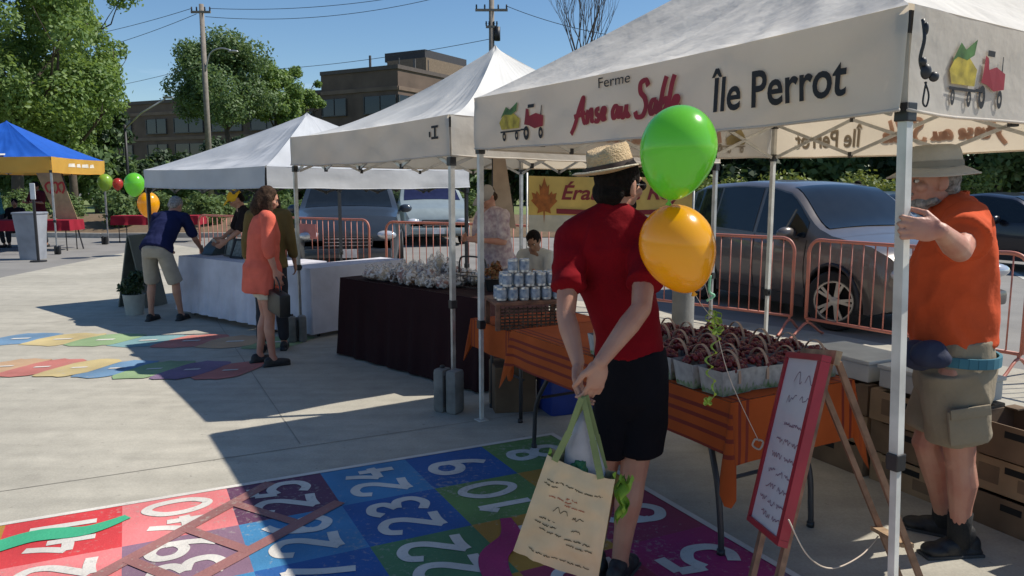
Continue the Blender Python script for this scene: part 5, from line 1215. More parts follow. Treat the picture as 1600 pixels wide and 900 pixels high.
m = MB(); h0 = topz + ex * wB * .46; h1 = topz - ex * wB * .46; m.bar(h0 - er + dz * .01 - nrm * .01, h1 - er + dz * .01 - nrm * .01, .05, .022, up=nrm); m.build('top_rail', woodp, root)
bt0 = topz - nrm * .03 + ex * wB * .34; q = V(bt0.x, bt0.y, 0) - V(nrm.x, nrm.y, 0).normalized() * .42; a = bt0.lerp(q, .68); b = (bt0 - ex * wB * .68).lerp(q - ex * wB * .68, .68)
m = MB(); m.bar(a - er, b - er, .045, .015); m.build('brace', woodp, root)
wroot = empty('whiteboard', V(er.x, er.y, 0), 0, 'whiteboard with faint handwriting in a thick red frame, on the easel', 'whiteboard'); wl = ctr - er
Mb = Matrix((ex, nrm, dz)).transposed() if False else None
def bp_(x, z, n=0.0): return wl + ex * x + dz * z + nrm * n
m = MB(); m.prism([bp_(-wB / 2 + .012, -hB / 2 + .012, .0), bp_(wB / 2 - .012, -hB / 2 + .012), bp_(wB / 2 - .012, hB / 2 - .012), bp_(-wB / 2 + .012, hB / 2 - .012)], nrm * .012); m.build('panel', mat('whiteboard_white', (.7, .68, .72), .3, var=.04, coat=.4), wroot)
redf = mat('frame_red', (.36, .015, .03), .4, var=.1)
m = MB(); e_ = .035; hx, hz = wB / 2, hB / 2
for (xa, za, xb, zb_, w_) in ((-hx, -hz + .011, hx, -hz + .011, .022), (-hx, hz - .011, hx, hz - .011, .022), (-hx + .011, -hz + .023, -hx + .011, hz - .023, .022), (hx - .016, -hz + .023, hx - .016, hz - .023, .032)):
    m.bar(bp_(xa, za, .004), bp_(xb, zb_, .004), w_, .034, up=nrm)
m.build('frame', redf, wroot)
m = MB(); rg = random.Random(4); fmap = lambda x, y, l: bp_(-x, y, .0135 + l)
sgn_ = 1
rows_w = [(.86, .05, 2), (.74, .04, 2), (.6, .012, 1), (.5, .022, 3), (.42, .02, 2), (.33, .022, 3), (.25, .02, 2), (.17, .02, 3), (.1, .018, 2)]
for k, (v, h, wn) in enumerate(rows_w): scribble(m, -hx * .78, hx * (.35 + .4 * rg.random()), -hz + 2 * hz * v, h, .0035, fmap, rg, wn, .0002 * k)
m.build('handwriting', mat('marker_ink', (.16, .13, .22), .6, col2=(.25, .06, .1), vscale=4), wroot, normals=False)

# ------------------------------------------------------------------ balloons, ribbon, strings
def balloon(label, c, rad, tilt, m_, grp='balloons tied up over the stalls', knot=True, stretch=1.12):
    root = empty('balloon', c, 0, label, 'balloon', grp); Mx = rotM(*tilt); prof = []
    n = 26
    for k in range(n + 1):
        a = math.pi * k / n; z = math.cos(a); r_ = math.sin(a); zz = z * (stretch if z > 0 else stretch * 1.22); rr = r_ * (1 - .13 * max(0, -z) ** 1.5); prof.append((rad * rr, rad * zz))
    m = MB(); m.lathe(prof, n=36, M=Mx); m.build('skin', m_, root, True)
    if knot:
        m = MB(); z0 = -rad * stretch * 1.22; m.lathe([(.005, z0 + .008), (.007, z0), (.004, z0 - .006), (.011, z0 - .017), (.007, z0 - .019)], n=10, M=Mx); m.build('knot', m_, root, True)
    return root, Vector(c) + Mx @ V(0, 0, -rad * stretch * 1.22)
bg_ = mat('balloon_green', (.2, .66, .05), .22, var=.05, vscale=3, trans=.35, tcol=(.25, .75, .06), coat=.6); by_ = mat('balloon_yellow', (.95, .47, .01), .22, var=.05, vscale=3, trans=.35, tcol=(1, .55, .02), coat=.6); br_ = mat('balloon_red', (.55, .05, .03), .25, trans=.3, coat=.5)
gb_, k1 = balloon('large green balloon beside the straw hat', A(1060, 232, 2.5), .122, (.15, .12, 0), bg_)
m = MB()
pr_ = random.Random(2)
yb_, k2 = balloon('large yellow-orange balloon under the green one, overlapping the red shirt', A(1058, 384, 2.56), .125, (.1, -.42, .2), by_)
for (px, py, Y, rad, mm, lb) in ((210, 287, 17.5, .22, bg_, 'green balloon left of the low white tent'), (232, 318, 17.9, .24, by_, 'yellow-orange balloon hanging behind the low white tent pole'), (184, 287, 20.5, .13, br_, 'small red balloon at the right corner of the blue tent'), (164, 284, 21.0, .19, mat('balloon_lime', (.3, .5, .05), .3, trans=.3, coat=.4), 'lime balloon tucked under the yellow valance of the blue tent')):
    balloon(lb, A(px, py, Y), rad, (0, .1, 0), mm)
rib = mat('ribbon_lime', (.45, .6, .09), .35, trans=.2)
post_r = V(1.93, 7.25, 0)
m = MB(); tie = A(1116, 500, 2.72); end = A(1112, 640, 2.66)
m_str = MB(); m_str.tube(catmull([k1, k1.lerp(tie, .5) + V(.03, .05, 0), tie], 8), .0012, 4); m_str.tube(catmull([k2, k2.lerp(tie, .5) + V(-.005, 0, 0), tie], 6), .0012, 4); m_str.tube(catmull([tie, A(1140, 590, 2.75), A(1186, 690, 2.84)], 8), .0016, 5)
o = m_str.build('balloon_string', mat('string_pale', (.6, .5, .4), .7), None, True); tag(o, 'thin pale string from the two near balloons down to the easel', 'string')
root = empty('curled_ribbon', tie, 0, 'curly lime green ribbon hanging from the balloon strings before the baskets', 'ribbon')
pts = []; n = 150
for k in range(n + 1):
    t = k / n; z = -.02 - .27 * t; amp = .006 + .008 * math.sin(math.pi * min(t * 1.2, 1)); a = t * 34; pts.append(V(amp * math.cos(a) - .012 * t + .012 * math.sin(t * 9), amp * math.sin(a) - .03 * t, z))
for a, b in zip(pts, pts[1:]): m.bar(a, b, .0085, .0012, up=V(0, 0, 1))
m.build('ringlet', rib, root)
m = MB(); rg = random.Random(8)
for ctr_, nn_, s_ in ((V(.0, 0, .01), 9, .034), (V(.008, 0, -.035), 6, .026), (pts[-1] + V(-.008, 0, 0), 9, .018)):
    for k in range(nn_):
        a = rg.uniform(0, 6.28); e = rg.uniform(-1, 1); d = V(math.cos(a) * .7, math.sin(a) * .6, e).normalized() * s_ * rg.uniform(.7, 1.2); sd = d.orthogonal().normalized() * s_ * .4
        lp = catmull([ctr_, ctr_ + d * .6 + sd, ctr_ + d, ctr_ + d * .6 - sd, ctr_], 5)
        for p, q in zip(lp, lp[1:]): m.bar(p, q, .008, .001, up=sd)
m.build('bow', rib, root)
m = MB(); m.tube(catmull([A(1110, 430, 7.2), A(1108, 455, 7.2), A(1116, 462, 7.2), A(1104, 470, 7.2)], 5), .012, 6); o = m.build('tied_ribbon', mat('ribbon_mint', (.2, .5, .32), .5), None, True); tag(o, 'mint ribbon knotted round the rear pole of the peaked tent', 'ribbon')
# loose string looped at the easel foot and near the table corner
m = MB(); m.tube(catmull([A(1232, 812, 2.45), A(1262, 868, 2.5), A(1300, 888, 2.6), A(1345, 868, 2.75), A(1372, 838, 2.9)], 10), .0028, 5); m.tube(catmull([A(1180, 686, 2.84), A(1176, 696, 2.85), A(1187, 702, 2.84), A(1192, 690, 2.84), A(1180, 686, 2.84)], 6), .004, 5)
o = m.build('rope', mat('rope_pale', (.5, .42, .34), .8), None, True); tag(o, 'pale thin rope looping from the easel foot across to its rear leg', 'rope')

# ------------------------------------------------------------------ left side bits
root = empty('sandwich_board', (A(219, 400, 10.3).x, 10.3, 0), R(76), 'grey folding sandwich board left of the man in navy', 'sign')
gsb = mat('board_grey_green', (.11, .12, .1), .7)
for s in (-1, 1): m = MB(); Mx = rotM(-R(12) * s, 0, 0); m.box(V(0, -s * .11, .49), (.42, .02, .98), Mx, bev=.004); m.build('panel', gsb, root)
root = empty('grey_bin', (A(52, 400, 17.0).x, 17.0, 0), 0, 'pale grey wheeled bin in front of the blue tent table', 'bin')
m = MB(); m.lathe([(0, 0), (.26, 0), (.3, .6), (.34, .95), (.34, 1.0), (0, 1.0)], n=4, M=rotM(0, 0, R(45))); m.build('bin_body', mat('bin_grey', (.3, .32, .36), .55, var=.15, vscale=3), root)
m = MB(); m.box(V(0, 0, 1.02), (.52, .52, .05), bev=.02); m.build('lid', mat('bin_lid', (.24, .26, .3), .5), root)
root = empty('pole_sign', (A(60, 405, 16.4).x, 16.4, 0), 0, 'dark short post with a white tag, standing in front of the grey bin', 'post')
m = MB(); m.tube([V(0, 0, 0), V(0, 0, 1.35)], .03, 8); m.tube([V(0, 0, 0), V(0, 0, .03)], .16, 14); m.build('post', dark, root); m = MB(); m.box(V(.02, -.04, 1.5), (.11, .02, .34), bev=.01); m.build('white_tag', mat('tag_white', (.7, .7, .7), .5), root)
# feather banner with red print beside the blue tent
root = empty('feather_banner', (A(90, 330, 19.8).x, 19.8, 0), 0, 'leaning cream banner with red print inside the blue tent', 'banner')
m = MB(); m.prism([V(-.5, 0, 2.0), V(.12, 0, 2.0), V(.52, 0, .7), V(-.0, 0, .7)], V(0, .012, 0)); m.build('sheet', mat('banner_cream_tan', (.42, .33, .17), .7), root)
m = MB()
for k in range(3): ribbon(m, catmull([(-.2 + .16 * k, 1.45), (-.26 + .16 * k, 1.62), (-.14 + .16 * k, 1.7), (-.1 + .16 * k, 1.55), (-.16 + .16 * k, 1.42)], 5), .05, lambda x, y, l: V(x, -.006 - l, y), .001 * k)
m.build('red_print', mat('print_red', (.45, .04, .04), .7), root); m = MB(); m.tube([V(.15, .03, 2.0), V(.58, .03, 0)], .02, 6); m.tube([V(-.5, .03, 2.0), V(.15, .03, 2.0)], .014, 6); m.build('pole', dark, root)
# potted plant and carrier bags beside the navy man
root = empty('potted_plant', (A(210, 480, 9.6).x, 9.6, 0), 0, 'leafy dark green plant in a pale tub beside the man in navy', 'plant')
m = MB(); m.lathe([(0, 0), (.13, 0), (.16, .3), (.17, .33), (.14, .33), (0, .3)], n=18); m.build('tub', mat('tub_pale', (.4, .42, .38), .6), root, True, 40)
leaves('foliage', [(0, 0, .48), (-.12, 0, .42), (.05, .05, .6)], [.17, .12, .12], 900, .035, leafC, root, 3)
root.scale = (.8, .8, .8)
# ------------------------------------------------------------------ people
skinA = mat('skin_tan', (.46, .25, .17), .5, var=.1, vscale=9, bump=.12, bscale=120, sss=.06, col2=(.38, .18, .12)); skinB = mat('skin_ruddy', (.50, .27, .19), .5, var=.1, vscale=8, bump=.15, bscale=110, sss=.06, col2=(.42, .17, .12)); skinD = mat('skin_brown', (.3, .16, .1), .5, var=.1, vscale=9)
def hair_mat(n, c): return mat(n, c, .75, var=.35, vscale=60, bump=.6, bscale=120, spec=.12)
hairD = hair_mat('hair_dark', (.010, .007, .006)); hairG = hair_mat('hair_grey', (.32, .3, .28)); hairBr = hair_mat('hair_brown', (.06, .035, .022))
shoeB = mat('shoe_black', (.018, .018, .02), .6, var=.3, vscale=30, bump=.3, bscale=60); sole = mat('shoe_sole', (.05, .05, .05), .8); sockB = mat('sock_black', (.015, .015, .016), .95, bump=.4, bscale=80)
def shirt_mat(n, c, **k): return mat(n, c, .9, var=.1, vscale=7, bump=.25, bscale=45, spec=.15, **k)
def loft(mb, pts, rx, ry, side=(1, 0, 0), n=20): mb.tube(pts, rx, n, side=side, ry=ry)
def limb(mb, pts, rs, n=12):
    """tapered limb with round ends"""
    mb.tube(pts, rs, n); 
    for p, r_ in zip(pts, rs): mb.ell(p, r_ * .995, None, 12, 8)
def head_mesh(mb, c, Mx, s=1.0, nose=1.0):
    E_ = lambda p, r_, e=None: mb.ell(Vector(c) + Mx @ (Vector(p) * s), tuple(q * s for q in r_), Mx if e is None else Mx @ e, 18, 12)
    E_((0, -.008, .02), (.074, .094, .092)); E_((0, .03, -.03), (.060, .062, .075)); E_((0, .048, -.082), (.034, .034, .026)); E_((0, .0, -.055), (.058, .06, .05))
    E_((0, .078, .028), (.05, .018, .016)); E_((.042, .062, -.02), (.024, .024, .022)); E_((-.042, .062, -.02), (.024, .024, .022))
    mb.tube([Vector(c) + Mx @ (V(0, .086, .012) * s), Vector(c) + Mx @ (V(0, .112 * nose, -.024) * s)], [.009 * s, .014 * s], 10); E_((0, .107, -.03), (.017, .014, .012))
    E_((0, .088, -.055), (.024, .012, .007)); E_((0, .086, -.066), (.021, .012, .008))
    for sg in (-1, 1): E_((sg * .076, -.008, -.008), (.011, .02, .034), rotM(0, 0, sg * .3)); E_((sg * .074, -.0, -.03), (.01, .012, .014))
def face_parts(root, c, Mx, s=1.0, brow=None):
    ew = mat('eye_white', (.6, .58, .55), .2); ed = mat('eye_dark', (.03, .02, .015), .15)
    for sg in (-1, 1):
        m = MB(); m.ell(Vector(c) + Mx @ (V(sg * .031, .075, .006) * s), (.0135 * s, .011 * s, .009 * s), Mx, 12, 8); e = m.build('eye', ew, root, True)
        m = MB(); m.ell(Vector(c) + Mx @ (V(sg * .031, .0845, .006) * s), (.006 * s, .004 * s, .006 * s), Mx, 10, 6); m.build('iris', ed, e, True)
        m = MB(); m.tube([Vector(c) + Mx @ (V(sg * x, y, z) * s) for x, y, z in ((.014, .092, .022), (.03, .091, .029), (.048, .078, .024))], .004 * s, 6); m.build('eyebrow', brow or hairD, root, True)
    m = MB(); m.tube([Vector(c) + Mx @ (V(x, y, -.0605) * s) for x, y in ((-.022, .092), (0, .1005), (.022, .092))], .003 * s, 6); m.build('mouth_line', mat('lip', (.3, .1, .08), .5), root, True)
def hand(mb, wrist, d, nrm, side, s=1.0, curl=.5, thumb_in=.5, spread=.1, curls=None, ccs=(.75, 1.0, .75)):
    """wrist point, d fingers' direction, nrm palm normal (towards the palm side), side: thumb side vector"""
    d = Vector(d).normalized(); nrm = Vector(nrm); nrm = (nrm - d * nrm.dot(d)).normalized(); sd = d.cross(nrm).normalized(); sd = sd if sd.dot(Vector(side)) > 0 else -sd; W = Vector(wrist)
    Mx = Matrix((sd, nrm, d)).transposed()
    if Mx.determinant() < 0: Mx = Matrix((sd, -nrm, d)).transposed()
    mb.ell(W + d * .045 * s, (.041 * s, .0165 * s, .056 * s), Mx, 16, 12); mb.ell(W + d * .066 * s + sd * .002, (.040 * s, .014 * s, .034 * s), Mx, 16, 10); mb.ell(W + d * .005 * s, (.028 * s, .02 * s, .035 * s), Mx, 14, 10)
    mb.ell(W + d * .032 * s + sd * .026 * s + nrm * .008 * s, (.017 * s, .015 * s, .032 * s), Mx, 12, 8)
    for k, (off, ln) in enumerate(((.029, .94), (.0098, 1.04), (-.0095, .97), (-.0275, .77))):
        c_ = (curls[k] if curls else curl); p = W + d * .086 * s + sd * off * s; dd = (d + sd * spread * (off / .03)).normalized(); pts = [W + d * .05 * s + sd * off * .9 * s, p]; a = 0
        for seg, cc in zip((.040, .026, .020), ccs):
            a += c_ * cc; q = (dd * math.cos(a) + nrm * math.sin(a)); pts.append(pts[-1] + q * seg * ln * s)
        rs = [.0085 * s, .0092 * s, .0086 * s, .0078 * s, .0066 * s]; mb.tube(pts, rs, 9); 
        for p_, r_ in zip(pts[1:], rs[1:]): mb.ell(p_, r_ * 1.03, None, 9, 6)
    tb = W + d * .018 * s + sd * .026 * s; dv = (sd * .75 + d * .75 + nrm * thumb_in * .5).normalized(); p1 = tb + dv * .042 * s; dv2 = (sd * .25 + d * .9 + nrm * thumb_in).normalized(); p2 = p1 + dv2 * .032 * s; p3 = p2 + (dv2 + nrm * thumb_in * .6).normalized() * .024 * s
    mb.tube([tb, p1, p2, p3], [.014 * s, .0115 * s, .0102 * s, .0085 * s], 9)
    for p_, r_ in ((tb, .014), (p1, .0115), (p2, .0102), (p3, .0085)): mb.ell(p_, r_ * 1.02 * s, None, 9, 6)
def shoe(root, ankle, fwd, L_=.27, wd=.048, m_=None, low=True):
    a = Vector(ankle); f = Vector(fwd); f.z = 0; f.normalize(); Mx = Matrix((f.cross(V(0, 0, 1)), f, V(0, 0, 1))).transposed(); B = V(a.x, a.y, 0) - f * .06
    mb = MB(); E_ = lambda y, x, z, r_: mb.ell(B + Mx @ V(x, y, z), r_, Mx, 16, 10)
    E_(.0, 0, .05, (.036, .045, .045)); E_(.09, 0, .045, (wd * .85, .085, .04)); E_(.165, 0, .034, (wd, .065, .03)); E_(.04, 0, .075, (.038, .05, .035))
    if not low: E_(.03, 0, .1, (.04, .045, .05))
    mb.box(B + Mx @ V(0, .085, .022), (wd * 1.55, .25, .022), Mx, bev=.01)
    o = fuse(mb, 'shoe', m_ or shoeB, root, .007, 3); m = MB(); m.box(B + Mx @ V(0, .092, .009), (wd * 1.7, .27, .018), Mx, bev=.008); m.build('sole', sole, o)
    m = MB()
    for k in range(4): m.tube([B + Mx @ V(x, .075 + .022 * k, .093 - .009 * k - abs(x) * .3) for x in (-.022, 0, .022)], .0028, 5)
    m.build('lace', sole, o)
def blend_body(root, J, skin, voxel, hs=1.0, Hm=None, torso=True, hands=(), arm_r=1.0, leg_r=1.0, bare_feet=True, extra=None):
    """J: joints in the thing's own frame. One continuous body: head, neck, trunk, arms, hands, legs, feet"""
    mb = MB(); sp = [J['pelvis'], J['waist'], J['chest'], J['neck']]; sd = (J['shR'] - J['shL']).normalized()
    loft(mb, [J['pelvis'] - V(0, 0, .06), J['pelvis'], J['waist'], J['chest'], J['neck'] - (J['neck'] - J['chest']) * .25], [.12, .145, .125, .15, .1], [.085, .1, .09, .1, .07], side=sd)
    nk = J['neck']; hd = J['head']; up = (hd - nk).normalized(); limb(mb, [nk - up * .05, nk, hd - up * .03 + (Hm.col[1] * -.01 if Hm else V(0, 0, 0))], [.066, .055, .052])
    head_mesh(mb, hd, Hm, hs)
    for s in ('L', 'R'):
        limb(mb, [J['sh' + s], J['sh' + s].lerp(J['el' + s], .4), J['el' + s]], [.052 * arm_r, .047 * arm_r, .038 * arm_r]); limb(mb, [J['el' + s], J['el' + s].lerp(J['wr' + s], .3), J['wr' + s]], [.038 * arm_r, .041 * arm_r, .026 * arm_r])
        mb.tube([J['neck'] - V(0, 0, .02), J['sh' + s]], [.06, .05], 10)
        limb(mb, [J['hip' + s], J['hip' + s].lerp(J['kn' + s], .5), J['kn' + s]], [.082 * leg_r, .07 * leg_r, .054 * leg_r]); k, a = J['kn' + s], J['an' + s]; ff = Vector(J.get('foot' + s, J['fwd']))
        bk = -ff * .012; limb(mb, [k, k.lerp(a, .3) + bk, k.lerp(a, .6) + bk * .5, a], [.053 * leg_r, .057 * leg_r, .043 * leg_r, .034 * leg_r]); mb.ell(k + ff * .02, .04 * leg_r)
        f = Vector(ff); f.z = 0; f.normalize(); Mx = Matrix((f.cross(V(0, 0, 1)), f, V(0, 0, 1))).transposed(); g = V(a.x, a.y, a.z - .085 if a.z > .12 else 0)
        mb.ell(g + f * .05 + V(0, 0, .035), (.034, .095, .027), Mx); mb.ell(g - f * .025 + V(0, 0, .04), (.03, .035, .035), Mx); mb.tube([a, g + V(0, 0, .045) + f * .02], [.036, .035], 10)
    for h in hands: hand(mb, **h)
    if extra: extra(mb)
    return fuse(mb, 'body', skin, root, voxel, 3)
def yaw(a): return Matrix.Rotation(a, 3, 'Z')

# ---- the man in the dark red T-shirt and straw hat (seen from behind) -------------------------
def w2l(p, root_p): return Vector(p) - Vector(root_p)
RP = V(.49, 3.02, 0); red = empty('person', RP, 0, 'person from behind in a dark red T-shirt, black shorts and straw hat, hands clasped', 'person')
lw = lambda px, py, Y: w2l(A(px, py, Y), RP)
fw = yaw(R(-22)) @ V(0, 1, 0); Hm = yaw(R(-46)) @ rotM(R(-4), R(5), 0)
J = dict(pelvis=lw(985, 560, 3.02), waist=lw(975, 500, 3.0), chest=lw(962, 410, 2.98), neck=lw(958, 333, 2.98), head=lw(967, 288, 3.0), fwd=fw,
         shL=lw(893, 372, 2.98), shR=lw(1011, 376, 2.93), elL=lw(884, 492, 2.84), elR=lw(1002, 482, 2.70), wrL=lw(903, 566, 2.73), wrR=lw(938, 566, 2.61),
         hipL=lw(965, 590, 3.02), hipR=lw(1010, 590, 3.02), knL=lw(942, 745, 3.10), knR=lw(989, 745, 3.03), anL=V(-.135, .06, .09), anR=V(-.045, -.03, .09), footL=yaw(R(10)) @ V(0, 1, 0), footR=yaw(R(-28)) @ V(0, 1, 0))
hL = dict(wrist=J['wrL'], d=V(.02, -.02, -1), nrm=V(.75, -.35, 0), side=V(.4, -.8, 0), s=1.02, curl=.55, thumb_in=.4)
hR = dict(wrist=J['wrR'], d=V(-.18, .03, -1), nrm=V(-.45, .85, .0), side=V(-.9, 0, .2), s=1.02, curls=(.5, .55, .6, .65), thumb_in=.3)
blend_body(red, J, skinA, .0048, 1.0, Hm, hands=(hL, hR), arm_r=.96, leg_r=1.02)
face_parts(red, J['head'], Hm)
rs = shirt_mat('shirt_dark_red', (.20, .003, .008))
mb = MB(); sd = (J['shR'] - J['shL']).normalized()
c1_, c2_, c3_ = J['pelvis'] + V(-.0, 0, .04), J['waist'], J['chest']
loft(mb, [lw(983, 552, 3.0), lw(980, 520, 3.0), lw(972, 480, 3.0), lw(962, 430, 2.99), lw(957, 385, 2.98), lw(956, 356, 2.98), lw(957, 333, 2.985), lw(958, 322, 2.99)],
     [.133, .13, .134, .156, .168, .148, .09, .062], [.112, .108, .106, .112, .112, .098, .072, .06], side=sd, n=28)
for s in ('L', 'R'):
    a = J['sh' + s]; b = J['el' + s]; limb(mb, [a + V(0, 0, .0), a.lerp(b, .3), a.lerp(b, .56)], [.061, .061, .06])
    mb.tube([a.lerp(b, .5), a.lerp(b, .66)], [.061, .065], 18)
    mb.tube([J['neck'] - V(0, 0, .01), a + V(0, 0, .004)], [.07, .062], 14)
fuse(mb, 'shirt', rs, red, .0075, 4, .013, 6, (1, 1, .7))
mb = MB(); mb.tube([J['neck'] + V(.052 * math.cos(a), .05 * math.sin(a) - .005, .028 + .012 * math.sin(a)) for a in [6.283 * k / 20 for k in range(21)]], .007, 6); mb.build('shirt_collar', rs, red, True)
mb = MB(); loft(mb, [lw(984, 542, 3.0), lw(984, 575, 3.01), lw(982, 612, 3.02), lw(985, 640, 3.03)], [.138, .148, .152, .135], [.114, .122, .118, .09], side=sd, n=28)
loft(mb, [lw(1008, 590, 3.01), lw(1006, 650, 3.02), lw(1001, 704, 3.03)], [.088, .091, .094], [.1, .097, .1], side=sd, n=20); loft(mb, [lw(965, 590, 3.02), lw(958, 650, 3.04), lw(950, 700, 3.07)], [.088, .088, .09], [.1, .097, .1], side=sd, n=20)
fuse(mb, 'shorts', mat('shorts_black', (.006, .006, .009), .9, var=.15, bump=.2, spec=.15), red, .0075, 4, .012, 5.5, (1, 1, .5))
shoe(red, J['anL'], J['footL']); shoe(red, J['anR'], J['footR'])
mb = MB(); hd = J['head']; E_ = lambda p, r_: mb.ell(hd + Hm @ Vector(p), r_, Hm, 20, 14)
E_((0, -.018, .028), (.082, .096, .092)); E_((0, -.058, -.035), (.068, .048, .055)); E_((0, -.05, -.068), (.052, .036, .03)); E_((.066, -.01, .0), (.014, .03, .04)); E_((-.066, -.01, .0), (.014, .03, .04))
fuse(mb, 'hair', hairD, red, .006, 3, .004, 26)
mb = MB(); mb.ell(hd + Hm @ V(0, .06, -.075), (.045, .04, .036), Hm); mb.ell(hd + Hm @ V(0, .03, -.085), (.056, .05, .024), Hm); fuse(mb, 'beard', hairD, red, .006, 2, .003, 30)
mb = MB()
for sg in (-1, 1): mb.ell(hd + Hm @ V(sg * .033, .098, .004), (.027, .006, .02), Hm, 14, 8); mb.bar(hd + Hm @ V(sg * .06, .092, .01), hd + Hm @ V(sg * .082, -.01, .005), .006, .004)
mb.bar(hd + Hm @ V(-.01, .103, .01), hd + Hm @ V(.01, .103, .01), .004, .004); mb.build('sunglasses', blackp, red, True)
def hat(root, name, c, Mx, crown, brim, m_, band=None, pinch=0.0, seed=0, brimdrop=0.0, upturn=0.0, sx=.9):
    """crown: [(r, z)], brim: radius"""
    ho = empty(name, Vector(c), 0) if False else None
    mb = MB(); n = 40
    def ring(r_, z, j): a = 2 * math.pi * j / n; return a
    vs = []; prof = crown
    for (r_, z) in prof:
        for j in range(n):
            a = 2 * math.pi * j / n; x, y = r_ * sx * math.cos(a), r_ * 1.08 * math.sin(a); zz = z
            if pinch and z > crown[0][1] * 0 + .07: zz -= pinch * max(0, 1 - (x / .045) ** 2) * (1 if r_ < .08 else .55); zz -= .012 * (1 - y / .1) * .5
            vs.append(Vector(c) + Mx @ V(x, y, zz))
    k = len(prof); fs = [(i * n + j, i * n + (j + 1) % n, (i + 1) * n + (j + 1) % n, (i + 1) * n + j) for i in range(k - 1) for j in range(n)]; fs.append(tuple((k - 1) * n + j for j in range(n)))
    mb.add(vs, fs); r0, z0 = crown[0]
    def br(u, v, top=0.0):
        a = 2 * math.pi * u; rr = r0 + (brim - r0) * v; fr = math.sin(a); return Vector(c) + Mx @ V(rr * sx * math.cos(a), rr * 1.08 * math.sin(a), z0 - brimdrop * v ** 1.2 + upturn * (v ** 2) * (max(0, -fr) * 1.0 + .15 + .5 * abs(math.cos(a))) + top + .003 * math.sin(a * 3 + seed))
    mb.grid(lambda u, v: br(u, v), n, 6); mb.grid(lambda u, v: br(u, v, .004), n, 6)
    o = mb.build(name, m_, root, True, 55); bmm = MB(); bmm.tube([br(k_ / 40, 1.0, .002) for k_ in range(41)], .0035, 6); bmm.build('brim_edge', band[1] if band and len(band) > 1 else m_, o, True)
    if band:
        b2 = MB(); vs = []
        for (zz, ex_) in ((z0 + .004, .0035), (z0 + .03, .0035)):
            r_ = interp([(z_, r__) for r__, z_ in sorted([(a_, b_) for a_, b_ in crown], key=lambda t: t[1])][:4], zz) + ex_
            for j in range(n): a = 2 * math.pi * j / n; vs.append(Vector(c) + Mx @ V(r_ * sx * math.cos(a), r_ * 1.08 * math.sin(a), zz))
        b2.add(vs, [(j, (j + 1) % n, n + (j + 1) % n, n + j) for j in range(n)]); b2.build('hat_band', band[0], o, True)
    return o
straw = mat('straw', (.58, .43, .25), .75, var=.18, vscale=22, bump=.9, bscale=130, col2=(.42, .29, .15)); strawp = mat('straw_pale', (.6, .52, .38), .7, var=.1, bump=.6, bscale=120); bandm = mat('hat_band_dark', (.05, .03, .025), .7)
Hh = rotM(0, R(-10), 0) @ yaw(R(-46)) @ rotM(R(3), 0, 0)
hat(red, 'straw_hat', hd + Hh @ V(0, -.012, .056) + V(-.012, 0, 0), Hh, [(.094, .0), (.092, .03), (.088, .06), (.086, .085), (.078, .1), (.05, .104), (.02, .102)], .146, straw, (bandm, strawp), .014, 1, .012, .02)

# the tote bag hanging from the clasped hands
TR_ = RP; bag = empty('tote_bag', V(A(880, 800, 2.6).x, 2.6, .0), 0, 'beige printed tote bag with lime green sides hanging from the clasped hands', 'bag'); bl_ = lambda px, py, Y: A(px, py, Y) - bag.location
bt = mat('bag_beige', (.62, .48, .3), .8, var=.1, vscale=6, bump=.35, bscale=16); bgm = mat('bag_lime', (.2, .36, .03), .75, var=.15, vscale=8, bump=.3)
c4 = [bl_(857, 706, 2.58), bl_(962, 744, 2.56), bl_(936, 897, 2.60), bl_(806, 850, 2.62)]   # TL TR BR BL of the front
bn = V(.12, .55, .05).normalized(); ax_, az_ = (c4[1] - c4[0]), (c4[0] - c4[3])
def bagpt(u, v, dpt):
    top = c4[0].lerp(c4[1], u); bot = c4[3].lerp(c4[2], u); p = bot.lerp(top, v); bul = math.sin(math.pi * u) ** .6 * math.sin(math.pi * min(v * .8 + .12, 1)) ** .7
    wr = .013 * noise.noise(V(u * 4, v * 5, dpt * 9)) + .006 * (1 - 2 * abs(noise.noise(V(u * 6 + v * 3, v * 5 - u, dpt * 4)))); k = 1 if dpt > 0 else -1
    half = .052 * (1 - .45 * v); return p + bn * (half * k + k * (.022 * bul) + wr) + V(0, 0, -.006 * math.sin(math.pi * u) * (v > .9))
nbag = lambda u, v, l=0: bagpt(u, v, -1) - bn * (.0016 + l)
m = MB(); m.grid(lambda u, v: bagpt(u, v, -1), 24, 24); m.build('front_panel', bt, bag, True)
m = MB(); m.grid(lambda u, v: bagpt(u, v, 1), 24, 24); m.build('back_panel', bt, bag, True)
m = MB()
for u in (0, 1): m.grid(lambda a, b, u=u: bagpt(u, b, -1).lerp(bagpt(u, b, 1), a) + (c4[1] - c4[0]).normalized() * (1 if u else -1) * -.012 * math.sin(math.pi * a) * b, 6, 20)
m.grid(lambda a, b: bagpt(a, 0, -1).lerp(bagpt(a, 0, 1), b), 20, 4); m.build('gusset', bgm, bag, True)
m = MB(); fr_ = bl_(966, 770, 2.60)
for sh_i in range(3): m.grid(lambda u, v: fr_ + V((.045 - .012 * sh_i) * u * (1.1 - .5 * v) + .012 * math.sin(v * 9 + sh_i), .012 * sh_i + .014 * math.sin(u * 7 + v * 3 + sh_i), .05 - (.12 + .02 * sh_i) * v + .014 * math.sin(u * 8 + sh_i * 2)), 14, 14)
m.build('side_flap', bgm, bag, True)
mid = lw(912, 628, 2.60) + RP - bag.location
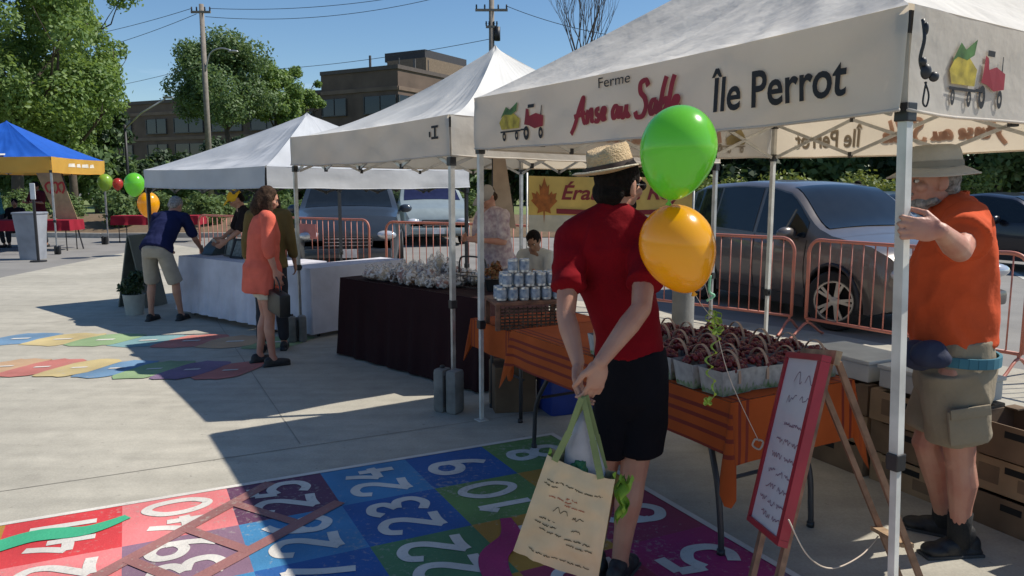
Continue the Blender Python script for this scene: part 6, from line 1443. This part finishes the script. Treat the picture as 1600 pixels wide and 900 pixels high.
for k, (u, dp) in enumerate(((.12, -1), (.80, -1), (.2, 1), (.82, 1))):
    a = bagpt(u, .985, dp) - bn * .004 * (1 if dp < 0 else -1); b = mid + V(.006 * k - .01, .01 * k - .02, .0); m = MB(); m.bar(a, a.lerp(b, .5) + V(.004, 0, 0), .003, .024, up=(1, 0, 0)); m.bar(a.lerp(b, .5) + V(.004, 0, 0), b + V(0, 0, .02), .003, .02, up=(1, 0, 0)); m.build('handle', mat('bag_handle_olive', (.23, .27, .1), .8, bump=.3), bag)
m = MB(); rg = random.Random(3)
scr = lambda x, y, l: nbag(x, y, l)
for k, (x0, x1, y, h, n_) in enumerate(((.1, .9, .80, .016, 6), (.08, .3, .76, .016, 2), (.3, .55, .56, .05, 1), (.56, .74, .53, .035, 1), (.16, .38, .44, .016, 2), (.12, .42, .39, .016, 3), (.2, .5, .34, .016, 3), (.58, .72, .42, .025, 1), (.52, .86, .33, .016, 3), (.56, .9, .28, .016, 3), (.15, .9, .1, .014, 8))):
    ribbon_pts = None; scribble(m, x0, x1, y, h, .007, scr, rg, n_, .0002 * k)
m.build('dark_print', mat('print_dark_olive', (.06, .05, .02), .8), bag, normals=False)
m = MB()
for k, (x0, x1, y) in enumerate(((.42, .58, .69), (.2, .52, .66), (.42, .7, .63))): scribble(m, x0, x1, y, .014, .007, scr, rg, 3, .0002 * k)
m.build('red_print', mat('print_rust', (.4, .1, .04), .8), bag, normals=False)
pb = empty('carrier_bag', bag.location, 0, 'thin white plastic bag with something green, stuffed in the tote below the hands', 'bag'); m = MB()
t1_ = mid + V(.008, .0, -.02); pts = [t1_, t1_.lerp(bl_(905, 700, 2.6), .35), bl_(908, 695, 2.6), bl_(912, 735, 2.6), bl_(905, 770, 2.61)]
m.tube(pts, [.008, .022, .055, .078, .075], 22, side=(1, 0, 0), ry=[.006, .014, .026, .034, .03])
for q in range(len(m.v)): p_ = Vector(m.v[q]); d = noise.noise_vector(V(p_.x * 60, p_.y * 60, p_.z * 12)) * .007; m.v[q] = tuple(p_ + d)
m.build('plastic', mat('plastic_white_thin', (.6, .58, .62), .3, var=.2, vscale=9, trans=.3, bump=.5, bscale=20, coat=.3), pb, True)
m = MB(); m.ell(bl_(905, 735, 2.57), (.03, .012, .03)); fuse(m, 'green_leaves', mat('patch_green', (.03, .14, .05), .6), pb, .004, 1, .014, 40)

# ---- the man in orange, gripping the tent pole --------------------------------------------------
OP = V(1.93, 3.24, 0); org = empty('person', OP, 0, 'bearded person in an orange shirt, cargo shorts and grey bucket hat, gripping the tent pole', 'person'); lo = lambda px, py, Y: A(px, py, Y) - OP
fo = V(-1, .12, 0).normalized(); Ho = yaw(R(86)) @ rotM(R(-6), R(0), 0)
# the pole he holds: from its foot to the eave corner
pf, pt = V(1.335, 2.50, 0), V(1.27, 2.54, 2.16); cen = V(1.8, 4.66, 0)
pol = lambda z: pf.lerp(V(1.27, 2.54, 2.16), z / 2.16) + (cen - V(1.27, 2.54, 0)).normalized() * .03
gz = A(1406, 352, 2.55).z; gp = pol(gz) - OP
J = dict(pelvis=lo(1492, 560, 3.24), waist=lo(1488, 500, 3.22), chest=lo(1492, 400, 3.2), neck=lo(1482, 318, 3.16), head=lo(1457, 282, 3.14), fwd=fo,
         shL=lo(1512, 352, 2.99), shR=lo(1492, 350, 3.36), elL=lo(1500, 392, 2.74), elR=lo(1468, 425, 3.54), wrL=gp + V(.096, -.054, -.015), wrR=lo(1428, 455, 3.50),
         hipL=lo(1490, 585, 3.15), hipR=lo(1490, 585, 3.32), knL=lo(1500, 720, 3.18), knR=lo(1448, 692, 3.32), anL=V(lo(1500, 838, 3.2).x, -.03, .10), anR=V(lo(1472, 800, 3.42).x, .17, .10), footL=V(-1, -.1, 0), footR=V(-.75, .5, 0))
hL = dict(wrist=J['wrL'], d=V(-1, .03, .08), nrm=V(.0, 1, 0), side=V(0, 0, 1), s=1.0, curls=(1.2, 1.25, 1.3, 1.3), thumb_in=.9, spread=.16, ccs=(.22, 1.25, .9))
hR = dict(wrist=J['wrR'], d=V(-.9, -.4, -.1), nrm=V(0, -1, 0), side=V(0, 0, 1), s=1.0, curl=.5)
blend_body(org, J, skinB, .0048, 1.0, Ho, hands=(hL, hR), arm_r=1.08, leg_r=1.1)
face_parts(org, J['head'], Ho, brow=hairG)
os_ = shirt_mat('shirt_orange', (.56, .085, .028)); sdo = V(.12, 1, 0).normalized()
mb = MB(); loft(mb, [lo(1492, 536, 3.24), lo(1488, 510, 3.23), lo(1484, 470, 3.22), lo(1488, 420, 3.2), lo(1496, 375, 3.18), lo(1497, 342, 3.17), lo(1490, 322, 3.16)], [.155, .158, .16, .17, .182, .16, .09], [.155, .168, .172, .16, .13, .102, .075], side=sdo, n=30)
for s, k in (('L', .62), ('R', .7)):
    a = J['sh' + s]; b = J['el' + s]; e = a.lerp(b, k); limb(mb, [a + V(0, .01, .01), a.lerp(b, .3), a.lerp(b, .5)], [.08, .08, .08]); mb.tube([a.lerp(b, .4), e], [.08, .088], 18); mb.tube([J['neck'] - V(0, 0, .02), a], [.075, .078], 14)
fuse(mb, 'shirt', os_, org, .007, 3, .015, 6.5, (1, 1, .9), seed=3)
mb = MB(); nk = J['neck']; cp = [nk + V(.068 * math.cos(a), .066 * math.sin(a), .022 + .012 * math.cos(a)) for a in [6.283 * k / 26 for k in range(27)]]
for k in range(26): mb.bar(cp[k], cp[k + 1], .01, .038)
mb.build('shirt_collar', os_, org)
kh = mat('shorts_khaki', (.27, .22, .15), .85, var=.12, vscale=6, bump=.3, bscale=50); mb = MB()
loft(mb, [lo(1490, 524, 3.24), lo(1491, 575, 3.24), lo(1488, 610, 3.24), lo(1484, 640, 3.25)], [.172, .186, .188, .155], [.145, .152, .142, .1], side=sdo, n=28)
for h, k_, t_ in ((J['hipL'], J['knL'], .72), (J['hipR'], J['knR'], .82)): loft(mb, [h - V(0, 0, -.02), h.lerp(k_, .4), h.lerp(k_, t_)], [.1, .105, .108], [.135, .125, .122], side=sdo, n=22)
sh_ = fuse(mb, 'shorts', kh, org, .0075, 4, .011, 6, (1, 1, .9), seed=5)
mb = MB(); pk = J['hipL'].lerp(J['knL'], .5); mb.box(pk + V(-.02, -.112, 0), (.16, .02, .15), rotM(0, -.15, 0), bev=.01); mb.box(pk + V(-.02, -.124, .062), (.165, .012, .045), rotM(0, -.15, 0), bev=.005); mb.build('cargo_pocket', kh, sh_, True, 40)
mb = MB(); q = [V(.178 * math.cos(a) * 1.0, .186 * math.sin(a), 0) for a in [6.283 * k / 30 for k in range(31)]]; bc = lo(1492, 554, 3.24)
for k in range(30): mb.bar(bc + V(q[k].x * .88, q[k].y * 1.04, 0), bc + V(q[k + 1].x * .88, q[k + 1].y * 1.04, 0), .012, .042)
mb.build('waist_strap', mat('strap_teal', (.04, .16, .22), .8), org)
mb = MB(); mb.ell(lo(1432, 555, 3.12), (.075, .06, .062), rotM(0, .3, 0)); mb.ell(lo(1452, 553, 3.05), (.075, .045, .058)); mb.ell(lo(1466, 562, 3.03), (.06, .03, .036)); fuse(mb, 'waist_pouch', mat('pouch_navy', (.012, .018, .05), .75, bump=.3), org, .008, 4, .006, 10)
for s in ('L', 'R'): mb = MB(); a = J['an' + s]; mb.tube([a + V(0, 0, .1) + (J['kn' + s] - a).normalized() * .0, a + V(0, 0, .05), a - V(0, 0, .05)], [.05, .048, .045], 16); mb.build('sock', sockB, org, True)
shoe(org, J['anL'], J['footL'], low=False, wd=.052); shoe(org, J['anR'], J['footR'], low=False, wd=.052)
mb = MB(); hd = J['head']; mb.ell(hd + Ho @ V(0, .052, -.085), (.046, .04, .034), Ho); mb.ell(hd + Ho @ V(0, .02, -.078), (.062, .045, .024), Ho); mb.ell(hd + Ho @ V(0, .09, -.047), (.028, .012, .007), Ho); fuse(mb, 'beard', hairG, org, .006, 2, .004, 30)
mb = MB(); mb.ell(hd + Ho @ V(0, -.03, .0), (.081, .075, .06), Ho); mb.ell(hd + Ho @ V(0, -.055, -.04), (.06, .045, .035), Ho); fuse(mb, 'hair', hairG, org, .006, 2, .003, 26)
hat(org, 'bucket_hat', hd + Ho @ V(0, -.004, .048), Ho @ rotM(R(3), 0, 0), [(.102, .0), (.1, .03), (.096, .06), (.088, .085), (.06, .094), (.02, .096)], .158, mat('hat_grey_cotton', (.42, .39, .33), .85, var=.08, bump=.3, bscale=80), (mat('hat_band_grey', (.24, .225, .19), .85),), 0, 2, .03, 0.0, .93)

# ---- people further off -------------------------------------------------------------------------
def figure(label, P, face, H=1.65, lean=0.0, skin=skinA, shirt=None, sl=.55, bottom=None, bl=.6, hair=hairBr, hairlong=0.0, hatf=None, arms=None, look=-15, voxel=.014, seed=0, shoes=True, seated=False, width=1.0, bend=None, foot_gap=.1, group=None, skirt=False, topdrop=-.03, knees=0.0):
    """face: heading of the body in degrees from +Y, counter-clockwise; local frame x right, y forward"""
    root = empty('person', (P[0], P[1], 0), R(face), label, 'person', group); k = H / 1.72
    pz = .93 * k - knees * .1 if not seated else .47; fwd = V(0, 1, 0); L_ = R(lean); up = V(0, math.sin(L_), math.cos(L_)); pel = V(0, 0 if not bend else -.12 * bend, pz)
    wai = pel + up * .12 * k; L2 = L_ * 1.15; up2 = V(0, math.sin(L2), math.cos(L2)); che = wai + up2 * .25 * k; nec = che + up2 * .21 * k; hl = L2 * .6 + R(-look) * .3; uh = V(0, math.sin(hl + .1), math.cos(hl + .1)); hea = nec + uh * .135 * k
    Hm_ = rotM(R(look) - L2 * .4, 0, 0); w_ = .175 * k * width
    J = dict(pelvis=pel, waist=wai, chest=che, neck=nec, head=hea, fwd=fwd, shL=nec - up2 * .06 * k + V(-w_, 0, 0), shR=nec - up2 * .06 * k + V(w_, 0, 0))
    arms = arms or {}
    for s, sg in (('L', -1), ('R', 1)):
        e = arms.get('el' + s, V(sg * .05, -.02, -.27)); wv_ = arms.get('wr' + s, V(sg * .02, .08, -.23)); J['el' + s] = J['sh' + s] + Vector(e) * k; J['wr' + s] = J['el' + s] + Vector(wv_) * k
        J['hip' + s] = pel + V(sg * .085 * k * width, 0, -.03)
        if seated: J['kn' + s] = J['hip' + s] + V(sg * .04, .4 * k, .0); J['an' + s] = V(J['kn' + s].x, J['kn' + s].y - .02, .09)
        else: J['kn' + s] = V(sg * foot_gap * .9, .03 + .08 * knees - (.04 * (bend or 0)), .49 * k); J['an' + s] = V(sg * foot_gap, sg * .04, .085)
    hands = []
    for s, sg in (('L', -1), ('R', 1)):
        d = (J['wr' + s] - J['el' + s]).normalized(); hands.append(dict(wrist=J['wr' + s], d=d, nrm=V(-sg, .2, 0) if abs(d.x) < .8 else V(0, 0, -1), side=V(0, 1, .2), s=k * 1.05, curl=.45))
    blend_body(root, J, skin, voxel, k, Hm_, hands=hands, arm_r=.95 * k, leg_r=.95 * k)
    if voxel < .02: face_parts(root, hea, Hm_, k, hair)
    vx = voxel * 1.0; sm = shirt; mb = MB()
    bot = pel + up * topdrop * k if topdrop is not None else pel
    loft(mb, [bot, pel + up * .05 * k, wai, che, nec - up2 * .07 * k, nec - up2 * .01 * k], [q * k * width for q in (.186, .18, .158, .168, .135, .066)], [q * k * width for q in (.15, .146, .122, .122, .09, .06)], side=(1, 0, 0), n=22)
    for s in 'LR':
        a, b, c = J['sh' + s], J['el' + s], J['wr' + s]; pts = [a, a.lerp(b, .5)]
        if sl <= 1: pts.append(a.lerp(b, sl)) if sl > .5 else None; rr = [.066 * k] * (len(pts) - 1) + [.066 * k]
        else: pts += [b, b.lerp(c, sl - 1)]; rr = [.064 * k, .06 * k, .055 * k, .052 * k]
        limb(mb, pts, rr); mb.tube([nec - up2 * .02, a], [.066 * k, .062 * k], 12)
    fuse(mb, 'shirt', sm, root, vx, 3, .009 * k, 9, (1, 1, .6), seed)
    mb = MB(); loft(mb, [pel + up * .045 * k, pel, pel - V(0, 0, .1 * k)], [q * k * width for q in (.152, .165, .15)], [q * k * width for q in (.118, .128, .105)], side=(1, 0, 0), n=20)
    for s in 'LR':
        h_, kn, an = J['hip' + s], J['kn' + s], J['an' + s]
        if bl <= 1: loft(mb, [h_, h_.lerp(kn, .5), h_.lerp(kn, bl * 1.0)], [.092 * k, .09 * k, .092 * k], [.1 * k, .096 * k, .096 * k], side=(1, 0, 0) if not seated else (1, 0, 0), n=16)
        else: limb(mb, [h_, kn], [.092 * k, .07 * k]); limb(mb, [kn, kn.lerp(an, bl - 1)], [.07 * k, .055 * k])
    if skirt: loft(mb, [pel, pel - V(0, 0, .25), pel - V(0, 0, .5)], [.165, .19, .2], [.13, .16, .18], side=(1, 0, 0), n=20)
    fuse(mb, 'skirt' if skirt else ('trousers' if bl > 1 else 'shorts'), bottom, root, vx, 3, .007 * k, 8, (1, 1, .5), seed + 2)
    if shoes:
        for s in 'LR':
            mb = MB(); a = J['an' + s]; B = V(a.x, a.y, 0); mb.ell(B + V(0, .045, .04), (.045, .12, .035)); mb.ell(B + V(0, -.03, .05), (.04, .05, .045)); mb.box(B + V(0, .03, .012), (.075, .25, .024), bev=.01); fuse(mb, 'shoe', shoeB, root, .012, 2)
    if hair:
        mb = MB(); mb.ell(hea + Hm_ @ (V(0, -.02, .03) * k), tuple(q * k for q in (.083, .095, .09)), Hm_); mb.ell(hea + Hm_ @ (V(0, -.055, -.035) * k), tuple(q * k for q in (.07, .05, .06)), Hm_)
        if hairlong:
            q = hea + Hm_ @ (V(0, -.05, -.02) * k); limb(mb, [q, q + V(0, -.03, -hairlong * .5), q + V(0, -.02, -hairlong)], [.075, .08, .05]); 
            for sg in (-1, 1): limb(mb, [hea + Hm_ @ V(sg * .07, -.01, 0), hea + V(sg * .085, -.01, -hairlong * .8)], [.035, .035])
        fuse(mb, 'hair', hair, root, min(voxel, .012), 3, .006, 24)
    if hatf: hatf(root, hea, Hm_, k)
    return root, J
def cap(col, name='baseball_cap'):
    def f(root, c, Mx, k):
        m_ = mat('cap_' + '_'.join(str(int(q * 100)) for q in col), col, .8, bump=.2); mb = MB(); mb.ell(Vector(c) + Mx @ (V(0, -.01, .04) * k), tuple(q * k for q in (.09, .106, .084)), Mx, 24, 14)
        mb.ell(Vector(c) + Mx @ (V(0, .115, .045) * k), tuple(q * k for q in (.07, .075, .012)), Mx @ rotM(R(-12), 0, 0), 20, 8); fuse(mb, name, m_, root, .009, 2)
    return f
navy = shirt_mat('shirt_navy', (.012, .016, .06)); coral = shirt_mat('shirt_coral', (.72, .15, .10)); beige = mat('shorts_beige', (.36, .32, .26), .85, bump=.2); cream_ = mat('shorts_cream', (.6, .55, .45), .85, bump=.2); darkc = shirt_mat('top_near_black', (.02, .016, .018)); olive = shirt_mat('top_olive_brown', (.17, .12, .045)); jeans = mat('trousers_dark', (.02, .022, .03), .85, bump=.2)
figure('person in a navy shirt and grey shorts bending over the white table end', (-4.18, 9.16), -8, 1.62, 38, skinA, navy, .8, beige, .98, hairG, 0, None, dict(elL=(-.07, .04, -.26), elR=(.08, .06, -.26), wrL=(.03, .16, -.14), wrR=(-.03, .18, -.14)), -28, .013, 1, bend=1, foot_gap=.17, width=1.12)
cw, Jc = figure('person in a loose coral blouse and cream shorts holding a black bag', (-2.24, 6.85), -62, 1.58, 4, skinB, coral, 1.25, cream_, .55, hairBr, .16, None, dict(elL=(-.04, -.04, -.27), wrL=(0, .1, -.2), elR=(.05, -.03, -.27), wrR=(.01, .06, -.22)), -22, .012, 2, topdrop=-.2, foot_gap=.1, width=1.22)
figure('person with grey-brown hair in an olive top and dark trousers behind the coral blouse', (-2.36, 7.45), 10, 1.58, 3, skinA, olive, 1.6, jeans, 1.85, hair_mat('hair_greybrown', (.07, .055, .045)), .1, None, None, -18, .013, 3)
figure('person in a bright yellow cap and black top tending the white table', (-3.2, 9.72), 118, 1.58, 20, skinA, darkc, .8, jeans, 1.8, hairD, 0, cap((.82, .5, .02)), dict(elL=(-.06, .1, -.25), elR=(.06, .1, -.25), wrL=(0, .16, -.12), wrR=(0, .16, -.12)), -30, .013, 4)
floral = mat('shirt_pale_floral', (.62, .52, .5), .85, var=.3, vscale=22, col2=(.3, .2, .24), bump=.2); denim = mat('skirt_denim_print', (.08, .11, .2), .85, var=.4, vscale=30, col2=(.35, .36, .42), bump=.3)
figure('person in a pale floral shirt and grey cap sorting stock behind the can stand', (-.12, 7.55), 128, 1.6, 10, skinB, floral, .75, denim, .9, hairBr, 0, cap((.33, .3, .28)), dict(elL=(-.05, .03, -.27), elR=(.05, .03, -.27), wrL=(.1, .2, .02), wrR=(-.1, .2, .02)), -35, .013, 5, skirt=True, width=1.1)
figure('dark-haired young person in a pale shirt seated behind the cans', (.30, 8.05), 155, 1.5, 14, skinD, mat('shirt_pale_grey', (.5, .5, .47), .85, bump=.2), .8, jeans, 1.6, hairD, 0, None, dict(elL=(-.05, .12, -.22), elR=(.05, .12, -.22), wrL=(.08, .16, .02), wrR=(-.08, .16, .02)), -35, .013, 6, seated=True)
ch = empty('folding_chair', (.37, 8.19, 0), R(155), 'dark folding chair under the seated person behind the cans', 'chair')
m = MB(); m.box(V(0, 0, .375), (.4, .38, .025), bev=.008); m.build('seat', blackp, ch); m = MB(); m.box(V(0, -.21, .68), (.4, .02, .24), bev=.008); m.build('backrest', blackp, ch)
for x in (-.19, .19):
    m = MB(); m.tube([V(x, -.22, .8), V(x, .18, .01)], .011, 6); m.build('leg', legm, ch); m = MB(); m.tube([V(x * .92, .15, .37), V(x * .92, -.2, .01)], .011, 6); m.build('leg', legm, ch)
figure('far walker in a lilac shirt between the parked cars', (A(1342, 300, 22).x, 22), 60, 1.72, 3, skinD, shirt_mat('shirt_lilac', (.5, .42, .72)), .7, jeans, 1.9, hairD, 0, None, None, -5, .022, 7)
for (px, Y, fc, lb, sm, seat) in ((22, 20.6, -160, 'person in black seated behind the red table under the blue tent', darkc, True), (60, 20.4, 170, 'standing person in dark maroon under the blue tent, behind the grey bin', shirt_mat('shirt_dark_maroon', (.09, .015, .02)), False), (-6, 20.2, 150, 'person in a teal shirt cut by the left edge of the photo', shirt_mat('shirt_teal', (.06, .2, .2)), False)):
    figure(lb, (A(px, 300, Y).x, Y), fc, 1.68, 5, skinD, sm, .8, jeans, 1.8, hairD, 0, None, dict(elL=(-.05, .08, -.25), elR=(.05, .08, -.25), wrL=(.06, .2, .02), wrR=(-.06, .2, .02)), -15, .022, 8, seated=seat)
bc = empty('folding_chair', (A(22, 300, 20.6).x, 20.75, 0), 0, 'dark folding chair under the seated person in black', 'chair'); m = MB(); m.box(V(0, 0, .375), (.42, .42, .03)); m.build('seat', blackp, bc); m = MB(); m.box(V(0, .22, .7), (.42, .02, .3)); m.build('backrest', blackp, bc)
for x in (-.19, .19):
    for y in (-.19, .19): m = MB(); m.tube([V(x, y, 0), V(x, y, .37)], .012, 6); m.build('leg', legm, bc)
# black bag in the hand of the person in coral
hb = cw.matrix_basis @ Jc['wrR']; 
root = empty('shoulder_bag', (hb.x, hb.y, 0), R(-55), 'black boxy handbag carried by the person in the coral blouse', 'bag'); zt_ = hb.z - .07
m = MB(); m.box(V(.06, 0, zt_ - .2), (.34, .1, .2), rotM(0, .08, 0), bev=.02); m.build('body', mat('leather_black', (.01, .01, .011), .45, bump=.2), root, True, 40)
m = MB(); m.tube(catmull([(-.05, 0, zt_ - .1), (-.03, 0, zt_ - .02), (.0, 0, zt_ + .02), (.08, 0, zt_ - .02), (.12, 0, zt_ - .1)], 5), .007, 6); m.build('handle', blackp, root, True)
